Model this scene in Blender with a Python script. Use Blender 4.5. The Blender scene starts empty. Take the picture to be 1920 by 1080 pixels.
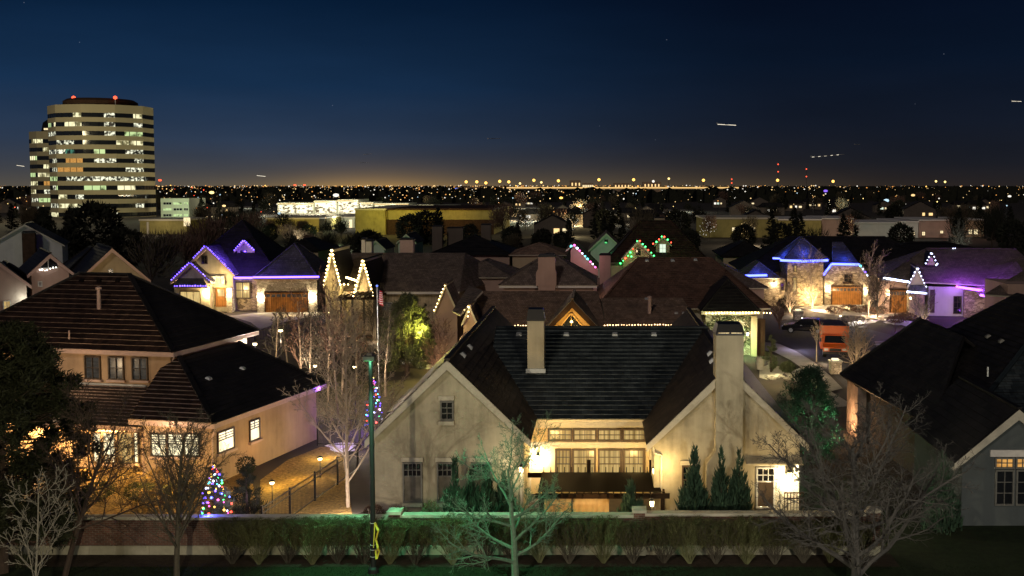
import bpy, math, random
from mathutils import Vector, Matrix, noise
V = Vector
C = bpy.context.scene.collection
RND = random.Random(7)
R = math.radians
# ------------------------------------------------------------------ camera model (1920x1080 photo pixels -> world)
F, CX, HOR, CAMH, PITCH = 2000.0, 1128.0, 347.0, 15.2, R(3.8)
CY = HOR + F*math.tan(PITCH)
CP, SP = math.cos(PITCH), math.sin(PITCH)
CUR = Matrix.Identity(4)          # frame of the building being made
def ray(px, py):
    a, b = (px-CX)/F, -(py-CY)/F
    return V((a, CP+b*SP, -SP+b*CP))
def A(px, py, D):                 # where the sight line through a pixel meets the plane y = D of the current frame
    i = CUR.inverted(); o = i @ V((0, 0, CAMH)); d = i.to_3x3() @ ray(px, py)
    return o + d*((D-o.y)/d.y)
def G(px, py, z=0.0):             # ... meets the level z
    d = ray(px, py); return V((0, 0, CAMH)) + d*((z-CAMH)/d.z)
def PLN(px, py, p0, n):           # ... meets a plane
    d = ray(px, py); o = V((0, 0, CAMH)); return o + d*((p0-o).dot(n)/d.dot(n))
def frame(px, py, deg):           # a building frame turned about a ground point
    global CUR
    p = G(px, py)
    CUR = Matrix.Translation(p) @ Matrix.Rotation(R(deg), 4, 'Z') @ Matrix.Translation(-p)
def unframe():
    global CUR
    CUR = Matrix.Identity(4)
# ------------------------------------------------------------------ materials
def _mat(name):
    m = bpy.data.materials.new(name); m.use_nodes = True
    nt = m.node_tree; b = nt.nodes['Principled BSDF']
    return m, nt, b
def N(nt, t, **k):
    n = nt.nodes.new(t)
    for a, v in k.items():
        if a in n.inputs: n.inputs[a].default_value = v
        else: setattr(n, a, v)
    return n
def ramp(nt, fac, stops):
    r = nt.nodes.new('ShaderNodeValToRGB'); e = r.color_ramp.elements
    while len(e) < len(stops): e.new(0.5)
    for i, (p, c) in enumerate(stops):
        e[i].position = p; e[i].color = (*c, 1)
    nt.links.new(fac, r.inputs[0]); return r.outputs[0]
def sc(c, k): return tuple(x*k for x in c)
def plain(name, c, rough=.8, var=.3, scale=3.0, bump=0.0, spec=.3, metal=0.0, fine=12.0):
    m, nt, b = _mat(name)
    tc = nt.nodes.new('ShaderNodeNewGeometry')
    n = N(nt, 'ShaderNodeTexNoise', Scale=scale, Detail=6.0, Roughness=.65); nt.links.new(tc.outputs['Position'], n.inputs['Vector'])
    col = ramp(nt, n.outputs[0], [(.25, sc(c, 1-var)), (.75, sc(c, 1+var))])
    nt.links.new(col, b.inputs['Base Color'])
    b.inputs['Roughness'].default_value = rough; b.inputs['Specular IOR Level'].default_value = spec; b.inputs['Metallic'].default_value = metal
    if bump:
        n2 = N(nt, 'ShaderNodeTexNoise', Scale=fine, Detail=4.0); nt.links.new(tc.outputs['Position'], n2.inputs['Vector'])
        bp = N(nt, 'ShaderNodeBump', Strength=bump, Distance=.05); nt.links.new(n2.outputs[0], bp.inputs['Height']); nt.links.new(bp.outputs[0], b.inputs['Normal'])
    return m
def stucco(name, c, var=.22):
    m, nt, b = _mat(name)
    g = nt.nodes.new('ShaderNodeNewGeometry')
    n = N(nt, 'ShaderNodeTexNoise', Scale=.55, Detail=7.0, Roughness=.62); nt.links.new(g.outputs['Position'], n.inputs['Vector'])
    n2 = N(nt, 'ShaderNodeTexNoise', Scale=9.0, Detail=4.0); nt.links.new(g.outputs['Position'], n2.inputs['Vector'])
    mx = N(nt, 'ShaderNodeMix', data_type='FLOAT'); mx.inputs[0].default_value = .3
    mp = nt.nodes.new('ShaderNodeMapping'); mp.inputs['Scale'].default_value = (2.2, 2.2, .22); nt.links.new(g.outputs['Position'], mp.inputs[0]); nt.links.new(mp.outputs[0], n2.inputs['Vector']); n2.inputs['Scale'].default_value = 1.6
    nt.links.new(n.outputs[0], mx.inputs[2]); nt.links.new(n2.outputs[0], mx.inputs[3])
    nt.links.new(ramp(nt, mx.outputs[0], [(.32, sc(c, 1-var)), (.5, c), (.68, sc(c, 1+var*.7))]), b.inputs['Base Color'])
    b.inputs['Roughness'].default_value = .9; b.inputs['Specular IOR Level'].default_value = .15
    bp = N(nt, 'ShaderNodeBump', Strength=.25, Distance=.03); n3 = N(nt, 'ShaderNodeTexNoise', Scale=25.0, Detail=3.0)
    nt.links.new(g.outputs['Position'], n3.inputs['Vector']); nt.links.new(n3.outputs[0], bp.inputs['Height']); nt.links.new(bp.outputs[0], b.inputs['Normal'])
    return m
def tiles(name, c1, c2, rough=.55, w=.33, h=.36):
    m, nt, b = _mat(name)
    uv = nt.nodes.new('ShaderNodeUVMap')
    br = N(nt, 'ShaderNodeTexBrick', offset=.5); nt.links.new(uv.outputs[0], br.inputs['Vector'])
    br.inputs['Color1'].default_value = (*c1, 1); br.inputs['Color2'].default_value = (*c2, 1); br.inputs['Mortar'].default_value = (*sc(c1, .35), 1)
    br.inputs['Scale'].default_value = 1; br.inputs['Brick Width'].default_value = w; br.inputs['Row Height'].default_value = h
    br.inputs['Mortar Size'].default_value = .012; br.inputs['Bias'].default_value = -.1
    n = N(nt, 'ShaderNodeTexNoise', Scale=.9, Detail=5.0); nt.links.new(uv.outputs[0], n.inputs['Vector'])
    mx = N(nt, 'ShaderNodeMix', data_type='RGBA', blend_type='MULTIPLY'); mx.inputs[0].default_value = .8
    nt.links.new(br.outputs[0], mx.inputs[6]); nt.links.new(ramp(nt, n.outputs[0], [(.3, (.5, .5, .5)), (.7, (1.25, 1.2, 1.15))]), mx.inputs[7])
    nt.links.new(mx.outputs[2], b.inputs['Base Color']); b.inputs['Roughness'].default_value = rough; b.inputs['Specular IOR Level'].default_value = .25
    bp = N(nt, 'ShaderNodeBump', Strength=.6, Distance=.02); nt.links.new(br.outputs[1], bp.inputs['Height']); bp.invert = True
    nt.links.new(bp.outputs[0], b.inputs['Normal'])
    return m
def bricks(name, c1, c2, mort, w=.22, h=.075, ms=.012):
    m, nt, b = _mat(name)
    g = nt.nodes.new('ShaderNodeNewGeometry'); s = nt.nodes.new('ShaderNodeSeparateXYZ'); nt.links.new(g.outputs['Position'], s.inputs[0])
    ad = N(nt, 'ShaderNodeMath', operation='ADD'); nt.links.new(s.outputs[0], ad.inputs[0]); nt.links.new(s.outputs[1], ad.inputs[1])
    cb = nt.nodes.new('ShaderNodeCombineXYZ'); nt.links.new(ad.outputs[0], cb.inputs[0]); nt.links.new(s.outputs[2], cb.inputs[1])
    br = N(nt, 'ShaderNodeTexBrick'); nt.links.new(cb.outputs[0], br.inputs['Vector'])
    br.inputs['Color1'].default_value = (*c1, 1); br.inputs['Color2'].default_value = (*c2, 1); br.inputs['Mortar'].default_value = (*mort, 1)
    br.inputs['Scale'].default_value = 1; br.inputs['Brick Width'].default_value = w; br.inputs['Row Height'].default_value = h; br.inputs['Mortar Size'].default_value = ms
    n = N(nt, 'ShaderNodeTexNoise', Scale=1.6, Detail=5.0); nt.links.new(g.outputs['Position'], n.inputs['Vector'])
    mx = N(nt, 'ShaderNodeMix', data_type='RGBA', blend_type='MULTIPLY'); mx.inputs[0].default_value = .9
    nt.links.new(br.outputs[0], mx.inputs[6]); nt.links.new(ramp(nt, n.outputs[0], [(.3, (.55, .55, .55)), (.7, (1.2, 1.15, 1.1))]), mx.inputs[7])
    nt.links.new(mx.outputs[2], b.inputs['Base Color']); b.inputs['Roughness'].default_value = .9
    bp = N(nt, 'ShaderNodeBump', Strength=.6, Distance=.02); bp.invert = True; nt.links.new(br.outputs[1], bp.inputs['Height']); nt.links.new(bp.outputs[0], b.inputs['Normal'])
    return m
def stone(name, c1, c2, scale=2.2):
    m, nt, b = _mat(name)
    g = nt.nodes.new('ShaderNodeNewGeometry')
    mp = nt.nodes.new('ShaderNodeMapping'); mp.inputs['Scale'].default_value = (1, 1, 2.1); nt.links.new(g.outputs['Position'], mp.inputs[0])
    v = N(nt, 'ShaderNodeTexVoronoi', Scale=scale); nt.links.new(mp.outputs[0], v.inputs['Vector'])
    v2 = N(nt, 'ShaderNodeTexVoronoi', feature='DISTANCE_TO_EDGE', Scale=scale); nt.links.new(mp.outputs[0], v2.inputs['Vector'])
    bw = nt.nodes.new('ShaderNodeRGBToBW'); nt.links.new(v.outputs['Color'], bw.inputs[0])
    col = ramp(nt, bw.outputs[0], [(.15, c1), (.8, c2)])
    mx = N(nt, 'ShaderNodeMix', data_type='RGBA', blend_type='MULTIPLY'); mx.inputs[0].default_value = 1
    nt.links.new(col, mx.inputs[6]); nt.links.new(ramp(nt, v2.outputs['Distance'], [(.0, (.3, .28, .25)), (.09, (1, 1, 1))]), mx.inputs[7])
    nt.links.new(mx.outputs[2], b.inputs['Base Color']); b.inputs['Roughness'].default_value = .9
    bp = N(nt, 'ShaderNodeBump', Strength=.8, Distance=.04); nt.links.new(v2.outputs['Distance'], bp.inputs['Height']); nt.links.new(bp.outputs[0], b.inputs['Normal'])
    return m
def boards(name, c, w=.2, axis=0, dark=.35, rough=.7):
    m, nt, b = _mat(name)
    g = nt.nodes.new('ShaderNodeNewGeometry'); s = nt.nodes.new('ShaderNodeSeparateXYZ'); nt.links.new(g.outputs['Position'], s.inputs[0])
    d = N(nt, 'ShaderNodeMath', operation='DIVIDE'); nt.links.new(s.outputs[axis], d.inputs[0]); d.inputs[1].default_value = w
    fr = N(nt, 'ShaderNodeMath', operation='FRACT'); nt.links.new(d.outputs[0], fr.inputs[0])
    n = N(nt, 'ShaderNodeTexNoise', Scale=2.0, Detail=6.0); nt.links.new(g.outputs['Position'], n.inputs['Vector'])
    mx = N(nt, 'ShaderNodeMix', data_type='RGBA', blend_type='MULTIPLY'); mx.inputs[0].default_value = 1
    nt.links.new(ramp(nt, fr.outputs[0], [(0, sc(c, dark)), (.1, c), (.9, c), (1, sc(c, dark))]), mx.inputs[6])
    nt.links.new(ramp(nt, n.outputs[0], [(.3, (.65, .65, .65)), (.7, (1.25, 1.2, 1.2))]), mx.inputs[7])
    nt.links.new(mx.outputs[2], b.inputs['Base Color']); b.inputs['Roughness'].default_value = rough; b.inputs['Specular IOR Level'].default_value = .05
    return m
def glow(name, c, s, sample=True, dark=None, scale=1.5, stretch=(1, 1, 1), lo=.4, hi=.6, base=(.02, .02, .02)):
    """a lit surface; with dark set, darker shapes (curtains, furniture, blinds) vary it"""
    m, nt, b = _mat(name)
    b.inputs['Base Color'].default_value = (*base, 1); b.inputs['Roughness'].default_value = .25
    b.inputs['Emission Strength'].default_value = s; b.inputs['Emission Color'].default_value = (*c, 1)
    if dark is not None:
        g = nt.nodes.new('ShaderNodeNewGeometry'); mp = nt.nodes.new('ShaderNodeMapping'); mp.inputs['Scale'].default_value = stretch
        nt.links.new(g.outputs['Position'], mp.inputs[0])
        n = N(nt, 'ShaderNodeTexNoise', Scale=scale, Detail=3.0); nt.links.new(mp.outputs[0], n.inputs['Vector'])
        nt.links.new(ramp(nt, n.outputs[0], [(lo, dark), (hi, c)]), b.inputs['Emission Color'])
    if not sample: m.cycles.emission_sampling = 'NONE'
    return m
M = {}
def mats():
    M['stucco'] = stucco('house stucco', (.41, .375, .28), .42)
    M['stucco_yel'] = stucco('court stucco', (.62, .5, .3), .1)  # yellow lantern light of the court is put into this colour
    M['peach'] = stucco('peach stucco', (.42, .30, .2), .28)
    M['white_stucco'] = stucco('white stucco', (.5, .5, .48), .12)
    M['pinkish'] = stucco('pinkish stucco', (.38, .27, .23), .15)
    M['beige'] = stucco('beige stucco', (.4, .33, .22), .15)
    M['trim'] = plain('cream trim', (.5, .47, .38), .6, .15, 6)
    M['trim_white'] = plain('white trim', (.62, .6, .58), .6, .1, 6)
    M['trim_pink'] = plain('rose trim', (.5, .36, .31), .6, .12, 6)
    M['frame'] = plain('brown window frame', (.07, .05, .035), .5, .2, 8)
    M['frame_grey'] = plain('grey window frame', (.16, .16, .15), .5, .2, 8)
    M['frame_white'] = plain('white window frame', (.5, .5, .48), .5, .1, 8)
    M['roof_main'] = tiles('blue black roof tile', (.02, .029, .036), (.055, .07, .08))
    M['lip_main'] = plain('roof tile nose grey', (.085, .1, .11), .5, .95, 1.6)  # nose lighter than its tile, for the light on the course edges
    M['roof_wing'] = tiles('brown black roof tile', (.042, .034, .027), (.078, .06, .047))
    M['roof_left'] = tiles('dark brown roof tile', (.02, .011, .008), (.062, .034, .025), w=.3)
    M['lip_left'] = plain('roof tile nose tan', (.22, .165, .14), .6, .75, 1.8)  # tan of the nose carries the lit edge of each course
    M['roof_brown'] = tiles('brown shake roof', (.21, .14, .105), (.38, .27, .21), .8, .2, .3)
    M['roof_grey'] = tiles('grey brown shake roof', (.13, .105, .098), (.23, .19, .175), .8, .25, .32)
    M['lip_dim'] = plain('roof shake butt', (.13, .1, .08), .7, .4, .9)
    M['roof_dark'] = tiles('dark roof tile', (.014, .013, .014), (.028, .026, .028))
    M['roof_blue'] = tiles('slate roof', (.085, .085, .1), (.15, .15, .18), .6, .3, .32)
    M['black'] = plain('black painted metal', (.012, .012, .014), .4, .2, 5)
    M['steel'] = plain('galvanised metal', (.45, .48, .5), .4, .2, 5, metal=.4)
    M['glass'] = plain('dark glass', (.012, .014, .018), .08, .3, 1.2, spec=.6)
    M['blind'] = boards('window blind slats', (.16, .15, .13), .06, 2, .4)
    M['stone'] = stone('rough tan stone', (.14, .105, .07), (.42, .34, .24))
    M['stone_pale'] = stone('pale ledge stone', (.3, .26, .2), (.6, .54, .44), 2.6)
    M['brickhouse'] = bricks('rose brick', (.34, .24, .2), (.26, .18, .15), (.3, .27, .24))
    M['brick'] = bricks('garden wall brick', (.14, .06, .045), (.085, .038, .03), (.16, .13, .11), .24, .085, .014)
    M['cap'] = plain('stone coping', (.42, .4, .34), .8, .25, 2.5, .2)
    M['plinth'] = plain('concrete plinth', (.3, .29, .23), .85, .3, 1.5, .2)
    M['wood'] = boards('stained garage wood', (.30, .14, .045), .28, 0, .3)
    M['wood_dark'] = boards('dark stained wood', (.05, .03, .02), .14, 0, .5)
    M['wood_gold'] = plain('golden wood', (.5, .3, .1), .6, .15, 5)
    M['siding'] = boards('vertical siding', (.38, .33, .24), .3, 0, .6)
    M['asphalt'] = plain('asphalt', (.045, .045, .05), .85, .25, 1.2, .3)
    M['concrete'] = plain('driveway concrete', (.3, .28, .25), .85, .2, .8, .2)
    M['snow'] = plain('old snow', (.75, .76, .8), .7, .1, 2, .3)
    M['mulch'] = plain('bark mulch', (.03, .02, .014), .95, .5, 5, .6)
    M['litter'] = plain('leaf litter', (.22, .14, .045), .95, .95, 6.5, 1.0, fine=9)
    M['bark'] = plain('grey bark', (.07, .063, .05), .9, .3, 9, .4)
    M['bark_pale'] = plain('pale birch bark', (.3, .24, .18), .8, .3, 7, .3)
    M['bark_green'] = plain('lichen grey bark', (.1, .17, .12), .9, .3, 9, .3)  # green of the lamp light is put into the bark colour
    M['roof_rust'] = tiles('rust brown roof tile', (.12, .066, .046), (.21, .12, .09))
    M['bark_cool'] = plain('cool grey bark', (.062, .06, .06), .9, .3, 9, .4)
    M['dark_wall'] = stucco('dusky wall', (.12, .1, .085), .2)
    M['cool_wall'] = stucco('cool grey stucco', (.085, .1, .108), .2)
    M['bark_dark'] = plain('dark bark', (.05, .036, .028), .9, .3, 9, .4)
    M['bark_white'] = plain('white twigs', (.14, .135, .12), .8, .2, 9, .2)
    M['twig'] = plain('olive twigs', (.13, .14, .07), .9, .4, 5)
    M['twig_red'] = plain('red brown twigs', (.14, .085, .065), .9, .4, 5)
    M['leaf'] = plain('hedge leaf', (.06, .065, .022), .8, .5, 3)
    M['dry'] = plain('dry leaves', (.2, .13, .05), .9, .4, 3)
    M['juniper'] = plain('juniper foliage', (.03, .065, .04), .8, .5, 3)
    M['needle'] = plain('pine needles', (.016, .02, .007), .8, .5, 2)
    M['spruce'] = plain('spruce needles', (.07, .085, .04), .8, .5, 3)
    M['wood_far'] = plain('far foliage', (.02, .022, .014), .9, .6, .4)
    M['far_bare'] = plain('far bare twigs', (.085, .07, .045), .9, .6, .4)
    M['tarp'] = plain('beige canvas cover', (.5, .36, .18), .8, .2, 1.5, .3)
    M['dark_cloth'] = boards('dark awning cloth', (.0035, .0025, .002), .32, 0, .3, .9)
    M['beam_dark'] = boards('near black stained beams', (.016, .01, .006), .14, 0, .5) 
    M['concrete_band'] = plain('tower concrete', (.34, .3, .19), .8, .12, .05)
    M['olive_wall'] = stucco('olive tilt up wall', (.3, .265, .1), .3)
    M['pale_wall'] = stucco('pale commercial wall', (.4, .42, .34), .1)
    M['orange'] = plain('orange truck paint', (.62, .11, .012), .35, .08, 1, spec=.5)
    M['carpaint'] = plain('black car paint', (.012, .012, .015), .15, .1, 1, spec=.7)
    M['rubber'] = plain('tyre rubber', (.012, .012, .012), .9, .2, 5)
    M['yellow'] = plain('yellow ribbon', (.5, .46, .05), .6, .15, 5)
    M['green_pole'] = plain('powder coated pole', (.009, .01, .012), .6, .2, 5)
    # lit things
    M['win_white'] = glow('bright window', (1, .88, .55), 1.5, True, (.75, .5, .2), 1.4, (1, 1, .8), .3, .5)
    M['win_warm'] = glow('warm window', (1, .72, .28), .75, True, (.35, .2, .06), 1.2, (2.2, 2.2, .25), .35, .6)
    M['win_gold'] = glow('curtained window', (.95, .66, .24), .62, True, (.42, .27, .08), 3.2, (3, 3, .05), .38, .6)
    M['win_orange'] = glow('orange window', (1, .5, .12), .75, True, (.4, .17, .03), 2, (1, 1, 5), .35, .6)
    M['win_dim'] = glow('dim window', (.4, .38, .34), .1, False, (.06, .06, .06), 2, (1, 1, 5), .35, .65)
    M['win_far'] = glow('far lit window', (1, .8, .45), 1.2, False)
    M['win_cool'] = glow('far cool window', (.85, 1, .8), 1.0, False)
    M['win_green'] = glow('office window', (.75, 1, .45), .8, False, (.1, .14, .05), .35, (1, 1, 1), .36, .5)
    M['win_office'] = glow('office window warm', (1, .93, .55), 1.15, False, (.16, .14, .06), .3, (1, 1, 1), .4, .52)
    M['win_speck'] = glow('office window clutter', (.95, .95, .7), 1.3, False, (.01, .01, .008), .75, (1, 1, 1.2), .45, .62)
    M['win_teal'] = glow('office window teal', (.15, .6, .4), .5, False, (.01, .03, .03), .6, (1, 1, 1), .4, .6)
    M['shop'] = glow('shop front', (1, .9, .62), 1.5, False, (.08, .055, .02), .55, (1, 1, 1.6), .42, .52)
    for n, c, s in [('b_purple', (.14, .075, 1), 8), ('b_white', (1, .7, .28), 14), ('b_warm', (1, .62, .3), 5), ('b_green', (.05, 1, .16), 9), ('b_red', (1, .06, .03), 9),
                    ('b_cyan', (.1, .9, 1), 6), ('b_pink', (1, .1, .5), 6), ('b_blue', (.08, .12, 1), 10), ('b_ice', (.6, .68, 1), 7), ('s_blue', (.055, .075, 1), 11), ('s_violet', (.3, .07, 1), 9),
                    ('b_gold', (1, .6, .08), 6), ('lamp', (1, .75, .38), 14), ('lamp_white', (1, .95, .85), 12)]:
        M[n] = glow('bulb '+n[2:], c, s)
    for n, c, s in [('sod', (1, .5, .1), 3.2), ('sodpale', (1, .72, .25), 2.4), ('farwarm', (1, .66, .28), 1.4), ('farwhite', (1, .93, .8), 1.3), ('farcool', (.6, .85, 1), 1.2), ('farred', (1, .1, .04), 2.5), ('faramb', (1, .42, .1), 1.1),
                    ('farviolet', (.3, .15, 1), 1.2), ('hwy', (1, .62, .22), 1.0), ('plane', (1, .9, .7), 1.3), ('farblue', (.15, .25, 1), 1.6)]:
        M[n] = glow('far light '+n, c, s, False)
mats()
# ------------------------------------------------------------------ mesh builder
class MB:
    def __init__(s): s.v = []; s.f = []; s.mi = []; s.uv = []; s.has_uv = False
    def poly(s, pts, mi=0, uv=None):
        i = len(s.v); s.v += [V(p) for p in pts]; s.f.append(tuple(range(i, i+len(pts)))); s.mi.append(mi)
        s.uv.append(uv)
        if uv: s.has_uv = True
    def raw(s, vs, fs, mi=0):
        i = len(s.v); s.v += vs
        for f in fs: s.f.append(tuple(i+j for j in f)); s.mi.append(mi); s.uv.append(None)
    def obox(s, c, u, w, n, d, h, mi=0):       # box: centre, width axis u, depth axis n, vertical h
        c, u, n = V(c), V(u).normalized()*w/2, V(n).normalized()*d/2
        z = u.cross(n).normalized()*h/2
        if z.z < 0: z = -z
        vs = [c+a*u+b*n+e*z for e in (-1, 1) for a, b in ((-1, -1), (1, -1), (1, 1), (-1, 1))]
        s.raw(vs, [(0, 3, 2, 1), (4, 5, 6, 7), (0, 1, 5, 4), (1, 2, 6, 5), (2, 3, 7, 6), (3, 0, 4, 7)], mi)
    def box(s, x0, x1, y0, y1, z0, z1, mi=0):
        s.obox(((x0+x1)/2, (y0+y1)/2, (z0+z1)/2), (1, 0, 0), x1-x0, (0, 1, 0), y1-y0, z1-z0, mi)
    def beam(s, p, q, w, h, mi=0, up=(0, 0, 1)):
        p, q = V(p), V(q); d = (q-p); L = d.length
        if L < 1e-6: return
        d /= L; a = d.cross(V(up))
        if a.length < 1e-4: a = d.cross(V((0, 1, 0)))
        a.normalize(); b = a.cross(d).normalized()
        a *= w/2; b *= h/2
        vs = [r+i*a+j*b for r in (p, q) for i, j in ((-1, -1), (1, -1), (1, 1), (-1, 1))]
        s.raw(vs, [(0, 3, 2, 1), (4, 5, 6, 7), (0, 1, 5, 4), (1, 2, 6, 5), (2, 3, 7, 6), (3, 0, 4, 7)], mi)
    def tube(s, p, q, r0, r1, n=5, mi=0, cap=False):
        p, q = V(p), V(q); d = q-p
        if d.length < 1e-6: return
        d.normalize(); a = d.orthogonal().normalized(); b = d.cross(a); i = len(s.v)
        for k in range(n):
            t = 2*math.pi*k/n; o = a*math.cos(t)+b*math.sin(t); s.v.append(p+o*r0); s.v.append(q+o*r1)
        for k in range(n):
            j = (k+1) % n; s.f.append((i+2*k, i+2*j, i+2*j+1, i+2*k+1)); s.mi.append(mi); s.uv.append(None)
        if cap:
            s.f.append(tuple(i+2*k for k in reversed(range(n)))); s.mi.append(mi); s.uv.append(None)
            s.f.append(tuple(i+2*k+1 for k in range(n))); s.mi.append(mi); s.uv.append(None)
    def lathe(s, c, prof, n=12, mi=0):
        c = V(c); i = len(s.v)
        for r, z in prof:
            for k in range(n):
                t = 2*math.pi*k/n; s.v.append(c+V((r*math.cos(t), r*math.sin(t), z)))
        for a in range(len(prof)-1):
            for k in range(n):
                j = (k+1) % n; s.f.append((i+a*n+k, i+a*n+j, i+(a+1)*n+j, i+(a+1)*n+k)); s.mi.append(mi); s.uv.append(None)
    def prism(s, xz, y0, y1, mi=0):            # outline in x,z drawn out along y
        n = len(xz)
        s.poly([(x, y0, z) for x, z in xz], mi); s.poly([(x, y1, z) for x, z in reversed(xz)], mi)
        for k in range(n):
            (a, b), (c, d) = xz[k], xz[(k+1) % n]
            s.poly([(a, y0, b), (a, y1, b), (c, y1, d), (c, y0, d)], mi)
    def roof(s, pts, course=.36, lip=.05, thick=.16, flat=False):
        """one roof slope laid in lapped courses: 0 tile, 1 tile nose, 2 edge and underside"""
        pts = [V(p) for p in pts]; n = V((0, 0, 0))
        for k in range(len(pts)): n += pts[k].cross(pts[(k+1) % len(pts)])
        n.normalize()
        if n.z < 0: n = -n; pts.reverse()
        h = n.cross(V((0, 0, 1))).normalized(); up = n.cross(h)
        if up.z < 0: up = -up; h = -h
        T = [p.dot(up) for p in pts]; t0, t1 = min(T), max(T)
        m = [p-n*thick for p in pts]
        s.poly(list(reversed(m)), 2)
        for k in range(len(pts)):
            j = (k+1) % len(pts); s.poly([m[k], m[j], pts[j], pts[k]], 2)
        if flat:
            s.poly([p+n*.003 for p in pts], 0, [(p.dot(h), p.dot(up)) for p in pts]); return
        def clip(ps, lim, sign):
            out = []
            for k in range(len(ps)):
                a, b = ps[k], ps[(k+1) % len(ps)]; da, db = sign*(a.dot(up)-lim), sign*(b.dot(up)-lim)
                if da >= -1e-9: out.append(a)
                if (da > 1e-9 and db < -1e-9) or (da < -1e-9 and db > 1e-9): out.append(a+(b-a)*(da/(da-db)))
            return out
        t = t0
        while t < t1-.02:
            ps = clip(clip(pts, t, 1), min(t+course, t1), -1)
            if len(ps) >= 3:
                o = [p+n*(lip*(1-(p.dot(up)-t)/course)+.004) for p in ps]
                s.poly(o, 0, [(p.dot(h), p.dot(up)-t0) for p in ps])
                for k in range(len(ps)):
                    j = (k+1) % len(ps)
                    if abs(ps[k].dot(up)-t) < 1e-5 and abs(ps[j].dot(up)-t) < 1e-5 and (ps[k]-ps[j]).length > .03:
                        s.poly([ps[k], ps[j], o[j], o[k]], 1)
            t += course
    def build(s, name, mat, parent=None, smooth=False, local=False):
        me = bpy.data.meshes.new(name)
        off = parent.location if (parent is not None and parent.type == 'EMPTY') else V((0, 0, 0))
        if parent is not None and parent.parent is not None: off = parent.parent.location
        if parent is not None and parent.type != 'EMPTY' and parent.parent is None: off = V((0, 0, 0))
        vs = s.v if local else [CUR @ p - off for p in s.v]
        me.from_pydata([tuple(p) for p in vs], [], s.f)
        for m in (mat if isinstance(mat, (list, tuple)) else [mat]): me.materials.append(M[m] if isinstance(m, str) else m)
        if len(me.materials) > 1: me.polygons.foreach_set('material_index', s.mi)
        if s.has_uv:
            l = me.uv_layers.new(name='UVMap'); i = 0
            for k, fc in enumerate(s.f):
                for j in range(len(fc)):
                    if s.uv[k]: l.data[i].uv = s.uv[k][j]
                    i += 1
        if smooth: me.polygons.foreach_set('use_smooth', [True]*len(me.polygons))
        me.update()
        o = bpy.data.objects.new(name, me); C.objects.link(o); o.parent = parent
        return o
def tag(o, label, cat, group=None, kind=None):
    if label: o['label'] = label
    if cat: o['category'] = cat
    if group: o['group'] = group
    if kind: o['kind'] = kind
    return o
def thing(name, label, cat, loc, group=None, world=False):
    o = bpy.data.objects.new(name, None); C.objects.link(o); o.empty_display_size = .3
    o.location = V(loc) if world else CUR @ V(loc); tag(o, label, cat, group); return o
def struct(name, mb, mat): return tag(mb.build(name, mat), None, None, None, 'structure')
def lightpoint(loc, c, p, r=.08, parent=None, spot=None, aim=None, blend=.6):  # many are added without a fixture, standing in for assumed lamps
    d = bpy.data.lights.new('light', 'SPOT' if spot else 'POINT'); d.energy = p*GAIN; d.color = c; d.shadow_soft_size = r
    o = bpy.data.objects.new('light', d); C.objects.link(o); w = CUR @ V(loc)
    if spot:
        d.spot_size = R(spot); d.spot_blend = blend
        o.rotation_euler = (V(aim)).to_track_quat('-Z', 'Y').to_euler()
    o.location = w - (parent.location if parent else V((0, 0, 0))); o.parent = parent
    return o
GAIN = 6.0
X, Y, Z = V((1, 0, 0)), V((0, 1, 0)), V((0, 0, 1))
# ------------------------------------------------------------------ building helpers
def win(root, c, w, h, nx=2, ny=2, pane='glass', fr='frame', u=X, name='window', fw=.07, mw=.03, lower=None, dep=.08, ny_top=None):
    """a window: frame with glazing bars (mesh) > pane. ny_top: bars only in the upper part (fraction)."""
    c = V(c); u = V(u).normalized(); n = u.cross(Z).normalized()
    b = MB()
    for sx in (-1, 1): b.obox(c+u*sx*(w/2-fw/2)+n*dep/2, u, fw, n, dep, h)
    for sz in (-1, 1): b.obox(c+Z*sz*(h/2-fw/2)+n*(dep/2+.002), u, w-2*fw-.002, n, dep, fw)
    top, bot = h/2-fw, -h/2+fw
    if ny_top: bot = h/2-fw-(h-2*fw)*ny_top; b.obox(c+Z*bot+n*(dep/2-.004), u, w-2*fw-.002, n, dep-.02, mw*1.4)
    for i in range(1, nx): b.obox(c+u*(-w/2+fw+(w-2*fw)*i/nx)+Z*(top+bot)/2+n*(dep/2-.008), u, mw, n, dep-.03, top-bot)
    for j in range(1, ny): b.obox(c+Z*(bot+(top-bot)*j/ny)+n*(dep/2-.006), u, w-2*fw-.002, n, dep-.025, mw)
    fo = b.build(name, fr, root)
    p = MB(); q = c+n*.02
    p.poly([q-u*(w/2-.02)-Z*(h/2-.02), q+u*(w/2-.02)-Z*(h/2-.02), q+u*(w/2-.02)+Z*(h/2-.02), q-u*(w/2-.02)+Z*(h/2-.02)])
    p.build('pane', pane, fo)
    if lower:
        l = MB(); zt = bot-.03; zb = -h/2+fw
        l.obox(c+n*.035+Z*(zt+zb)/2, u, w-2*fw, n, .02, zt-zb); l.build('blind', lower, fo)
    return fo
def rect(x0, y0, x1, y1, D):
    a, b = A(x0, y1, D), A(x1, y0, D); return (a+b)/2, b.x-a.x, b.z-a.z
def pwin(root, x0, y0, x1, y1, D, nx=2, ny=2, pane='glass', fr='frame', **k):
    c, w, h = rect(x0, y0, x1, y1, D); return win(root, c, w, h, nx, ny, pane, fr, **k)
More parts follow.
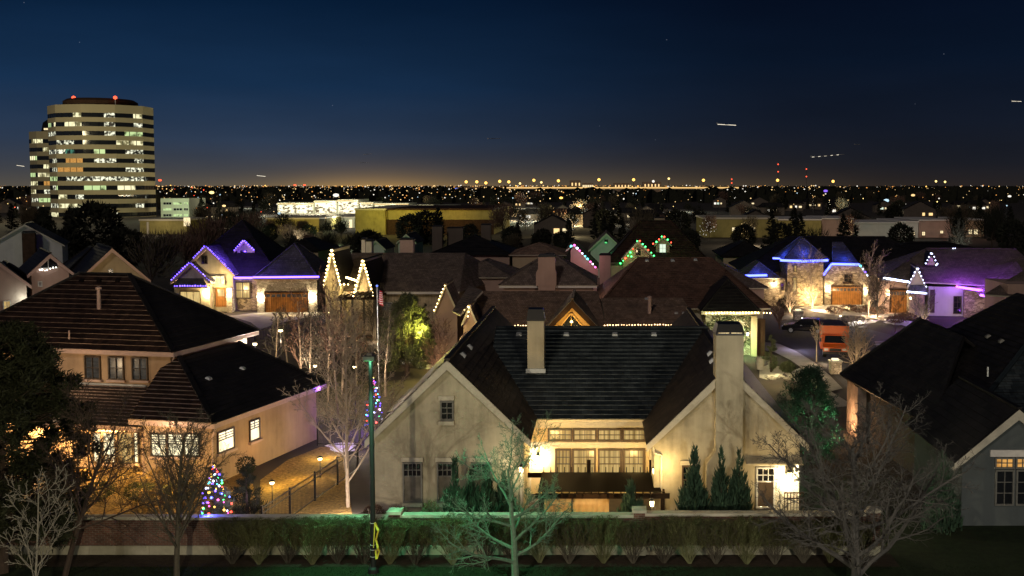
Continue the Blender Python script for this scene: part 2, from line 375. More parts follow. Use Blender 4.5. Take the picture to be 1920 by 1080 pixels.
def gable(root, xc, half, zp, m, y0, y1, wall='stucco', roof=('roof_main', 'lip_main', 'trim'), ovf=.4, ovs=.35, z0=0, course=.36, flat=False, trim='trim', rk=.28, both=False, wname='wall', lip=.05):
    """a wing with its gable towards -y: wall, roof, rake boards. half = half width of the wall, zp = ridge, m = slope."""
    w = MB(); ze = zp-m*half; t = .2
    w.prism([(xc-half, z0), (xc+half, z0), (xc+half, ze-t), (xc, zp-t*1.2), (xc-half, ze-t)], y0, y1); w.build(wname, wall, root)
    r = MB(); hs = half+ovs; zs = zp-m*hs; yb = y1+(ovf if both else .05)
    for s in (-1, 1): r.roof([(xc, y0-ovf, zp), (xc+s*hs, y0-ovf, zs), (xc+s*hs, yb, zs), (xc, yb, zp)], course, lip, flat=flat)
    r.beam((xc, y0-ovf-.02, zp+.03), (xc, yb, zp+.03), .24, .1, 1 if not flat else 0)
    r.build('roof', roof, root)
    b = MB(); d = .19
    for s in (-1, 1):
        b.poly([(xc, y0-ovf-.03, zp-.03), (xc+s*hs, y0-ovf-.03, zs-.03), (xc+s*hs, y0-ovf-.03, zs-.03-rk), (xc, y0-ovf-.03, zp-.03-rk*1.35)])
        b.poly([(xc, y0-ovf-.03, zp-.03-rk*1.35), (xc+s*hs, y0-ovf-.03, zs-.03-rk), (xc+s*hs, y0+.001, zs-.03-rk), (xc, y0+.001, zp-.03-rk*1.35)])
    b.build('rake_board', trim, root)
    return ze
def hip(root, x0, x1, y0, y1, ze, m, ov=.45, roof=('roof_brown', 'lip_dim', 'trim'), course=.36, flat=False, name='roof', gut=None, m2=None, lip=.05):
    """hip roof over a rectangle; slope m (m2 on the narrow ends); gut: gutter board under the eaves"""
    a, b, c, d = x0-ov, x1+ov, y0-ov, y1+ov; m2 = m2 or m
    r = MB()
    if b-a >= d-c:
        rn = (d-c)/2; zr = ze+m*rn; e = min(rn*m/m2, (b-a)/2-.02); p, q = V((a+e, c+rn, zr)), V((b-e, c+rn, zr))
    else:
        rn = (b-a)/2; zr = ze+m*rn; e = min(rn*m/m2, (d-c)/2-.02); p, q = V((a+rn, c+e, zr)), V((a+rn, d-e, zr))
    k = [V((a, c, ze)), V((b, c, ze)), V((b, d, ze)), V((a, d, ze))]
    if b-a >= d-c:
        fs = [[k[0], k[1], q, p], [k[1], k[2], q], [k[2], k[3], p, q], [k[3], k[0], p]]
        hp = [(k[0], p), (k[1], q), (k[2], q), (k[3], p)]
    else:
        fs = [[k[0], k[1], p], [k[1], k[2], q, p], [k[2], k[3], q], [k[3], k[0], p, q]]
        hp = [(k[0], p), (k[1], p), (k[2], q), (k[3], q)]
    for f in fs: r.roof(f, course, lip, flat=flat, thick=.14)
    for i, j in hp: r.beam(i+Z*.04, j+Z*.04, .2, .09, 0)
    r.beam(p+Z*.04, q+Z*.04, .22, .1, 0)
    ro = r.build(name, roof, root)
    if gut:
        g = MB(); zz = ze-.2
        g.box(a+.05, b-.05, c+.03, c+.1, zz-.08, zz+.12); g.box(a+.05, a+.12, c+.101, d-.1, zz-.08, zz+.12); g.box(b-.12, b-.05, c+.101, d-.1, zz-.08, zz+.12)
        g.box(a+.121, b-.121, c+.102, y0-.002, zz-.06, zz-.02)
        g.build('gutter', gut, root)
    return p, q
def walls(root, x0, x1, y0, y1, z1, wall='stucco', z0=0, name='wall'):
    b = MB(); b.box(x0, x1, y0, y1, z0, z1); return b.build(name, wall, root)
def chimney(root, x0, x1, y0, y1, z0, z1, wall='stucco', cap=.5, capm='black', flash=False, pots=0):
    b = MB(); b.box(x0, x1, y0, y1, z0, z1); o = b.build('chimney', wall, root)
    c = MB(); e = .04
    if cap:
        c.box(x0-e, x1+e, y0-e, y1+e, z1, z1+.07); cx, cy = (x0+x1)/2, (y0+y1)/2
        lo = [V((x, y, z1+.07)) for x, y in ((x0-e, y0-e), (x1+e, y0-e), (x1+e, y1+e), (x0-e, y1+e))]
        hi = [V((cx+(p.x-cx)*.82, cy+(p.y-cy)*.82, z1+cap)) for p in lo]
        for i in range(4): j = (i+1) % 4; c.poly([lo[i], lo[j], hi[j], hi[i]])
        c.poly(hi); c.build('chimney_cap', capm, o)
    if flash:
        f = MB(); f.box(x0-.08, x1+.08, y0-.1, y0-.003, z0, z0+.22); f.build('flashing', 'steel', o)
    return o
def garage_door(root, x0, y0, x1, y1, D, mat='wood', panes='win_dim', n=8, win_lit=None):
    c, w, h = rect(x0, y0, x1, y1, D); b = MB()
    b.obox(c+V((0, -.04, 0)), X, w, Y, .08, h)
    for i in range(n+1): b.obox(c+V((-w/2+w*i/n, -.095, -h*.12)), X, .07, Y, .03, h*.72)
    for z in (-.47, .24, .46): b.obox(c+V((0, -.1, h*z)), X, w, Y, .03, .1)
    o = b.build('garage_door', mat, root)
    p = MB()
    for i in range(n): 
        xx = c.x-w/2+w*(i+.5)/n
        p.poly([(xx-w/n*.36, c.y-.085, c.z+h*.28), (xx+w/n*.36, c.y-.085, c.z+h*.28), (xx+w/n*.36, c.y-.085, c.z+h*.43), (xx-w/n*.36, c.y-.085, c.z+h*.43)])
    p.build('window', win_lit or panes, o)
    f = MB()
    for s in (-1, 1): f.obox(c+V((s*(w/2+.08), -.06, 0)), X, .15, Y, .12, h)
    f.obox(c+V((0, -.062, h/2+.09)), X, w+.31, Y, .124, .17); f.build('door_frame', 'wood_dark', root)
    return o
def door(root, x0, y0, x1, y1, D, mat='wood_dark', lit=None):
    c, w, h = rect(x0, y0, x1, y1, D); b = MB()
    b.obox(c+V((0, -.03, 0)), X, w, Y, .06, h)
    for sx in (-.25, .25):
        for zz, hh in ((-.25, .38), (.24, .4)): b.obox(c+V((sx*w, -.075, zz*h)), X, w*.36, Y, .03, hh*h)
    o = b.build('door', mat, root)
    k = MB(); k.obox(c+V((w*.4, -.1, 0)), X, .05, Y, .08, .2); k.build('handle', 'steel', o)
    if lit:
        p = MB(); p.poly([c+V((-w*.3, -.1, h*.05)), c+V((w*.3, -.1, h*.05)), c+V((w*.3, -.1, h*.4)), c+V((-w*.3, -.1, h*.4))]); p.build('pane', lit, o)
    return o
_bulb = {}
def bulbmesh(mat, r):
    k = (mat, round(r, 3))
    if k not in _bulb:
        b = MB(); b.lathe((0, 0, 0), [(.001, -r), (r*.8, -r*.55), (r, 0), (r*.8, r*.55), (.001, r)], 6)
        me = bpy.data.meshes.new('bulb'); me.from_pydata([tuple(p) for p in b.v], [], b.f); me.materials.append(M[mat]); _bulb[k] = me
    return _bulb[k]
def string(label, pts, mats_, step=.45, r=.09, group=None, cat='light string'):
    """a string of bulbs along a run of points: wire, and each bulb a part"""
    pts = [CUR @ V(p) for p in pts]
    root = thing('light_string', label, cat, pts[0], group, world=True)
    w = MB()
    for a, b in zip(pts, pts[1:]): w.tube(a-root.location, b-root.location, .012, .012, 4)
    w.build('wire', 'black', root, local=True)
    i = 0
    for a, b in zip(pts, pts[1:]):
        n = max(1, int((b-a).length/step))
        for k in range(n):
            p = a+(b-a)*((k+.5)/n)
            o = bpy.data.objects.new('bulb', bulbmesh(mats_[i % len(mats_)], r)); C.objects.link(o); o.parent = root; o.location = p-root.location+V((RND.uniform(-.03, .03), 0, RND.uniform(-.04, .02))); z_ = RND.uniform(.7, 1.12); o.scale = (z_, z_, z_); i += 1
    return root
def led(label, pts, mat, w=.12, group=None):
    """an unbroken strip of small diodes under an eave"""
    pts = [CUR @ V(p) for p in pts]; root = thing('light_strip', label, 'light strip', pts[0], group, world=True)
    b = MB(); h = MB()
    for p, q in zip(pts, pts[1:]):
        b.beam(p-root.location, q-root.location, w, w); h.beam(p-root.location-Z*(w*.5+.03), q-root.location-Z*(w*.5+.03), w*1.2, .05)
    b.build('diode_strip', mat, root, local=True); h.build('holder', 'black', root, local=True); return root
def sconce(px, py, D, label, power, c=(1, .8, .48), off=.3, mat='lamp', group='wall lanterns', r=.09, dz=0):
    p = A(px, py, D)-V((0, off, 0)); t = thing('wall_lantern', label, 'lamp', p, group)
    b = MB(); b.obox(p+V((0, off-.03, .05)), X, .14, Y, .05, .3); b.obox(p+V((0, off/2, .16)), X, .03, Y, off-.06, .03)
    b.lathe(p+V((0, 0, .13)), [(.11, 0), (.12, .02), (.02, .12)], 8); b.build('bracket', 'black', t)
    g = MB(); g.lathe(p, [(.001, -.12), (.07, -.11), (.085, 0), (.09, .12)], 8); g.build('globe', mat, t)
    lightpoint(p+V((0, off*.5, -.05+dz)), c, power, .05, t); return t
# ------------------------------------------------------------------ vegetation
def rv(rnd): return V((rnd.uniform(-1, 1), rnd.uniform(-1, 1), rnd.uniform(-1, 1)))
def grow(mbs, p, d, L, r, lv, P, rnd):
    ns = P['seg'][min(lv, len(P['seg'])-1)]; mb = mbs[0] if lv == 0 else mbs[1]
    last = lv >= P['lv']; sides = (7, 5, 4, 3, 3, 3)[min(lv, 5)]
    pts = [(V(p), r)]; d = d.normalized(); r1 = r*(.3 if lv == 0 else .35)
    if lv == 0: r1 = r*P.get('tip', .3)
    for i in range(ns):
        d = (d+rv(rnd)*P['jit'][min(lv, len(P['jit'])-1)]+Z*P['up'][min(lv, len(P['up'])-1)]).normalized()
        q = pts[-1][0]+d*L/ns; rr = r+(r1-r)*(i+1)/ns
        mb.tube(pts[-1][0], q, pts[-1][1], max(rr, P['rmin']), sides); pts.append((q, max(rr, P['rmin'])))
    if last: return
    n = P['n'][lv]; st = P['start'][min(lv, len(P['start'])-1)]; az = rnd.uniform(0, 6.28)
    for k in range(n):
        t = st+(1-st)*(k+rnd.random())/n; x = t*ns; i = min(int(x), ns-1); fr = x-i
        q = pts[i][0].lerp(pts[i+1][0], fr); rr = pts[i][1]+(pts[i+1][1]-pts[i][1])*fr
        ax = (pts[i+1][0]-pts[i][0]).normalized(); az += 2.4+rnd.uniform(-.5, .5)
        a = ax.orthogonal().normalized(); b = ax.cross(a)
        an = R(P['ang'][min(lv, len(P['ang'])-1)]*(1+rnd.uniform(-.25, .25))*(P.get('angtop', 1) if False else 1))
        nd = ax*math.cos(an)+(a*math.cos(az)+b*math.sin(az))*math.sin(an)
        sh = P.get('shape', lambda t: 1-.55*t)(t) if lv == 0 else 1-.5*t
        grow(mbs, q, nd, L*P['ratio'][min(lv, len(P['ratio'])-1)]*sh*rnd.uniform(.75, 1.2), max(rr*P.get('rr', .55), P['rmin']), lv+1, P, rnd)
def params(**k):
    P = dict(lv=3, seg=(6, 4, 3, 2), jit=(.06, .16, .22, .3), up=(.02, .08, .06, .04), n=(16, 8, 6, 4), start=(.25, .2, .15, .1), ang=(50, 45, 45, 45), ratio=(.55, .45, .45, .45), rmin=.006)
    P.update(k); return P
def bare_mesh(seed, H, r, P, lean=(0, 0)):
    rnd = random.Random(seed); a, b = MB(), MB()
    grow((a, b), V((0, 0, -.05)), V((lean[0], lean[1], 1)), H*P.get('trunk', .9), r, 0, P, rnd)
    return a, b
def mesh_tree(name, label, cat, loc, ab, mt, mc, group=None):
    t = thing(name, label, cat, loc, group, world=True)
    ab[0].build('trunk', mt, t, local=True); ab[1].build('crown' if name != 'shrub' else 'twigs', mc, t, local=True); return t
def dup(o, label, loc, rz=0, s=1, group=None):
    r = o.copy(); C.objects.link(r); r.location = loc; r.rotation_euler = (0, 0, rz); r.scale = (s, s, s)
    if label: r['label'] = label
    if group: r['group'] = group
    for ch in list(o.children):
        c = ch.copy(); C.objects.link(c); c.parent = r
        for g in ch.children:
            d = g.copy(); C.objects.link(d); d.parent = c
    return r
def leaf(mb, p, d, l, w, rnd):
    a = d.cross(rv(rnd)).normalized()*w
    mb.raw([p-a, p+a, p+d*l], [(0, 1, 2)])
def juniper(seed, H, r, n, l=.3, w=.045):
    rnd = random.Random(seed); t, c = MB(), MB()
    t.tube((0, 0, 0), (0, 0, H*.8), .06, .02, 5)
    spires = [(rnd.uniform(0, 6.28), rnd.random()**.5*r*.75, rnd.uniform(.6, 1)) for _ in range(12)]+[(0, 0, 1.0)]
    for _ in range(n):
        a, ro, hh = rnd.choice(spires); ox, oy = math.cos(a)*ro, math.sin(a)*ro
        z = rnd.random()**.8*hh*H*(1-.55*ro/r*(1 if ro else 0)); k = 1-z/(hh*H)
        rad = r*.45*(k**.6)*rnd.random()**.4; b = rnd.uniform(0, 6.28)
        p = V((ox*(1-.6*z/H)+rad*math.cos(b), oy*(1-.6*z/H)+rad*math.sin(b), z))
        leaf(c, p, (V((math.cos(b)*.35, math.sin(b)*.35, 1))+rv(rnd)*.25).normalized(), l*rnd.uniform(.6, 1.3), w, rnd)
    return t, c
def conifer(seed, H, r, n, l=.22, w=.03, base=.06, droop=.15, clump=.0, power=.85, tr=.09):
    """boughs in whorls, needles along each bough"""
    rnd = random.Random(seed); t, c = MB(), MB()
    t.tube((0, 0, 0), (0, 0, H*.97), tr, .015, 6)
    nb = int(26*max(1, H/4)); per = max(4, n//nb)
    for i in range(nb):
        z = H*(base+(1-base)*(i+rnd.random())/nb); k = (1-z/H)**power; L = r*k*rnd.uniform(.65, 1.12)+.08
        a = rnd.uniform(0, 6.28); d = V((math.cos(a), math.sin(a), .35-droop*2*(1-z/H)+rnd.uniform(-.1, .15))).normalized(); q = V((0, 0, z))+d*L
        t.tube((0, 0, z), q, .02, .006, 3)
        for _ in range(int(per*(.35+1.3*k))+3):
            u = rnd.random()**.6; p = V((0, 0, z)).lerp(q, u)+rv(rnd)*(.12+clump)*(L*.35+.2)
            leaf(c, p, (d*.6+Z*.35+rv(rnd)*.75).normalized(), l*rnd.uniform(.6, 1.3), w, rnd)
    return t, c
def pine(seed, H, r, n, z0=.15, l=.17, w=.016, tufts=150, lean=0):
    """open irregular pine: limbs ending in round tufts of needles"""
    rnd = random.Random(seed); t, c = MB(), MB()
    top = V((lean, 0, H)); t.tube((0, 0, 0), V((0, 0, 0)).lerp(top, .5), .2, .13, 7); t.tube(V((0, 0, 0)).lerp(top, .5), top, .13, .03, 6)
    for i in range(tufts):
        zz = z0+(1-z0)*rnd.random(); k = math.sin(min(1, (1-zz)*1.25+.12)*math.pi*.62)
        a = rnd.uniform(0, 6.28); L = r*k*rnd.uniform(.35, 1.05)
        o = V((0, 0, 0)).lerp(top, zz*.96); q = o+V((math.cos(a)*L, math.sin(a)*L, rnd.uniform(-.1, .35)*L))
        m = (o+q)/2+V((0, 0, -.08*L)); t.tube(o, m, .035, .022, 4); t.tube(m, q, .022, .01, 3)
        for j in range(n//tufts):
            s = rnd.uniform(.2, .62); cc = q+rv(rnd)*s*.55
            leaf(c, cc, (rv(rnd)+Z*.5+(q-o).normalized()*.4).normalized(), l*rnd.uniform(.7, 1.3), w, rnd)
    return t, c
def bushy(seed, H, r, n, l=.12, w=.03, stems=14):
    rnd = random.Random(seed); t, c = MB(), MB()
    for i in range(stems):
        a = rnd.uniform(0, 6.28); q = V((math.cos(a)*r*rnd.uniform(.2, .9), math.sin(a)*r*rnd.uniform(.2, .9), H*rnd.uniform(.5, .9))); t.tube((0, 0, 0), q, .02, .006, 3)
    for _ in range(n):
        d = rv(rnd)
        while d.length > 1: d = rv(rnd)
        d = d.normalized()*d.length**.35; k = .82+.25*noise.noise(d*2.3+V((seed, 0, 0)))
        p = V((d.x*r*k, d.y*r*k, H*.5+d.z*H*.5*k))
        leaf(c, p, (d+rv(rnd)*.8).normalized(), l*rnd.uniform(.6, 1.3), w, rnd)
    return t, c
def fuzzy(seed, H, r, n, trunk=.18, w=.05):
    """far bare tree: short trunk, many fine rising twigs in an uneven crown"""
    rnd = random.Random(seed); t, c = MB(), MB(); t.tube((0, 0, 0), (0, 0, H*.6), .16, .07, 5)
    for i in range(9):
        a = rnd.uniform(0, 6.28); t.tube((0, 0, H*rnd.uniform(trunk, .45)), (math.cos(a)*r*.6, math.sin(a)*r*.6, H*rnd.uniform(.55, .85)), .07, .02, 4)
    blobs = [(V((rnd.uniform(-.6, .6)*r, rnd.uniform(-.6, .6)*r, H*rnd.uniform(.38, .82))), r*rnd.uniform(.35, .6)) for _ in range(9)]
    for _ in range(n):
        b, s = rnd.choice(blobs); p = b+rv(rnd)*s
        d = ((p-V((0, 0, H*.25))).normalized()+Z*.35+rv(rnd)*.35).normalized(); leaf(c, p, d, s*rnd.uniform(.5, .9), w, rnd)
    return t, c
# ------------------------------------------------------------------ ground, road, paths
b = MB(); S = 16000
b.poly([(-S, -200, 0), (S, -200, 0), (S, S, 0), (-S, S, 0)])
gm, nt, bs = _mat('dormant ground')
g = nt.nodes.new('ShaderNodeNewGeometry'); n1 = N(nt, 'ShaderNodeTexNoise', Scale=.25, Detail=8.0, Roughness=.7); nt.links.new(g.outputs['Position'], n1.inputs['Vector'])
nt.links.new(ramp(nt, n1.outputs[0], [(.3, (.012, .009, .007)), (.5, (.026, .019, .014)), (.7, (.05, .037, .028))]), bs.inputs['Base Color']); bs.inputs['Roughness'].default_value = .95
M['ground'] = gm
struct('ground', b, 'ground')
def sheet(name, pix, mat, z, sub=None):
    m = MB(); m.poly([G(x, y, z) for x, y in pix]); return struct(name, m, mat)
# lawn of the verge in front of the garden wall, with its bed of mulch
M['grass'] = plain('short grass', (.008, .018, .004), .95, .7, 3, .8, fine=40)
b = MB(); b.poly([(-40, 20, .004), (40, 20, .004), (40, 42.55, .004), (-40, 42.55, .004)]); b.poly([(11.9, 42.551, .004), (40, 42.551, .004), (40, 49, .004), (11.9, 49, .004)]); struct('lawn', b, 'grass')
b = MB(); b.poly([(-40, 41.6, .02), (11.9, 41.6, .02), (11.9, 43.1, .03), (-40, 43.1, .03)]); struct('planting_bed', b, 'mulch')
gr = MB(); rnd = random.Random(3)
for i in range(9000):
    x = rnd.uniform(-21, 16); y = rnd.uniform(39.4, 41.7); p = V((x, y, 0))
    leaf(gr, p, (Z+rv(rnd)*.5).normalized(), rnd.uniform(.05, .11), .008, rnd)
tag(gr.build('grass', 'grass'), 'short green grass of the verge before the brick garden wall', 'grass', None, 'stuff')
# street on the right
sheet('road', [(1425, 580), (1462, 586), (1520, 592), (1580, 604), (1650, 622), (1745, 650), (1700, 705), (1640, 735), (1588, 728), (1560, 700), (1530, 676), (1495, 655), (1462, 642), (1425, 636)], 'asphalt', .01)
sheet('pavement', [(1425, 640), (1462, 645), (1494, 659), (1528, 680), (1556, 704), (1580, 728), (1556, 734), (1520, 702), (1484, 676), (1452, 660), (1425, 655)], 'concrete', .10)
sheet('driveway', [(1462, 585), (1500, 576), (1545, 570), (1620, 571), (1622, 574), (1600, 580), (1640, 590), (1690, 586), (1692, 589), (1640, 602), (1560, 600), (1500, 592)], 'concrete', .016)
sheet('driveway', [(1640, 640), (1700, 636), (1790, 622), (1792, 640), (1700, 668), (1650, 672)], 'concrete', .018)
sheet('garden_path', [(1470, 700), (1505, 688), (1530, 694), (1560, 735), (1600, 760), (1560, 765), (1520, 735)], 'concrete', .014)
sheet('patio', [(1424, 690), (1440, 684), (1462, 687), (1472, 697), (1462, 709), (1438, 712), (1424, 708)], 'cap', .03)
sheet('driveway', [(430, 592), (505, 584), (590, 583), (600, 590), (520, 606), (488, 618), (470, 604)], 'concrete', .012)
for k, pg in enumerate([[(1560, 609), (1600, 602), (1640, 599), (1650, 603), (1610, 609), (1580, 614)], [(1650, 600), (1690, 597), (1720, 606), (1700, 612), (1668, 608)], [(1642, 646), (1668, 641), (1690, 642), (1675, 648), (1650, 651)],
                        [(745, 675), (775, 668), (800, 672), (795, 682), (760, 684)], [(780, 688), (812, 680), (822, 688), (800, 694)], [(1444, 566), (1466, 563), (1478, 571), (1455, 576)], [(610, 836), (640, 826), (668, 832), (664, 846), (630, 850)]]):
    m = MB(); c = sum((G(x, y, .03) for x, y in pg), V((0, 0, 0)))/len(pg); rnd = random.Random(k)
    ring = []
    for i in range(len(pg)):
        p, q = G(*pg[i], .03), G(*pg[(i+1) % len(pg)], .03)
        for t in (0, .25, .5, .75): r_ = p.lerp(q, t); ring.append(c+(r_-c)*rnd.uniform(.7, 1.15))
    for i in range(len(ring)): m.poly([ring[i], ring[(i+1) % len(ring)], c+Z*.05])
    tag(m.build('snow_patch', 'snow'), None, None, None, 'structure')
b = MB()
for i in range(1):
    b.poly([G(x, y, .02) for x, y in [(488, 965), (488, 900), (540, 862), (600, 838), (645, 838), (660, 965)]])
M['litter'] = M['litter']; struct('leaf_litter', b, 'litter')
b = MB(); b.poly([G(x, y, .02) for x, y in [(1420, 560), (1560, 590), (1800, 600), (1720, 640), (1560, 600), (1420, 585)]]); struct('garden_bed', b, 'mulch')
# ------------------------------------------------------------------ brick garden wall
DW = 43.0
t = thing('garden_wall', 'long low brick garden wall with pale coping behind the row of shrubs', 'wall', (0, DW, 0))
zs = [A(300, 969, DW).z, A(960, 965, DW).z, A(1400, 962, DW).z]
xs = [-26, A(716, 0, DW).x, A(738, 0, DW).x, A(1190, 0, DW).x, A(1212, 0, DW).x, A(1640, 0, DW).x, A(1667, 0, DW).x]
for i, (a, c) in enumerate(((xs[0], xs[1]), (xs[2], xs[3]), (xs[4], xs[5]))):
    m = MB(); m.box(a, c, DW, DW+.3, .40, zs[i]-.12); m.build('brick_panel', 'brick', t)
    m = MB(); m.box(a, c, DW-.06, DW+.36, zs[i]-.12, zs[i]); m.build('coping', 'cap', t)
    m = MB(); n = max(1, int((c-a)/2.4))
    for k in range(n): m.box(a+(c-a)*k/n+.006, a+(c-a)*(k+1)/n-.006, DW-.05, DW+.33, 0, .40)
    m.build('plinth', 'plinth', t)
for i, (a, c) in enumerate(((xs[1], xs[2]), (xs[3], xs[4]), (xs[5], xs[6]))):
    zt = zs[min(i+1, 2)]+.16
    m = MB(); m.box(a, c, DW-.1, DW+.4, .403, zt-.12); p = m.build('pillar', 'brick', t)
    m = MB(); m.box(a-.06, c+.06, DW-.16, DW+.46, zt-.12, zt); cx = (a+c)/2
    m.poly([(a, DW-.1, zt), (c, DW-.1, zt), (cx, DW+.15, zt+.08)]); m.poly([(c, DW-.1, zt), (c, DW+.4, zt), (cx, DW+.15, zt+.08)]); m.poly([(c, DW+.4, zt), (a, DW+.4, zt), (cx, DW+.15, zt+.08)]); m.poly([(a, DW+.4, zt), (a, DW-.1, zt), (cx, DW+.15, zt+.08)])
    m.build('pillar_cap', 'cap', p)
    m = MB(); m.box(a-.03, c+.03, DW-.14, DW+.44, 0, .403); m.build('pillar_base', 'plinth', p)
# ------------------------------------------------------------------ clipped twiggy shrubs along the wall
def vase(seed):
    rnd = random.Random(seed); a, c = MB(), MB()
    for i in range(36):
        az = rnd.uniform(0, 6.28); k = rnd.random()**.6; d = V((math.cos(az)*k*.78, math.sin(az)*k*.3, 1)).normalized()
        p = V((math.cos(az)*.05, math.sin(az)*.05, 0)); r = .014
        for sgm in range(6):
            q = p+d*rnd.uniform(.24, .34); a.tube(p, q, r, r*.8, 3); r *= .8; p = q; d = (d+rv(rnd)*.2+Z*.1).normalized()
            for _ in range(7 if sgm > 1 else 2):
                e = (d+rv(rnd)*.65+Z*.45).normalized(); L = rnd.uniform(.2, .5); m = p+e*L*.5; e2 = (e+rv(rnd)*.4+Z*.2).normalized()
                a.tube(p, m, .006, .005, 3); a.tube(m, m+e2*L*.5, .005, .003, 3)
                if p.z > .62:
                    for _ in range(10): leaf(c, p.lerp(m+e2*L*.5, rnd.random())+rv(rnd)*.08, (rv(rnd)+Z).normalized(), rnd.uniform(.03, .07), .012, rnd)
    return a, c
proto = []
for i in range(5):
    a, c = vase(40+i); a.v = [p if p.z < 1.78 else V((p.x, p.y, 1.74+(p.z-1.78)*.12)) for p in a.v]; c.v = [p if p.z < 1.78 else V((p.x, p.y, 1.74+(p.z-1.78)*.12)) for p in c.v]
    proto.append((a, c))
hx = [437, 487, 540, 588, 634, 684, 732, 780, 850, 912, 960, 1012, 1067, 1132, 1187, 1245, 1293, 1342, 1400, 1452, 1507, 1557, 1612]
where = ['under the blue lit end of the coping', 'second from the left end', 'third from the left end', 'left of the lamp post by two', 'next left of the lamp post', 'right behind the lamp post', 'under the wall pillar next to the lamp post', 'first right of the lamp post', 'second right of the lamp post', 'left behind the green lit tree', 'straight behind the green lit trunk', 'right behind the green lit tree',
         'below the canvas covered furniture', 'second left of the middle pillar', 'next to the middle wall pillar', 'first right of the middle pillar', 'below the widest juniper', 'below the middle juniper', 'below the right juniper', 'below the porch window', 'below the porch light', 'left beside the big bare tree trunk', 'last one at the right end of the wall']
first = {}
for i, x in enumerate(hx):
    p = G(x, 1062, 0); p = V((p.x*42.0/p.y, 42.0+RND.uniform(-.15, .1), 0)); k = i % 5
    lb = 'twiggy upright shrub before the garden wall, '+where[i]
    if k not in first:
        t = thing('shrub', lb, 'shrub', p, 'row of shrubs along the garden wall', world=True)
        proto[k][0].build('stems', 'twig' if k % 2 else 'bark', t, local=True); proto[k][1].build('foliage', 'leaf', t, local=True); first[k] = t
    else: dup(first[k], lb, p, RND.choice((0, math.pi)), RND.uniform(.93, 1.05))
# ------------------------------------------------------------------ street lamp and its ribbon
D = 41.0
pb, pt = A(700, 1060, D), A(695, 676, D); px_ = (pb.x+pt.x)/2
t = thing('lamp_post', 'tall black street lamp post with square head, lit green near its top', 'lamp', (px_, D, 0))
m = MB(); m.tube((px_, D, .25), (px_, D, pt.z), .105, .085, 14, cap=True); m.build('pole', 'green_pole', t, smooth=False)
m = MB(); m.lathe((px_, D, 0), [(.22, 0), (.22, .18), (.14, .24), (.12, .27)], 14); m.build('base', 'green_pole', t)
m = MB(); zt = pt.z
m.box(px_-.24, px_+.2, D-.28, D+.2, zt+.02, zt+.2); m.box(px_-.12, px_+.08, D-.14, D+.06, zt+.2, zt+.3); hd = m.build('lamp_head', 'black', t)
m = MB(); m.poly([(px_-.2, D-.26, zt+.016), (px_+.16, D-.26, zt+.016), (px_+.16, D-.1, zt+.016), (px_-.2, D-.1, zt+.016)]); m.build('lens', 'b_green', hd)
for py in (980, 1021, 1030, 1043):
    z = A(700, py, D).z; m = MB(); m.tube((px_, D, z-.012), (px_, D, z+.012), .115, .115, 14, cap=True); m.build('band', 'steel', t)
lightpoint((px_-.02, D-.30, zt-.1), (.25, 1, .5), 9, .05, t)
lightpoint((px_+.1, D-1.0, zt-.15), (.22, 1, .48), 520, .12, t, 112, (.3, -.16, -1), .5)
tp = thing('ribbon', 'crumpled yellow ribbon tied to the black lamp post above the shrubs', 'ribbon', (px_+.1, D-.1, 1.2))
m = MB(); pts = [(.1, 2.02), (.24, 1.75), (.14, 1.35), (.22, .98), (.12, .9), (.16, .6), (.26, .62), (.2, .95)]
pz = [A(703, y, D).z for y in (978, 992, 1010, 1025, 1030, 1046, 1032, 1026)]
for (a, b) in zip(range(7), range(1, 8)):
    xa, xb = px_+pts[a][0], px_+pts[b][0]; ya, yb = D-.12-.03*(a % 2), D-.12-.03*(b % 2)
    m.poly([(xa-.03, ya, pz[a]), (xb-.035, yb-.05, pz[b]), (xb+.035, yb, pz[b]+.03), (xa+.045, ya-.03, pz[a]+.02)])
m.poly([(px_+.08, D-.13, pz[0]), (px_+.02, D-.12, pz[3]), (px_+.06, D-.15, pz[3]), (px_+.13, D-.13, pz[0])])
m.build('tied_ribbon', 'yellow', tp)
# two lamp posts added out of view below the frame to light the fronts
for k, (x, y, h, e, col, tgt) in enumerate([(-11.0, 17.0, 7.0, 1500, (1, .82, .52), None), (9.5, 18.0, 7.0, 1500, (1, .9, .68), None)]):
    t = thing('lamp_post', ['black street lamp post below the frame towards the left house', 'black street lamp post below the frame towards the right tree'][k], 'lamp', (x, y, 0))
    m = MB(); m.tube((x, y, 0), (x, y, h), .105, .085, 12, cap=True); m.build('pole', 'green_pole', t)
    m = MB(); m.box(x-.22, x+.22, y-.2, y+.3, h, h+.18); hd = m.build('lamp_head', 'black', t)
    m = MB(); m.poly([(x-.18, y-.16, h-.01), (x+.18, y-.16, h-.01), (x+.18, y+.26, h-.01), (x-.18, y+.26, h-.01)]); m.build('lens', 'lamp_white', hd)
    lightpoint((x, y+.36, h-.12), col, e*.85, .14, t)
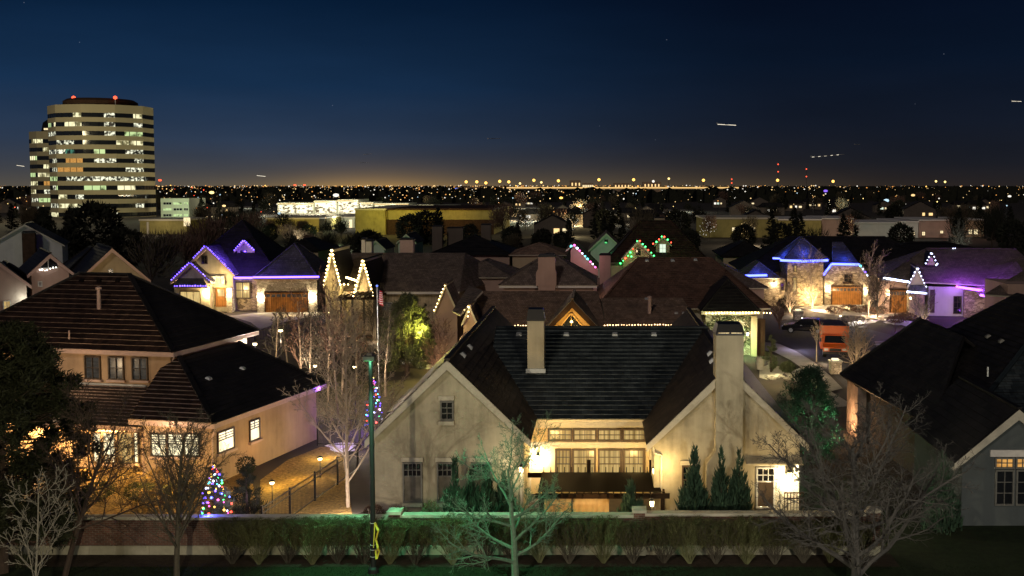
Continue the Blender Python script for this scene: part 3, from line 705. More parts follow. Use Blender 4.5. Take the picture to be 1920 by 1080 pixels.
# ------------------------------------------------------------------ MAIN HOUSE (two front gables, court between)
D1 = 47.0
T = thing('gabled_house', 'grey stucco house with two front gables and a yellow lit court, in the middle foreground', 'house', A(1100, 1000, D1)*1)
T.location.z = 0
RD0 = ('roof_dark', 'roof_dark', 'roof_dark'); RM = ('roof_main', 'lip_main', 'trim'); RW = ('roof_wing', 'roof_wing', 'trim')
pk = A(838, 675, 46.6); lx = pk.x
gable(T, lx, 3.33, pk.z, .98, 47, 67.0, 'stucco', RW, rk=.3, course=.36, lip=.03)
pk2 = A(1366, 686, 46.6); rx = pk2.x
gable(T, rx, 3.25, pk2.z, .98, 47, 68.4, 'stucco', RW, rk=.3, course=.36, lip=.03)
ze = A(1100, 787, 51.1).z; zr = A(1100, 615, 58.4).z
r = MB(); x0, x1 = lx+1.0, rx+.25
r.roof([(x0, 51.1, ze), (x1, 51.1, ze), (x1, 58.4, zr), (x0, 58.4, zr)], .37, .055)
r.roof([(x0, 65.7, ze), (x1, 65.7, ze), (x1, 58.4, zr), (x0, 58.4, zr)], .37, .05)
r.beam((x0, 58.4, zr+.05), (x1, 58.4, zr+.05), .24, .1, 0)
r.build('roof', RM, T)
# lower side roof on the west
sx = lx-3.33
m = MB(); m.box(sx-1.2, sx+.002, 58, 64, 0, 2.6); m.build('side_wall', 'stucco', T)
m = MB(); m.roof([(sx+.3, 57.6, 3.75), (sx-1.6, 57.6, 2.75), (sx-1.6, 64.4, 2.75), (sx+.3, 64.4, 3.75)], .36, .03); m.build('side_roof', RD0, T)
# court
YC = 51.7; cl, cr = lx+3.34, rx-3.26
m = MB(); m.box(cl, cr, YC, YC+.3, 0, ze-.12); m.build('court_wall', 'stucco_yel', T)
m = MB(); m.box(cl-.1, cr+.1, 51.16, 51.24, ze-.34, ze+.02); m.box(cl-.1, cr+.1, 51.241, YC-.001, ze-.3, ze-.26); m.build('fascia', 'trim', T)
m = MB(); m.box(cl, cr, YC-.07, YC-.001, A(0, 839, YC).z, A(0, 828.5, YC).z); m.box(cl, cr, YC-.06, YC-.001, A(0, 801.5, YC).z, A(0, 797, YC).z); m.build('band', 'trim', T)
for a, c in ((1027, 1073), (1074, 1119), (1120, 1166), (1167, 1211)): pwin(T, a, 803, c, 827, YC, 4, 2, 'win_gold', dep=.1, fw=.09)
for a, c in ((1041, 1071), (1073, 1117), (1121, 1166), (1168, 1209)): pwin(T, a, 841, c, 917, YC, 4, 2, 'win_gold', ny_top=.36, dep=.09, fw=.09)
# gable windows
def lintel(x0, y0, x1, y1, D, d=.12, mat='trim'):
    c, w, h = rect(x0, y0, x1, y1, D); m = MB(); m.obox(c-V((0, d/2, 0)), X, w, Y, d, h); return m.build('lintel', mat, T)
pwin(T, 826, 751, 851, 788, D1, 2, 3, 'glass', 'frame_grey', dep=.12); lintel(823, 742, 852, 750, D1); c_, w_, h_ = rect(823, 789, 852, 796, D1)
m = MB(); m.obox(c_-V((0, .08, 0)), X, w_, Y, .16, h_); m.build('sill', 'trim', T)
for i, (a, c) in enumerate(((756, 792), (820, 858), (884, 922))):
    pwin(T, a, 866, c, 941, D1, 4, 2, 'glass', 'frame_grey', ny_top=.34, lower='blind', dep=.12); lintel(a-3, 857, c+2, 865, D1)
    c_, w_, h_ = rect(a-1, 942, c+1, 949, D1); m = MB(); m.obox(c_-V((0, .08, 0)), X, w_, Y, .16, h_); m.build('sill', 'trim', T)
pwin(T, 1278, 872, 1302, 938, D1, 2, 2, 'glass', 'frame', ny_top=.4, dep=.12); lintel(1275, 863, 1304, 871, D1)
# porch niche on the right: a shallow canopy over window and light
pwin(T, 1417, 875, 1453, 952, D1, 3, 2, 'glass', 'frame_white', ny_top=.34, dep=.12, lower='frame'); lintel(1413, 866, 1455, 873, D1)
m = MB(); a_ = A(1398, 862, D1); b_ = A(1503, 862, D1)
m.poly([(a_.x, D1-.003, a_.z+.12), (b_.x, D1-.003, a_.z+.12), (b_.x, D1-.45, a_.z-.06), (a_.x, D1-.45, a_.z-.06)]); m.poly([(a_.x, D1-.003, a_.z-.08), (b_.x, D1-.003, a_.z-.08), (b_.x, D1-.45, a_.z-.13), (a_.x, D1-.45, a_.z-.13)]); m.poly([(a_.x, D1-.45, a_.z-.13), (b_.x, D1-.45, a_.z-.13), (b_.x, D1-.45, a_.z-.06), (a_.x, D1-.45, a_.z-.06)])
m.build('canopy', 'stucco', T)
rl = MB(); a_ = A(1471, 924, 46.5); b_ = A(1506, 958, 46.5)
for k in range(7): xx = a_.x+(b_.x-a_.x)*k/6; rl.box(xx-.015, xx+.015, 46.48, 46.52, .55, a_.z)
for z in (.62, a_.z-.25, a_.z): rl.beam((a_.x, 46.5, z), (b_.x, 46.5, z), .05, .05)
rl.build('railing', 'wood_dark', T)
m = MB(); m.box(a_.x, b_.x, 46.3, 46.95, 0, .6); m.build('porch_step', 'beige', T)
# chimneys
a_, b_ = A(1342, 800, 46.35), A(1393, 800, 46.35); zt = A(0, 629, 46.35).z
co = chimney(T, a_.x, b_.x, 46.35, 47.6, 0, zt, 'stucco', .48)
sh = MB(); s0 = A(1325, 868, 46.35).x; zz0, zz1 = A(0, 870, 46.35).z, A(0, 846, 46.35).z
sh.poly([(s0, 46.352, 0), (a_.x+.01, 46.352, 0), (a_.x+.01, 46.352, zz1), (s0, 46.352, zz0)]); sh.poly([(s0, 46.352, zz0), (a_.x+.01, 46.352, zz1), (a_.x+.01, 46.999, zz1), (s0, 46.999, zz0)]); sh.poly([(s0, 46.999, 0), (s0, 46.352, 0), (s0, 46.352, zz0), (s0, 46.999, zz0)])
sh.build('chimney_shoulder', 'stucco', co)
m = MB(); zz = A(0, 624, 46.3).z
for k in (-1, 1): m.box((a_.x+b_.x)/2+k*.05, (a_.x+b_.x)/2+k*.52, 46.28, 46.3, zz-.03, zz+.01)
m.build('cap_edge', 'win_gold', co)  # strips glow by themselves, as light along the cap edge
ym = 54.3; a_, b_ = A(989, 690, ym), A(1020, 690, ym)
chimney(T, a_.x, b_.x, ym, ym+1.0, A(0, 699, ym).z, A(0, 602, ym).z, 'stucco', .6, flash=True)
# roof vents and small pipes
def rvent(root, p, n, s=1.0, mat='steel'):
    m = MB(); p = V(p); u = n.cross(Z).normalized(); d = u.cross(n); d = d if d.z > 0 else -d
    m.obox(p+n*.08, u, .34*s, d, .3*s, .02); o = [p+n*.02+u*a*.2*s+d*b*.18*s for a, b in ((-1, -1), (1, -1), (1, 1), (-1, 1))]; q = [p+n*.16*s+u*a*.14*s+d*b*.12*s for a, b in ((-1, -1), (1, -1), (1, 1), (-1, 1))]
    for i in range(4): m.poly([o[i], o[(i+1) % 4], q[(i+1) % 4], q[i]])
    m.poly(q); m.build('roof_vent', mat, root)
mn = V((0, -(zr-ze), 58.4-51.1)).normalized()
for x in (973, 1062, 1153, 1226): rvent(T, PLN(x, 628, V((0, 51.1, ze)), mn), mn, .8)
en = V((.98, 0, 1)).normalized()
for x, y in ((880, 652), (867, 667)): rvent(T, PLN(x, y, pk, en), en, .9)
wn = V((-.98, 0, 1)).normalized()
for x, y in ((1332, 664), (1336, 678)): rvent(T, PLN(x, y, pk2, wn), wn, .9)
# rain pipes
m = MB(); p = A(1224, 838, 46.9); q = A(1240, 850, 46.9)
for a, c in ((p, V((p.x+.05, 46.85, p.z-.25))), (V((p.x+.05, 46.85, p.z-.25)), V((q.x, 46.9, q.z-.1))), (V((q.x, 46.9, q.z-.1)), V((q.x, 46.9, 0)))): m.tube(a, c, .05, .05, 6)
m.build('rain_pipe', 'trim', T)
sconce(1009, 855, 51.7, 'lantern glaring on the side wall of the left gable in the court', 62, c=(1, .84, .56), off=.3, group='court lanterns')
lightpoint(A(1003, 850, 50.0)+V((.8, -.5, .2)), (1, .62, .2), 42, .1)
lightpoint(A(1110, 872, 50.4), (1, .62, .2), 16, .15); lightpoint(A(1190, 868, 50.6), (1, .62, .2), 16, .15)
sconce(1227, 880, 47.6, 'lantern on the right side of the yellow court', 20, off=.3, group='court lanterns')
sconce(1222, 942, 46.0, 'low lantern at the right foot of the pergola', 6, off=.2, group='court lanterns')
sconce(978, 878, 46.6, 'lantern on the white post left of the pergola', 14, off=.25, group='court lanterns')
sconce(1479, 889, 46.9, 'porch light glaring on the right end wall of the gabled house', 95, c=(1, .84, .56), off=.22, group='court lanterns')
# ---- pergola, canvas covered furniture
y0, y1 = 46.2, 49.6
p0, p1 = A(1008, 930, y0), A(1245, 930, y0); zt = p0.z; xl, xr = A(985, 900, 49).x, A(1236, 900, 46).x
t = thing('pergola', 'dark timber pergola with a black awning before the yellow court windows', 'pergola', ((p0.x+p1.x)/2, y0, 0))
m = MB(); m.beam((p0.x-.1, y0, zt), (p1.x+.25, y0, zt), .1, .22); m.beam((xl-.2, y1, zt), (xr+.3, y1, zt), .1, .22); m.beam((p1.x+.02, y0+.3, zt-.01), (p1.x+.02, y1, zt-.01), .1, .2); m.build('beam', 'beam_dark', t)
for x, y in ((p0.x+.15, y0), (p1.x-.06, y0), (p0.x+.1, y1), (p1.x-.2, y1)):
    m = MB(); m.box(x-.09, x+.09, y-.09, y+.09, 0, zt-.111); m.build('post', 'beam_dark', t)
for k in range(16):
    x = A(1019+13.0*k, 880, y1).x; m = MB(); m.beam((x, y0-.25, zt+.05), (x, y1+.35, zt+.05), .045, .16); m.beam((x, y1+.3, zt+.05), (x, y1+.3, zt+.3), .04, .05); m.build('rafter', 'beam_dark', t)
m = MB(); m.poly([(p0.x, y0+.1, zt+.15), (p1.x-.1, y0+.1, zt+.15), (p1.x-.1, y1-.05, zt+.15), (p0.x, y1-.05, zt+.15)]); m.build('awning', 'dark_cloth', t)
for x in (1104, 1221):
    a_ = A(x, 863, y1); m = MB(); m.box(a_.x-.09, a_.x+.09, y1-.06, y1+.1, zt+.15, a_.z); m.build('post_head', 'beam_dark', t)
t = thing('lantern_post', 'slim white post beside the bare tree, carrying a lantern', 'post', A(977, 960, 46.8))
a_ = A(977, 888, 46.8); m = MB(); m.tube((a_.x, 46.8, 0), (a_.x, 46.8, a_.z), .06, .05, 8, cap=True); m.lathe((a_.x, 46.8, 0), [(.12, 0), (.12, .1), (.06, .14)], 8); m.build('post', 'trim', t)
def cover(label, x0, x1, yt, D, seed, d=1.4):
    a, b = A(x0, yt, D), A(x1, yt, D); t = thing('furniture_cover', label, 'furniture cover', ((a.x+b.x)/2, D, 0), 'canvas furniture covers')
    m = MB(); n = 26; w = b.x-a.x; g = []
    path = [(0, 0, 0), (0, 0, .5), (0, .04, .85), (0, .15, .97), (0, d*.5, 1.0), (0, d*.85, .97), (0, d, .85), (0, d, 0)]
    for i in range(n+1):
        u = i/n; e = min(u, 1-u); col = []
        for (_, yy, zz) in path:
            fold = (.05*math.sin(u*34+seed)+.09*noise.noise(V((u*7, zz*3, seed))))*(1.1-zz*.6)
            col.append(V((a.x+w*u, D+yy+fold*(1 if yy < d/2 else -1), a.z*zz*(1-.05*max(0, .06-e)/.06)+.05*noise.noise(V((u*6, seed, yy*3)))*zz)))
        g.append(col)
    vs = [p for c in g for p in c]; k = len(path)
    m.raw(vs, [(i*k+j, (i+1)*k+j, (i+1)*k+j+1, i*k+j+1) for i in range(n) for j in range(k-1)])
    m.raw(g[0], [tuple(range(k))]); m.raw(g[-1], [tuple(reversed(range(k)))])
    m.build('canvas', 'tarp', t, smooth=True)
    s = MB(); s.beam((a.x-.02, D-.08, a.z*.5), (b.x+.02, D-.08, a.z*.46), .02, .05); s.build('strap', 'wood_dark', t)
cover('beige canvas cover over long outdoor furniture under the pergola', 1074, 1142, 936, 46.6, 3)
cover('smaller beige canvas cover left of the long one, behind the green lit tree', 1020, 1070, 937, 46.7, 9)
lightpoint(A(1455, 905, 45.6), (1, .68, .28), 16, .15); lightpoint(A(1245, 880, 46.2), (1, .66, .25), 22, .15)
lightpoint(A(1110, 940, 44.9), (1, .6, .22), 26, .1)
# ------------------------------------------------------------------ LEFT HOUSE (peach, two storeys, hip roofs), corner points found on its own planes
def GZ(px, py, z): return G(px, py, z)
R2, L2, B2 = GZ(325, 661, 6.0), GZ(-115, 645, 6.0), GZ(486, 620, 6.0)
T = thing('hip_roofed_house', 'peach two storey house with dark hip roofs and glowing ground floor windows, left foreground', 'house', (GZ(300, 800, 0).x-1, 59, 0)); T.location.z = 0
u = (R2-L2); u.z = 0; u.normalize(); v = V((-u.y, u.x, 0)); v2 = (B2-R2).normalized()
RL = ('roof_left', 'lip_left', 'trim_pink'); RL_shade = ('roof_dark', 'roof_dark', 'trim_pink')  # side slopes take a darker tile for the shade on them
ap = V((0, 0, 0)); mid = (R2+B2)/2
apx = PLN(242, 515, mid, v.cross(Z).cross(Z) if False else v)      # ridge end on the vertical plane through the middle of the depth
rl = apx + (PLN(150, 516, mid, v)-apx)
rl.z = apx.z
B1 = L2+(B2-R2)
r = MB(); r.roof([L2, R2, apx, rl], .38, .06); r.build('front_roof', RL, T)
r = MB(); r.roof([R2, B2, apx], .38, .03); r.roof([B2, B1, rl, apx], .38, .03); r.roof([B1, L2, rl], .38, .03)
r.beam(R2+Z*.05, apx+Z*.06, .26, .12, 0); r.beam(B2+Z*.05, apx+Z*.05, .24, .1, 0); r.beam(L2+Z*.05, rl+Z*.06, .26, .12, 0); r.beam(rl+Z*.05, apx+Z*.05, .24, .1, 0); r.build('side_roof', RL_shade, T)
ov = .55; w0, w1, w2, w3 = L2+u*ov+v*ov, R2-u*ov+v*ov, B2-u*ov-v*ov, B1+u*ov-v*ov
m = MB()
for p, q in ((w0, w1), (w1, w2), (w2, w3), (w3, w0)): m.poly([V((p.x, p.y, 0)), V((q.x, q.y, 0)), V((q.x, q.y, 5.85)), V((p.x, p.y, 5.85))])
m.build('upper_wall', 'peach', T)
def eave(root, p, q, inn, h=.24, mat='trim_pink', ov=.55):
    m = MB(); d = (q-p).normalized(); i = inn.normalized()
    m.beam(p+i*.05-Z*.14, q+i*.05-Z*.14, .06, h); m.poly([p-Z*.25+i*.08, q-Z*.25+i*.08, q-Z*.25+i*ov, p-Z*.25+i*ov]); m.build('eave_board', mat, root)
eave(T, L2, R2, v); eave(T, R2, B2, -u)
def wpt(px, py, p0, n): return PLN(px, py, p0, n)
def swin(x0, y0, x1, y1, p0, ud, nx, ny, pane, fr='frame', **k):
    n = ud.cross(Z); a, b = PLN(x0, y1, p0, n), PLN(x1, y0, p0, n); a2 = PLN(x0, y0, p0, n)
    w = (V((b.x, b.y, 0))-V((a.x, a.y, 0))).dot(ud); h = abs(a2.z-a.z); c = V(((a.x+b.x)/2, (a.y+b.y)/2, (a.z+a2.z)/2))
    if abs(ud.dot(u)) < .9: c.z = (PLN((x0+x1)/2, (y0+y1)/2, p0, n)).z
    o = win(T, c, w, h, nx, ny, pane, fr, u=ud, **k)
    sl = MB(); sl.obox(c-Z*(h/2+.06)+n*.09, ud, w+.16, n, .18, .12); sl.build('sill', 'trim_pink' if fr != 'frame_grey' else 'frame_grey', o); return o
for a, c, dy in ((161, 189, 0), (205, 233, 1), (249, 278, 2)): swin(a, 667+dy, c, 710+dy, w0, u, 2, 2, 'win_dim', dep=.12)
# lower front wing
zq = 3.3
R1, L1, F1 = GZ(402, 795, zq), GZ(240, 787, zq), GZ(615, 719, zq)
ul = (R1-L1); ul.normalize(); vl = (F1-R1).normalized()
nf = None
tr = PLN(336, 671, w1, v)                         # where the hip runs into the upper wall
nfr = (R1-L1).cross(tr-L1).normalized(); tl = PLN(300, 692, L1, nfr); tr = PLN(336, 671, L1, nfr)
nsd = (F1-R1).cross(tr-R1).normalized(); t2 = PLN(447, 642, R1, nsd)
r = MB(); r.roof([L1, R1, tr, tl], .38, .06); r.build('lower_front_roof', RL, T)
r = MB(); r.roof([R1, F1, t2, tr], .38, .03); r.beam(R1+Z*.05, tr+Z*.06, .26, .12, 0); r.beam(F1+Z*.05, t2+Z*.05, .24, .1, 0)
bk = F1-ul*5; r.roof([F1, bk, t2-ul*1.5, t2], .38, .03); r.build('lower_side_roof', RL_shade, T)
eave(T, L1, R1, vl); eave(T, R1, F1, -ul)
o2 = .5; a0, a1, a2 = L1+ul*o2+vl*o2, R1-ul*o2+vl*o2, F1-ul*o2-vl*o2
m = MB()
for p, q in ((a0, a1), (a1, a2), (a2, a2-ul*6), (a0+vl*6, a0)): m.poly([V((p.x, p.y, 0)), V((q.x, q.y, 0)), V((q.x, q.y, zq-.22)), V((p.x, p.y, zq-.22))])
m.build('lower_wall', 'peach', T)
for a, c in ((284, 314), (315, 345), (346, 375)): swin(a, 811, c, 855, a0, ul, 2, 4, 'win_white', dep=.1, ny_top=.45)
swin(407, 805, 438, 846, a1, vl, 2, 3, 'win_white', ny_top=.4); swin(467, 786, 486, 826, a1, vl, 2, 3, 'win_white', ny_top=.4)
# patio roof on the left with glazed doors under it
e1, e0 = GZ(263, 801, 2.75), GZ(60, 791, 2.75)
tw1, tw0 = PLN(276, 726, w0, v), PLN(40, 716, w0, v)
r = MB(); r.roof([e0, e1, tw1-v*.02, tw0-v*.02], .38, .06); r.build('patio_roof', RL, T); eave(T, e0, e1, v, ov=.9)
m = MB(); m.beam(tw0-v*.06+Z*.08, tw1-v*.06+Z*.08, .1, .12); m.build('flashing', 'steel', T)
pw = e0+v*1.6
m = MB(); p, q = pw-u*4, e1+v*1.6+u*2.0; m.poly([V((p.x, p.y, 0)), V((q.x, q.y, 0)), V((q.x, q.y, 2.7)), V((p.x, p.y, 2.7))]); m.build('patio_wall', 'peach', T)
for i, (a, c) in enumerate(((176, 192), (194, 218), (221, 250), (252, 261))): swin(a, 809, c, 868, pw, u, 1, 1, 'win_white' if i != 2 else 'win_warm', dep=.1)
m = MB(); p = GZ(271, 872, 0); p = PLN(271, 870, e1+v*.5, v); m.tube((p.x, p.y, 0), (p.x, p.y, 2.5), .11, .11, 8); m.lathe((p.x, p.y, 2.4), [(.11, 0), (.2, .1), (.2, .2)], 8); m.build('column', 'trim_pink', T)
for q_, d_ in ((R2-Z*.3-u*.1+v*.2, w1), (R1-Z*.3-ul*.08+vl*.2, a1)):
    m = MB(); e = V((d_.x, d_.y, q_.z-.5))+u*.06-v*.06; m.tube(q_, e, .05, .05, 6); m.tube(e, V((e.x, e.y, e.z-(1.0 if d_ is w1 else 2.3))), .05, .05, 6); m.build('rain_pipe', 'trim_pink', T)
pipe = MB(); nn = (R2-L2).cross(apx-L2).normalized(); nn = nn if nn.z > 0 else -nn
p = PLN(186, 580, L2, nn); q = p+Z*1.15; pipe.tube(p, q, .13, .1, 8, cap=True); pipe.lathe(q, [(.1, 0), (.17, .02), (.17, .14), (.02, .2)], 8); pipe.build('flue', 'trim_pink', T)
pipe = MB(); p = PLN(130, 636, L2, nn); pipe.tube(p, p+Z*.5, .05, .05, 6, cap=True); pipe.build('vent_pipe', 'trim_pink', T)
for x in (154, 187, 222): rvent(T, PLN(x, 527, L2, nn), nn, .8, 'roof_left')
ns_ = nsd if nsd.z > 0 else -nsd
for x, y in ((391, 711), (455, 692)): rvent(T, PLN(x, y, R1, ns_), ns_, .8)
# added warm lights assumed for that house: under the patio roof and by its walls
lightpoint(e1+v*.8-u*3-Z*.5, (1, .6, .22), 200, .15); lightpoint(e1+v*.2-u*7-Z*.4, (1, .6, .22), 240, .15); lightpoint(V((e1.x-2, 51.5, 2.0)), (1, .6, .2), 60, .2); lightpoint(V((e1.x+2.5, 50.2, 1.2)), (1, .6, .2), 30, .2)
c_ = (a0+a1)/2; lightpoint(V((c_.x, c_.y, 2.6))-vl*1.2, (1, .68, .42), 20, .2)
lightpoint(V((w0.x, w0.y, 4.6))+u*9-v*3.0, (1, .7, .4), 30, .3)
lightpoint(V((a1.x, a1.y, 1.2))+vl*3.2+ul*1.1, (1, .55, .25), 5, .15)
# ------------------------------------------------------------------ RIGHT HOUSE (black roofs, cool front gable)
T = thing('dark_roofed_house', 'house under big black roofs at the right edge, with a cool grey front gable', 'house', (20, 48, 0))
e0, e1 = G(1790, 823, 3.4), G(1575, 703, 3.4)
RD = ('roof_dark', 'roof_dark', 'roof_dark'); RD_lit = ('roof_main', 'roof_dark', 'roof_dark')  # bluer tile on the front slope stands for the light there
m_ = .66; xe = e0.x; y0 = e0.y; rx_ = xe+8.2; zr = 3.4+m_*8.2; yb = e1.y
r = MB(); r.roof([(xe, y0, 3.4), (xe-.9, 65, 3.4), (rx_, 63, zr), (rx_, y0+8.2, zr)], .38, .04); r.roof([(xe-.9, 65, 3.4), (rx_+8, 71, 3.4), (rx_, 63, zr)], .38, .04)
r.roof([(rx_, y0+8.2, zr), (rx_, 63, zr), (rx_+8, 71, 3.4), (rx_+8, y0, 3.4)], .38, .04); r.build('roof', RD, T)
r = MB(); r.roof([(xe, y0, 3.4), (rx_+8, y0, 3.4), (rx_, y0+8.2, zr)], .38, .04); r.beam((xe, y0, 3.45), (rx_, y0+8.2, zr+.05), .24, .1, 0); r.build('front_roof', RD_lit, T)
ra = A(1727, 597, yb); gx = ra.x; gs = (ra.z-3.4)/(gx-e1.x)
r = MB(); r.roof([(e1.x, yb, 3.4), (xe-.3, 51.5, 3.4), (gx, 58, ra.z), (gx, yb, ra.z)], .38, .03); r.roof([(gx, yb, ra.z), (gx, 58, ra.z), (gx+5, 60, ra.z-5*gs), (gx+5, yb, ra.z-5*gs)], .38, .03)
r.beam((e1.x, yb, 3.45), (gx, yb, ra.z+.05), .22, .12, 1); r.build('rear_roof', ('roof_dark', 'roof_dark', 'roof_dark'), T)
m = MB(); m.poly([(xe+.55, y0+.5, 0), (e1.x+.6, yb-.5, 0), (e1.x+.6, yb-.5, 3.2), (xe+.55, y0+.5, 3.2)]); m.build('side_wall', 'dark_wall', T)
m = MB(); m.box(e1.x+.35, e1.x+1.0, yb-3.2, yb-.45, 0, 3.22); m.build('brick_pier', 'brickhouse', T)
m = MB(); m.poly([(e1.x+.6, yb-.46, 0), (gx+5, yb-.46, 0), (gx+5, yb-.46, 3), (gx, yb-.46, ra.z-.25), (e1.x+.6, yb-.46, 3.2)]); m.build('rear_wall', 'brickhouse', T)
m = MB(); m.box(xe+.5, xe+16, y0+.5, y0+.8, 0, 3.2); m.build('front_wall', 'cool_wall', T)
m = MB(); m.box(xe, xe+5, y0+.02, y0+.1, 3.1, 3.38); m.box(xe+.02, xe+5, y0+.101, y0+.5, 3.1, 3.14); m.build('gutter', 'cap', T)
# front gable
g0 = A(1912, 767, 46.3); s_ = .86
gable(T, g0.x, 2.3, g0.z, s_, 46.8, 54, 'cool_wall', RD, trim='cap', ovs=.5, ovf=.45, rk=.34, lip=.04)
c0, w0_, h0 = rect(1864, 856, 1962, 947, 46.8)
m = MB(); m.obox(c0+V((0, -.05, h0/2+.16)), X, w0_+.5, Y, .1, .3); m.build('lintel', 'trim_white', T)
for a, c in ((1864, 1901), (1903, 1940)):
    pwin(T, a, 857, c, 878, 46.8, 3, 2, 'win_orange', 'frame_grey', dep=.12); pwin(T, a, 880, c, 947, 46.8, 2, 3, 'glass', 'frame_grey', dep=.11)
sw = V((e1.x-xe, yb-y0, 0)).normalized()
p_ = V((xe+.54, y0+.5, 0))
for i, (a, c, t_, b_) in enumerate(((1747, 1752, 822, 862), (1764, 1772, 831, 852))):
    n_ = V((-sw.y, sw.x, 0)); q = PLN((a+c)/2, (t_+b_)/2, p_, n_); win(T, q+n_*.02, .75 if i else .6, 1.6 if i == 0 else .9, 2, 3, 'win_orange', 'frame', u=-sw, dep=.08)
m = MB(); p = V((xe+.5, y0+.42, 3.1)); m.tube(V((xe+.1, y0+.06, 3.1)), V((xe+.62, y0+.4, 2.7)), .05, .05, 6); m.tube(V((xe+.62, y0+.4, 2.7)), V((xe+.62, y0+.4, 0)), .05, .05, 6); m.build('rain_pipe', 'trim_white', T)
nl = V((-m_, 0, 1)).normalized()
for x, y in ((1738, 612), (1757, 617), (1853, 632), (1878, 641), (1731, 722), (1702, 694)): rvent(T, PLN(x, y, V((xe-.4, 57, 3.4)), nl), nl, .8, 'frame_grey')
for x, y in ((1698, 711), (1852, 706)):
    m = MB(); q = PLN(x, y, V((xe-.4, 57, 3.4)), nl); m.tube(q, q+Z*.5, .05, .05, 6, cap=True); m.build('vent_pipe', 'steel', T)
lightpoint((e1.x-.5, yb-2.2, 1.0), (1, .55, .25), 45, .1); 
# ------------------------------------------------------------------ MIDDLE ROW
RB = ('roof_brown', 'lip_dim', 'trim'); RG = ('roof_grey', 'lip_dim', 'trim'); RBL = ('roof_blue', 'roof_blue', 'trim')
# -- house with the warm eave bulbs, right behind the main house
DB = 89.0
T = thing('shake_roofed_house', 'long brown shake roof house with warm eave bulbs, right behind the grey gabled house', 'house', A(1090, 690, DB)); T.location.z = 0
ze = A(1100, 611, DB).z; zr = A(1100, 546, DB+6.6).z; ms = (zr-ze)/6.6
xa, xb, xc_ = A(888, 600, DB).x, A(1136, 600, DB).x, A(1312, 600, DB).x
r = MB(); x1 = A(893, 546, DB+6.6).x; x2 = A(1118, 546, DB+6.6).x; x3 = A(1158, 562, DB+5.2).x; x4 = A(1280, 562, DB+5.2).x; z3 = ze+ms*5.2
r.roof([(xa, DB, ze), (xb, DB, ze), (x2+(xb-x2)*.2, DB+6.6, zr), (x1, DB+6.6, zr)], .34, .03); r.roof([(xb-.002, DB, ze-.001), (xc_, DB, ze-.001), (x4, DB+5.2, z3), (xb-.4, DB+5.2, z3)], .34, .03)
r.roof([(x1, DB+6.6, zr), (x2, DB+6.6, zr), (xb, DB+13, ze), (xa, DB+13, ze)], .34, .03, flat=True); r.roof([(xc_, DB, ze), (xc_, DB+10.4, ze), (x4, DB+5.2, z3)], .34, .03)
r.build('roof', RB, T)
walls(T, xa+.5, xc_-.6, DB+.5, DB+12.5, ze-.1, 'pinkish')
walls(T, xa-.6, xa+2.2, DB-4.5, DB+4, ze-.4, 'pinkish', name='wing_wall')
m = MB(); m.beam((xa+.2, DB+.02, ze-.12), (xc_-.1, DB+.02, ze-.12), .08, .2); m.build('gutter', 'trim', T)
yd = DB-2.0; pd = A(1073, 561, yd-.4)
gable(T, pd.x, 2.1, pd.z, 1.08, yd, DB+5, 'wood_gold', RG, ovf=.45, ovs=.45, rk=.5, trim='wood_dark', z0=0, lip=.03)
tp_ = A(1071, 587, yd-.05); ta, tb = A(1047, 616, yd-.05), A(1095, 616, yd-.05)
m = MB(); m.poly([ta, tb, tp_]); f = m.build('gable_window', 'glass', T)
m = MB(); m.beam(ta+V((0, -.04, 0)), tp_+V((0, -.04, 0)), .06, .1); m.beam(tb+V((0, -.04, 0)), tp_+V((0, -.04, 0)), .06, .1); m.beam(V((tp_.x, yd-.09, ta.z)), tp_+V((0, -.04, 0)), .05, .06); m.build('frame', 'wood_gold', f)
string('row of warm bulbs under the long eave right of the gold timber gable', [A(1131, 609.5, DB-.08), A(1272, 608.5, DB-.08)], ['b_warm'], .23, .062, 'warm bulbs under the brown eave')
string('short row of warm bulbs under the eave left of the gold timber gable', [A(958, 610, DB-.08), A(1020, 610, DB-.08)], ['b_warm'], .23, .062, 'warm bulbs under the brown eave')
string('row of bulbs inside the triangular gable window', [A(1053, 612, yd-.16), A(1089, 612, yd-.16)], ['b_white'], .2, .035)
lightpoint(A(1070, 610, yd-1.2), (1, .65, .2), 22, .1)
m = MB(); p = PLN(1218, 588, V((0, DB, ze)), V((0, -ms, 1)).normalized()); m.tube(p, p+Z*1.35, .16, .14, 8, cap=True); m.lathe(p+Z*1.35, [(.14, 0), (.22, .02), (.22, .12), (.02, .2)], 8); m.build('flue', 'trim_pink', T)
for x, y in ((1212, 561), (1268, 588), (1282, 588), (1098, 573)):
    p = PLN(x, y, V((0, DB, ze)), V((0, -ms, 1)).normalized()); rvent(T, p, V((0, -ms, 1)).normalized(), .8, 'steel')
# narrow lit gables on its left end
for k, (px, py, dd, hf, lb) in enumerate(((836, 532, 96, 1.0, 'bulbs on the narrow steep gable left of the brown shake roof'), (881, 571, 88, .55, 'bulbs on the small lower gable at the left end of the brown shake roof'))):
    p = A(px, py, dd); gable(T, p.x, hf, p.z, 2.3, dd, dd+4, 'pinkish', RG, ovf=.25, ovs=.15, rk=.2, lip=.03, wname='gable_wall')
    string(lb, [V((p.x-hf-.1, dd-.35, p.z-2.3*(hf+.1))), V((p.x, dd-.35, p.z+.05))] if k == 0 else [A(863, 592, dd-.4), p+V((0, -.4, .05)), A(877, 598, dd-.4)], ['b_white'], .32, .055)
r = MB(); q0, q1, q2, q3 = A(848, 583, 88), A(862, 590, 86), A(905, 545, 93), A(880, 535, 97); r.roof([q0, q1, q2, q3], .34, .03); r.build('porch_roof', RG, T)
lightpoint(A(866, 600, 84), (1, .7, .45), 18, .1)
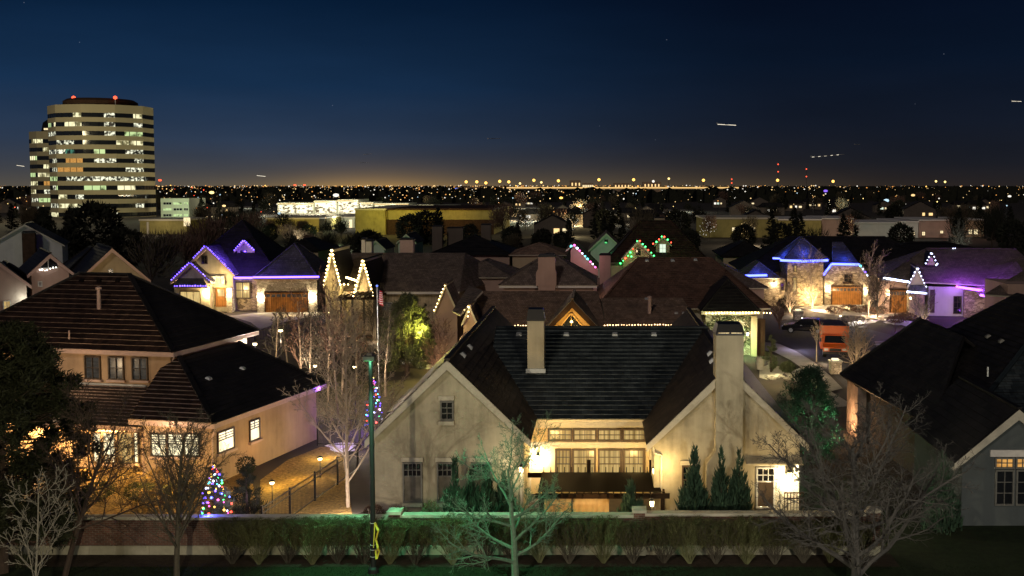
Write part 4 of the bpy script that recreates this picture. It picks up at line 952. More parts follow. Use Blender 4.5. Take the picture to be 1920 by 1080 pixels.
# -- house behind it with the stout cream chimney
DC = 112.0
T = thing('hip_roofed_house', 'low hip roofed house with a stout cream chimney before its grey brown roof', 'house', A(1025, 600, DC)); T.location.z = 0
xa, xb = A(935, 540, DC).x, A(1120, 540, DC).x; ze = A(1025, 535, DC).z
walls(T, xa+.5, xb-.5, DC+.5, DC+9.5, ze-.1, 'pinkish'); hip(T, xa+.45, xb-.45, DC+.45, DC+9.55, ze, .62, .45, ('roof_grey', 'lip_dim', 'trim'), gut='trim_white', lip=.03)
a_, b_ = A(1009, 520, DC-.5), A(1041, 520, DC-.5); c1 = chimney(T, a_.x, b_.x, DC-.5, DC+.6, ze-.5, A(0, 482, DC-.5).z, 'pinkish', .3)
m = MB(); p, q = A(1005, 536, DC-.55), A(1043, 512, DC-.55); t1 = A(0, 504, DC-.55).z
m.prism([(p.x, p.z), (q.x, p.z), (q.x, q.z), (b_.x, t1), (a_.x, t1), (p.x, q.z)], DC-.55, DC+.7); m.build('chimney_shoulder', 'pinkish', c1)
lightpoint(A(1060, 515, DC-9), (1, .7, .5), 60, .2)
# -- big brown hip roof to its right with turret, stone walls and bulbs
DH = 96.0
T = thing('big_hip_house', 'house with big rust brown hip roof and a corner bay of ivy clad stone', 'house', A(1380, 660, DH)); T.location.z = 0
x0, x1 = A(1118, 560, DH).x, A(1450, 580, DH).x; ze = 3.9; yr = DH+16
pr0, pr1 = A(1197, 484, yr-6), A(1332, 484, yr-6)
r = MB(); za = pr0.z; k = [V((x0, DH+1.5, ze)), V((x1, DH+1.5, ze)), V((x1, DH+22, ze)), V((x0, DH+22, ze))]
q0, q1 = V((pr0.x, DH+10, za)), V((pr1.x, DH+10, za))
for f in ([k[0], k[1], q1, q0], [k[1], k[2], q1], [k[2], k[3], q0, q1], [k[3], k[0], q0]): r.roof(f, .38, .04)
for i, j in ((k[0], q0), (k[1], q1), (q0, q1)): r.beam(i+Z*.05, j+Z*.05, .24, .1, 0)
r.build('roof', ('roof_rust', 'lip_dim', 'trim'), T); walls(T, x0+.6, x1-.6, DH+2.2, DH+21, ze-.1, 'stucco')
a_, b_ = A(1316, 587, DH-1.5), A(1424, 587, DH-1.5); w = b_.x-a_.x
hip(T, a_.x+.2, b_.x-.2, DH-1.3, DH+6, a_.z+.15, 1.0, .3, ('roof_dark', 'roof_dark', 'trim'), name='bay_roof', gut='trim'); walls(T, a_.x+.35, b_.x-.35, DH-1.25, DH+5, a_.z, 'stone_pale', name='bay_wall')
m = MB(); p, q = A(1409, 594, DH-2), A(1419, 680, DH-2); m.box(p.x, q.x, DH-2, DH-1.3, 0, p.z); m.build('pilaster', 'beige', T)
m = MB(); p, q = A(1420, 598, DH-1.7), A(1434, 680, DH-1.7); m.box(p.x, q.x, DH-1.7, DH-1.3, 0, p.z); m.build('door', 'wood_dark', T)
string('row of warm white bulbs round the hipped corner bay, above the lit stone wall', [A(1322, 587, DH-1.75), A(1424, 586, DH-1.75)], ['b_white'], .26, .07)
string('short row of bulbs right of the corner bay, before the road', [A(1428, 587, DH+1.5), A(1448, 586, DH+1.5)], ['b_white'], .26, .07)
lightpoint(A(1401, 626, DH-2.9), (1, .85, .5), 40, .12); lightpoint(A(1402, 655, DH-2.8), (.35, 1, .35), 18, .12); lightpoint(A(1414, 640, DH-5), (1, .7, .25), 26, .12)
lightpoint(A(1350, 610, DH-3.5), (.85, 1, .5), 24, .12)
sconce(1401, 626, DH-1.65, 'white glaring lantern on the stone corner bay', 5, mat='lamp_white', off=.3, r=.1)
iv = MB(); rnd = random.Random(5)
for i in range(2600):
    p = V((rnd.uniform(a_.x+.3, b_.x-.3), DH-1.3-rnd.random()*.25, rnd.uniform(.2, a_.z-.3)))
    if noise.noise(p*.9) > -.15: leaf(iv, p, (rv(rnd)+V((0, -.6, -.2))).normalized(), rnd.uniform(.12, .25), .06, rnd)
tag(iv.build('ivy', 'spruce'), 'ivy climbing over the lit stone wall of the corner bay', 'ivy')
# vents and pale cap on its roof
nn = (k[1]-k[0]).cross(q1-k[0]).normalized()
for x, y in ((1213, 489), (1261, 489), (1304, 488)): rvent(T, PLN(x, y, k[0], nn), nn, 1.0)
# -- purple lit house on the left
DP = 127.0
T = thing('stone_front_house', 'house outlined in violet bulbs with stone front, timber garage door and a dormer', 'house', A(455, 585, DP)); T.location.z = 0
E = lambda x, y, d=DP: A(x, y, d)
RP = ('roof_blue', 'roof_dark', 'trim_pink')
ze = E(500, 522).z
p, q = E(481, 522), E(594, 522); hip(T, p.x, q.x, DP, DP+8.5, ze+.1, .98, .35, RP, flat=False, lip=.03, gut='trim_pink', name='garage_roof'); walls(T, p.x, q.x, DP, DP+8.4, ze-.05, 'stone_pale', name='garage_wall')
garage_door(T, 499, 549, 576, 585, DP, 'wood', 'win_dim', 8)
# main body and steep roof
p, q = E(330, 540, DP+2), E(520, 540, DP+2)
walls(T, p.x, q.x, DP+2, DP+15, ze, 'stone'); hip(T, p.x, q.x, DP+2, DP+15, ze+.1, 1.0, .4, ('roof_dark', 'roof_dark', 'trim_pink'), lip=.03, name='main_roof')
g1 = E(385, 462, DP+.4); gable(T, g1.x, 3.05, g1.z, 1.0, DP+.8, DP+9, 'stucco', RP, ovf=.4, ovs=.35, rk=.3, trim='trim_pink', lip=.03, wname='gable_wall')
g2 = E(356, 493, DP-.9); gable(T, g2.x, 2.1, g2.z, .94, DP-.5, DP+5, 'stucco', RP, ovf=.4, ovs=.3, rk=.3, trim='trim_pink', lip=.03, wname='gable_wall')
r = MB(); a_, b_, c_, d_ = E(324, 538, DP-1.7), E(389, 538, DP-1.7), E(381, 522, DP-.52), E(334, 522, DP-.52); r.roof([a_, b_, c_, d_], .36, .03); r.build('porch_roof', RP, T)
pwin(T, 338, 546, 376, 570, DP-.51, 3, 1, 'win_warm', 'frame', dep=.12); pwin(T, 441, 528, 470, 560, DP+1.99, 2, 2, 'win_gold', 'frame', dep=.15, fw=.14, mw=.09); pwin(T, 378, 479, 389, 495, DP+.79, 2, 2, 'glass', 'frame', dep=.1)
pwin(T, 398, 517, 422, 533, DP+.79, 3, 1, 'win_white', 'stone_pale', dep=.25); door(T, 405, 539, 425, 575, DP+.79, 'wood', 'win_warm'); pwin(T, 399, 540, 404, 574, DP+.79, 1, 4, 'win_warm', 'frame', dep=.1)
for x in (389, 429):
    c_, w_, h_ = rect(x-4, 540, x+5, 582, DP-.2); m = MB(); m.box(c_.x-w_/2, c_.x+w_/2, DP-.2, DP+.75, 0, c_.z+h_/2); m.build('stone_column', 'stone_pale', T)
gd = E(457, 452, DP+4); w_ = .95
gable(T, gd.x, w_, gd.z, 1.0, DP+4.3, DP+9, 'stucco', RP, z0=E(0, 493, DP+4.3).z, ovf=.25, ovs=.3, rk=.2, trim='trim_pink', lip=.03, wname='dormer'); pwin(T, 451, 469, 463, 485, DP+4.29, 2, 2, 'glass', 'frame', dep=.1)
gv = 'violet bulbs along the left house'
PV = ['b_purple']
string('violet bulbs along the taller front gable of the stone front house', [E(361, 485, DP+.5), E(385, 460, DP+.5), E(439, 514, DP+.5)], PV, .3, .1, gv)
string('violet bulbs along the lower left gable of the stone front house', [E(320, 526, DP-.8), E(356, 491, DP-.8), E(393, 527, DP-.8)], PV, .3, .1, gv)
string('violet bulbs on the dormer of the stone front house', [E(438, 470, DP+4.1), E(457, 450, DP+4.1), E(477, 470, DP+4.1)], PV, .3, .1, gv)
string('violet bulbs under the porch eave above the lit left window', [E(325, 536, DP-1.65), E(388, 536, DP-1.65)], PV, .3, .1, gv)
led('violet light strip under the garage eave of the stone front house', [E(474, 520, DP-.42), E(598, 519, DP-.42)], 'b_purple', .2)
led('short violet strip above the tall lit window beside the garage', [E(435, 521, DP+1.5), E(473, 521, DP+1.5)], 'b_purple', .2)
for x, y, l in ((489, 557, 'left'), (585, 556, 'right')): sconce(x, y, DP, 'lantern glaring on the %s side of the timber garage door' % l, 75, off=.35, group='garage lanterns')
lightpoint(E(537, 578, DP-3.2), (1, .66, .25), 26, .15)
for x, y in ((389, 550), (431, 550)): lightpoint(E(x, y, DP-.8), (1, .7, .32), 90, .1)
lightpoint(E(410, 530, DP-.3), (1, .7, .3), 40, .1)
for x, y, d in ((428, 474, DP+1.2), (470, 492, DP+.6), (340, 494, DP+1.2)): lightpoint(E(x, y, d), (.2, .08, 1), 70, .3)
# -- board clad house with two steep white-bulb gables
DE = 110.0
T = thing('board_clad_house', 'board clad house with two steep gables edged in bulbs and a long roof', 'house', A(740, 620, DE)); T.location.z = 0
xa, xb = A(622, 545, DE).x, A(835, 545, DE).x; ze = A(760, 547, DE).z; zr = A(760, 474, DE+9).z
r = MB(); xc_ = A(872, 474, DE+9).x; xd = A(908, 497, DE+6).x
r.roof([(xa, DE, ze), (xb+1.5, DE, ze), (xc_, DE+9, zr), (xa, DE+9, zr)], .36, .03); r.roof([(xb+1.5, DE, ze), (xb+5, DE+18, ze), (xc_, DE+9, zr)], .36, .03); r.roof([(xa, DE+9, zr), (xc_, DE+9, zr), (xb+5, DE+18, ze), (xa, DE+18, ze)], .36, .03, flat=True); r.build('roof', ('roof_grey', 'lip_dim', 'trim'), T)
walls(T, xa+.2, xb+1, DE+.6, DE+17, ze-.1, 'siding'); m = MB(); m.beam((xa, DE+.02, ze-.13), (xb+1.4, DE+.02, ze-.13), .1, .24); m.build('gutter', 'trim_white', T)
pwin(T, 716, 566, 736, 582, DE+.59, 2, 2, 'win_dim', 'frame_white', dep=.12)
gl = 'warm white bulbs on steep gables'
for k, (px, py, dd, hf, mm) in enumerate(((623, 467, DE-1, .8, 4.2), (682, 487, DE-2.5, .95, 3.6))):
    p = A(px, py, dd); gable(T, p.x, hf, p.z, mm, dd, DE+6, 'siding', ('roof_dark', 'roof_dark', 'trim'), ovf=.25, ovs=.1, rk=.25, lip=.02, wname='gable_wall')
    string(['warm white bulbs edging the taller steep gable, the left one', 'warm white bulbs edging the steep gable below the twin chimney'][k], [p+V((-hf-.1, -.4, -mm*(hf+.1))), p+V((0, -.4, .06)), p+V((hf+.1, -.4, -mm*(hf+.1)))], ['b_white'], .36, .1, gl)
string('warm white bulbs along the low eave between the two steep gables', [A(641, 533, DE-1.5), A(657, 533, DE-1.5)], ['b_white'], .4, .09, gl)
led('warm strip under the short slanting eave left of the twin chimney', [A(649, 520, DE-2), A(668, 526, DE-2.5)], 'b_white', .14)
lightpoint(A(625, 522, DE-3.2), (1, .75, .3), 6, .15); lightpoint(A(683, 530, DE-4.6), (1, .75, .3), 6, .15); lightpoint(A(655, 528, DE-2.2), (1, .75, .25), 90, .15); lightpoint(A(660, 545, DE-3.2), (1, .7, .3), 60, .15)
yc = DE+9.2
for x0_, x1_, yt, mt in ((678, 685, 450, 'trim_white'), (686, 697, 453, 'white_stucco'), (750, 775, 450, 'trim_pink')):
    a_, b_ = A(x0_, 480, yc), A(x1_, 480, yc); chimney(T, a_.x, b_.x, yc, yc+1.1, ze+.5, A(0, yt, yc).z, mt, .25)
dp = 104.0; a_, b_ = A(640, 600, dp), A(704, 600, dp); zt = A(0, 559, dp).z
t = thing('pergola', 'timber porch pergola before the steep gables with bulbs', 'pergola', ((a_.x+b_.x)/2, dp, 0))
m = MB(); m.beam((a_.x-.3, dp, zt), (b_.x+.3, dp, zt), .16, .3); m.beam((a_.x-.3, dp+4, zt), (b_.x+.3, dp+4, zt), .16, .3); m.build('beam', 'wood_dark', t)
for k in range(4): x = a_.x+(b_.x-a_.x)*k/3; m = MB(); m.box(x-.09, x+.09, dp-.1, dp+.1, 0, zt-.16); m.build('post', 'bark', t)
for k in range(8): x = a_.x+(b_.x-a_.x)*k/7; m = MB(); m.beam((x, dp-.5, zt+.24), (x, dp+4.4, zt+.24), .09, .17); m.build('rafter', 'wood_dark', t)
m = MB(); 
for z in (.3, .6, .95): m.beam((a_.x, dp+.02, z), (b_.x, dp+.02, z), .05, .07)
m.build('railing', 'wood_dark', t)
# -- red and green bulbs house
DF = 150.0
T = thing('green_glow_house', 'tall roofed house with red and green bulbs on its gable and dormer', 'house', A(1230, 550, DF)); T.location.z = 0
E = lambda x, y, d=DF: A(x, y, d)
p, q = E(1142, 492), E(1325, 492); hip(T, p.x, q.x, DF, DF+11, p.z, .95, .5, ('roof_left', 'lip_dim', 'trim'), lip=.03, m2=1.1); walls(T, p.x+.3, q.x-.3, DF+.2, DF+10.8, p.z-.1, 'beige')
g1 = E(1197, 451, DF-1); gable(T, g1.x, 2.1, g1.z, 1.05, DF-.6, DF+7, 'beige', ('roof_brown', 'lip_dim', 'trim'), ovf=.4, ovs=.3, rk=.25, lip=.03, wname='gable_wall'); pwin(T, 1192, 466, 1201, 479, DF-.61, 2, 2, 'glass', 'frame', dep=.1)
g2 = E(1243, 443, DF+.6); gable(T, g2.x, .95, g2.z, 1.0, DF+.9, DF+7, 'pinkish', ('roof_brown', 'lip_dim', 'trim'), z0=E(0, 479, DF+.9).z, ovf=.25, ovs=.3, rk=.2, lip=.03, wname='dormer'); pwin(T, 1236, 457, 1249, 474, DF+.89, 2, 2, 'win_cool', 'frame_white', dep=.12)
GRN = ['b_green', 'b_green', 'b_red']
string('red and green bulbs on the left gable of the green washed roof', [E(1161, 496, DF-.9), E(1180, 477, DF-.9), E(1197, 449, DF-.9), E(1229, 482, DF-.9)], GRN, .5, .115, 'red and green bulbs')
string('short red and green run crossing the left gable', [E(1180, 477, DF-1.5), E(1188, 484, DF-1.5)], GRN, .5, .115, 'red and green bulbs')
string('red and green bulbs on the dormer with the bright window', [E(1222, 457, DF+.7), E(1228, 456, DF+.7), E(1243, 441, DF+.7), E(1261, 457, DF+.7)], ['b_red', 'b_green'], .5, .115, 'red and green bulbs')
for x, y, d in ((1262, 440, DF-5),): lightpoint(E(x, y, d), (.35, 1, .08), 34, .25)
lightpoint(E(1195, 475, DF-3), (1, .75, .4), 9, .2)
a_, b_ = E(1227, 415, DF+8), E(1246, 415, DF+8); chimney(T, a_.x, b_.x, DF+8, DF+9, 8, E(0, 409, DF+8).z, 'beige', .2)
# -- pink and teal bulbs gable with its chimney, left of it
T = thing('pink_gable_house', 'house with one long gable slope edged in pink and teal bulbs', 'house', A(1100, 560, 142)); T.location.z = 0
d = 142.0; pk_ = A(1075, 459, d); m = MB(); bl, br, mid_ = A(1076, 500, d), A(1122, 506, d), A(1070, 470, d)
m.poly([V((mid_.x, d, 0)), V((br.x, d, 0)), br, pk_, mid_]); m.build('gable_wall', 'pinkish', T)
r = MB(); r.roof([pk_+V((0, -.3, .1)), br+V((0, -.3, .1)), br+V((0, 12, .1)), pk_+V((0, 12, .1))], .36, .03); r.roof([pk_+V((0, -.3, .1)), mid_+V((-.7, -.3, .0)), mid_+V((-.7, 12, 0)), pk_+V((0, 12, .1))], .36, .03); r.build('roof', RG, T)
string('pink and teal bulbs down the long gable slope left of the green washed roof', [A(1067, 465, d-.4), pk_+V((0, -.45, .15)), A(1119, 503, d-.4)], ['b_cyan', 'b_pink', 'b_ice', 'b_pink', 'b_ice', 'b_cyan'], .5, .14)
a_, b_ = A(1124, 495, 140), A(1145, 495, 140); chimney(T, a_.x, b_.x, 140, 141.2, 0, A(0, 479, 140).z, 'pinkish', .25)
lightpoint(A(1095, 485, d-3), (1, .45, .5), 30, .2)
# -- green lit gable further back
T = thing('green_gable_house', 'small house whose gable wall is lit plain green, behind the pink and teal bulbs', 'house', A(1130, 520, 175)); T.location.z = 0
p = A(1137, 437, 175); gable(T, p.x, 2.6, p.z, .95, 175, 186, 'white_stucco', RG, ovf=.3, ovs=.4, rk=.3, lip=.03); pwin(T, 1133, 449, 1140, 457, 174.99, 1, 2, 'glass', 'frame', dep=.1); lightpoint(A(1136, 462, 171), (.15, 1, .3), 13, .3)
# -- blue lit stone house on the right, beyond the street
DG = 135.0
E = lambda x, y, d=DG: A(x, y, d)
T = thing('stone_house', 'stone house beyond the street with blue light strips, a hipped tower and timber garage door', 'house', A(1550, 572, DG)); T.location.z = 0
p, q = E(1474, 489), E(1541, 489); walls(T, p.x, q.x, DG-1, DG+5, p.z+.3, 'stone', name='tower_wall'); hip(T, p.x, q.x, DG-1, DG+5, p.z+.25, .95, .55, RBL, lip=.03, name='tower_roof')
p, q = E(1546, 520), E(1628, 520); zc = E(0, 497).z; m = MB(); c0, c1 = E(1561, 497), E(1611, 497)
m.prism([(p.x, 0), (q.x, 0), (q.x, p.z), (c1.x, zc), (c0.x, zc), (p.x, p.z)], DG, DG+9); m.build('garage_wall', 'stone', T)
r = MB(); zt = E(1590, 452, DG+7).z; 
r.roof([E(1545, 515, DG-.4), E(1561, 494, DG-.4), (c0.x, DG+9, zc+.2), (p.x-.4, DG+9, p.z)], .36, .03); r.roof([E(1561, 494, DG-.4), E(1611, 495, DG-.4), (c1.x-1, DG+5, zt), (c0.x+1, DG+5, zt)], .36, .03); r.roof([E(1611, 495, DG-.4), E(1629, 518, DG-.4), (q.x+.4, DG+9, p.z), (c1.x-1, DG+5, zt)], .36, .03); r.build('garage_roof', RBL, T)
a_, b_ = E(1400, 515, DG+2), E(1640, 515, DG+8); walls(T, a_.x+.5, b_.x+9, DG+5.2, DG+17, 4.0, 'stone', name='rear_wall'); hip(T, a_.x, b_.x+9, DG+4, DG+18, 4.0, .56, .4, RD, lip=.03, name='main_roof')  # darker main roof tile puts the fading strip light into the colour
p, q = E(1399, 518, DG-2), E(1472, 518, DG-2); walls(T, p.x, q.x, DG-2, DG+5, 3.5, 'stone', name='porch_wall'); hip(T, p.x, q.x-1, DG-2, DG+5, 3.6, .8, .35, RBL, lip=.03, name='porch_roof')
garage_door(T, 1560, 538, 1615, 572, DG, 'wood', 'win_dim', 8)
pwin(T, 1582, 514, 1598, 529, DG-.01, 2, 2, 'glass', 'frame', dep=.15); m = MB(); c_, w_, h_ = rect(1580, 529, 1600, 532, DG); m.obox(c_-V((0, .2, 0)), X, w_, Y, .4, h_); m.build('window_box', 'wood_dark', T)
pwin(T, 1488, 497, 1494, 510, DG-1.01, 1, 2, 'win_warm', 'frame', dep=.12); pwin(T, 1486, 520, 1494, 548, DG-1.01, 1, 3, 'win_gold', 'frame', dep=.12); pwin(T, 1476, 528, 1481, 541, DG-1.01, 1, 2, 'glass', 'frame', dep=.12); pwin(T, 1463, 530, 1470, 545, DG-2.01, 1, 2, 'glass', 'frame', dep=.12)
bl = 'blue white light strips on the stone house'
led('blue white strip round the eave of the hipped stone tower', [E(1463, 488, DG-1.6), E(1512, 490, DG-1.7), E(1552, 488, DG-1.6)], 's_blue', .26, bl)
led('blue white strip across the clipped garage gable', [E(1544, 516, DG-.6), E(1560, 495, DG-.6), E(1611, 496, DG-.6)], 's_blue', .26, bl)
led('blue white strip under the low hip left of the stone tower', [E(1397, 517, DG-2.6), E(1438, 516, DG-2.6)], 's_blue', .24, bl)
led('short blue white strip high on the left side of the stone tower', [E(1449, 484, DG+1.5), E(1467, 485, DG+1.5)], 's_blue', .2, bl)
string('teal and violet bulbs down the right slope of the garage gable', [E(1611, 496, DG-.6), E(1629, 519, DG-.6)], ['b_cyan', 'b_ice', 'b_purple', 'b_ice'], .45, .13)
for x, y, l in ((1553, 540, 'left'), (1625, 544, 'right')): sconce(x, y, DG, 'lantern on the %s side of the stone house garage door' % l, 70, off=.35, group='garage lanterns')
sconce(1451, 532, DG-2.05, 'lantern by the low blue hip at the left of the stone house', 30, off=.3, group='garage lanterns')
lightpoint(E(1515, 560, DG-1.6), (1, .7, .3), 22, .12); lightpoint(E(1480, 562, DG-3), (1, .7, .35), 40, .12); lightpoint(E(1518, 550, DG-1.8), (1, .72, .3), 60, .1)
for x, y, d in ((1508, 470, DG-1.2), (1585, 475, DG+.5), (1420, 500, DG-2.2), (1545, 470, DG+2.5), (1460, 468, DG+2)): lightpoint(E(x, y, d), (.05, .1, 1), 22, .3)
# -- violet lit white house at the far right, its front turned a little
frame(1700, 590, -9)
DV = 125.0
E = lambda x, y, d=DV: A(x, y, d)
T = thing('white_walled_house', 'house with a violet washed wall and triangles of white bulbs on its roof', 'house', E(1740, 590)); T.location.z = 0
p, q = E(1657, 524), E(1742, 540, DV); z1 = E(1680, 524).z
p0, q0 = E(1660, 530), E(1708, 530)
walls(T, p0.x, q0.x, DV, DV+8, z1-.1, 'pinkish', name='garage_wall'); garage_door(T, 1670, 544, 1701, 586, DV, 'wood', 'win_dim', 6)
p1, q1 = E(1741, 545, DV-1), E(1806, 560, DV-1); z2 = E(1770, 538, DV-1).z
walls(T, p1.x, q1.x, DV-1, DV+9, z2, 'white_stucco', name='white_wall'); q2 = E(1868, 560, DV-2); walls(T, q1.x+.002, q2.x+6, DV-2, DV+8, z2, 'stone', name='stone_wall')
r = MB(); zr = E(1780, 466, DV+9).z; xl, xm = E(1650, 524, DV).x, E(1738, 466, DV+9).x; xr, xe = E(1905, 472, DV+9).x, q2.x+7
r.roof([(xl, DV-.5, z1), (xe, DV-1.6, z2), (xr, DV+9, zr), (xm, DV+9, zr)], .36, .03); r.roof([(xl, DV-.5, z1), (xm, DV+9, zr), (xl, DV+18, z1)], .36, .03); r.roof([(xe, DV-1.6, z2), (xe+2, DV+18, z1), (xr, DV+9, zr)], .36, .03); r.roof([(xl, DV+18, z1), (xm, DV+9, zr), (xr, DV+9, zr), (xe+2, DV+18, z1)], .36, .03, flat=True)
for i, j in (((xl, DV-.5, z1), (xm, DV+9, zr)), ((xm, DV+9, zr), (xr, DV+9, zr))): r.beam(V(i)+Z*.04, V(j)+Z*.04, .2, .1, 0)
r.build('roof', ('roof_grey', 'lip_dim', 'trim'), T)
r = MB(); a_, b_, c_ = E(1836, 553, DV-3.2), E(1990, 600, DV-3.2), E(1905, 490, DV+3); r.roof([a_, b_, c_], .36, .03); r.roof([a_, c_, E(1800, 510, DV+5)], .36, .03); r.build('front_roof', ('roof_grey', 'lip_dim', 'trim'), T)
g = E(1720, 501, DV-1.4); gable(T, g.x, .95, g.z, 2.1, DV-1, DV+7, 'beige', ('roof_dark', 'roof_dark', 'trim'), ovf=.25, ovs=.15, rk=.2, lip=.02, wname='gable_wall')
a_, b_ = E(1700, 550, DV-1.9), E(1738, 552, DV-1.9); r = MB(); r.roof([a_, b_, E(1735, 534, DV-1.02), E(1706, 534, DV-1.02)], .36, .03); r.build('bay_roof', ('roof_blue', 'roof_dark', 'trim'), T); walls(T, a_.x+.3, b_.x-.3, DV-1.6, DV-.9, a_.z-.1, 'beige', name='bay_wall')
g2 = E(1746, 473, DV+3); m = MB(); w0_, w1_ = E(1734, 497, DV+3), E(1758, 497, DV+3); m.poly([w0_, w1_, g2]); m.build('dormer', 'beige', T); r = MB(); bk_ = V((g2.x, DV+7, g2.z)); 
for w_ in (w0_, w1_): r.roof([w_+V((0, -.15, 0)), g2+V((0, -.15, .05)), bk_, V((w_.x, DV+7, w_.z))], .36, .02)
r.build('dormer_roof', RD, T)
tr_ = 'triangles of white bulbs on the violet roof'
string('white bulbs up both slopes of the narrow front gable before the violet roof', [E(1704, 533, DV-1.5), g+V((0, -.1, .05)), E(1738, 541, DV-1.5)], ['b_ice'], .4, .085, tr_)
string('white bulbs round the triangular dormer on the violet roof', [w0_+V((0, -.3, 0)), g2+V((0, -.3, .08)), w1_+V((0, -.3, 0)), E(1752, 497, DV+2.7)], ['b_ice'], .4, .085, tr_)
string('tiny cluster of white bulbs at the ridge of the violet roof', [E(1785, 469, DV+8.6), E(1789, 462, DV+8.6), E(1793, 469, DV+8.6)], ['b_ice'], .3, .08, tr_)
led('pale strip under the left eave of the violet lit house', [E(1656, 521, DV-.7), E(1706, 529, DV-.7)], 'b_ice', .2)
led('pale strip under the small bay roof below the white bulb gable', [E(1700, 547, DV-2), E(1738, 550, DV-2)], 'b_ice', .18)
led('violet and red strip under the right eave of the violet lit house', [E(1797, 538, DV-2.0), E(1853, 547, DV-2.2)], 's_violet', .24)
led('lower violet strip at the roof corner above the black roof', [E(1838, 553, DV-3.4), E(1874, 560, DV-3.6)], 's_violet', .24)
string('two red bulbs at the left end of the violet strip', [E(1790, 536, DV-2.1), E(1799, 538, DV-2.1)], ['b_pink'], .5, .15)
pwin(T, 1787, 555, 1803, 588, DV-1.01, 2, 3, 'glass', 'frame', dep=.12); pwin(T, 1743, 543, 1753, 586, DV-1.01, 1, 1, 'frame', 'frame', dep=.12)
sconce(1666, 551, DV, 'lantern at the left of the violet house garage', 24, off=.35, group='garage lanterns'); sconce(1706, 558, DV-1.0, 'lantern below the small bay roof of the violet house', 24, off=.6, group='garage lanterns')
for x, y, d, e in ((1775, 560, DV-4.5, 40), (1800, 510, DV-1.5, 95), (1840, 518, DV-3, 110), (1885, 515, DV-3, 90), (1835, 610, DV-7, 80)): lightpoint(E(x, y, d), (.36, .08, 1), e, .3)
lightpoint(E(1830, 575, DV-5), (1, .7, .6), 25, .2)
unframe()
# -- pale board clad wing rising behind the black roof at the right edge
T = thing('board_wing', 'low wing with pale upright boards just above the black roof, at the right edge', 'house', A(1905, 600, 100)); T.location.z = 0
a_, b_ = A(1890, 530, 100), A(1960, 530, 100); m = MB(); m.box(a_.x, b_.x, 100, 106, 0, A(0, 533, 100).z); m.build('wall', 'pinkish', T)
r = MB(); r.roof([A(1845, 552, 99.6), A(1975, 560, 99.6), A(1975, 500, 106), A(1918, 508, 106)], .36, .03); r.build('roof', ('roof_grey', 'lip_dim', 'trim'), T)
# ------------------------------------------------------------------ houses at the left behind the peach house
D = 92.0; frame(94, 347+15.2/92*2000, 33)
T = thing('twin_gable_house', 'rose grey house with two gables and a lit garland, at the left edge', 'house', A(60, 640, D)); T.location.z = 0
g = A(94, 475, D-.4); gable(T, g.x, 1.45, g.z, .98, D, D+8, 'pinkish', RD, ovf=.4, ovs=.35, rk=.28, trim='trim_pink', lip=.03)
g2 = A(-30, 470, D-3); gable(T, g2.x, 3.0, g2.z, .9, D-2.5, D+8, 'pinkish', RD, ovf=.4, ovs=.35, rk=.28, trim='trim_pink', lip=.03)
p, q = A(-60, 540, D+3), A(150, 540, D+3); walls(T, p.x, q.x-2, D+3, D+14, 5.2, 'pinkish'); hip(T, p.x, q.x-2, D+3, D+14, 5.3, .75, .4, RD, lip=.03, name='main_roof')
pwin(T, 71, 527, 79, 538, D-.01, 1, 1, 'win_dim', 'frame_white', dep=.1); m = MB(); c_ = A(90, 492, D-.02); ar = [V((c_.x+.75*math.cos(t_*math.pi/10), D-.02, c_.z-.5+.95*math.sin(t_*math.pi/10))) for t_ in range(11)]; m.poly(ar); f = m.build('arched_window', 'glass', T)
m = MB(); m.beam((c_.x, D-.06, c_.z-.5), (c_.x, D-.06, c_.z+.45), .05, .05); m.beam((c_.x-.75, D-.06, c_.z-.5), (c_.x+.75, D-.06, c_.z-.5), .05, .07); m.build('frame', 'frame_white', f)
string('short garland of white bulbs in the arched window of the twin gable house', [A(73, 505, D-.2), A(86, 507, D-.2), A(97, 502, D-.2), A(107, 501, D-.2)], ['lamp_white'], .18, .05)
pwin(T, 6, 563, 20, 585, D-2.51, 2, 2, 'win_warm', 'frame_white', dep=.1); lightpoint(A(45, 560, D-3), (.8, 1, .85), 8, .3); lightpoint(A(100, 560, D-4), (1, .75, .6), 12, .3)
D = 104.0; frame(210, 347+15.2/104*2000, 33)
T = thing('cream_gable_house', 'plain cream gable with a tiny four pane window above the peach house roof', 'house', A(212, 640, D)); T.location.z = 0
g = A(210, 465, D-.4); gable(T, g.x, 3.1, g.z, .96, D, D+9, 'beige', RD, ovf=.4, ovs=.35, rk=.28, trim='trim_pink', lip=.03); pwin(T, 203, 504, 212, 514, D-.01, 2, 2, 'glass', 'frame_white', dep=.1)
hip(T, g.x-5, g.x+4, D+5, D+16, 4.5, .85, .4, RD, lip=.03, name='main_roof'); walls(T, g.x-5, g.x+4, D+5, D+16, 4.4, 'beige'); lightpoint(A(225, 500, D-7), (1, .72, .4), 40, .3)
D = 150.0; frame(46, 347+15.2/150*2000, 22)
T = thing('grey_gable_house', 'far grey gable with a brown chimney before it at the left edge', 'house', A(30, 520, D)); T.location.z = 0
g = A(46, 420, D-.4); gable(T, g.x, 4.6, g.z, .62, D, D+9, 'white_stucco', RD, ovf=.4, ovs=.35, rk=.2, lip=.03); a_, b_ = A(41, 450, D-2), A(66, 450, D-2); chimney(T, a_.x, b_.x, D-2, D-.6, 0, A(0, 438, D-2).z, 'wood_dark', .3); lightpoint(A(20, 450, D-8), (.9, 1, .75), 22, .3)
unframe()
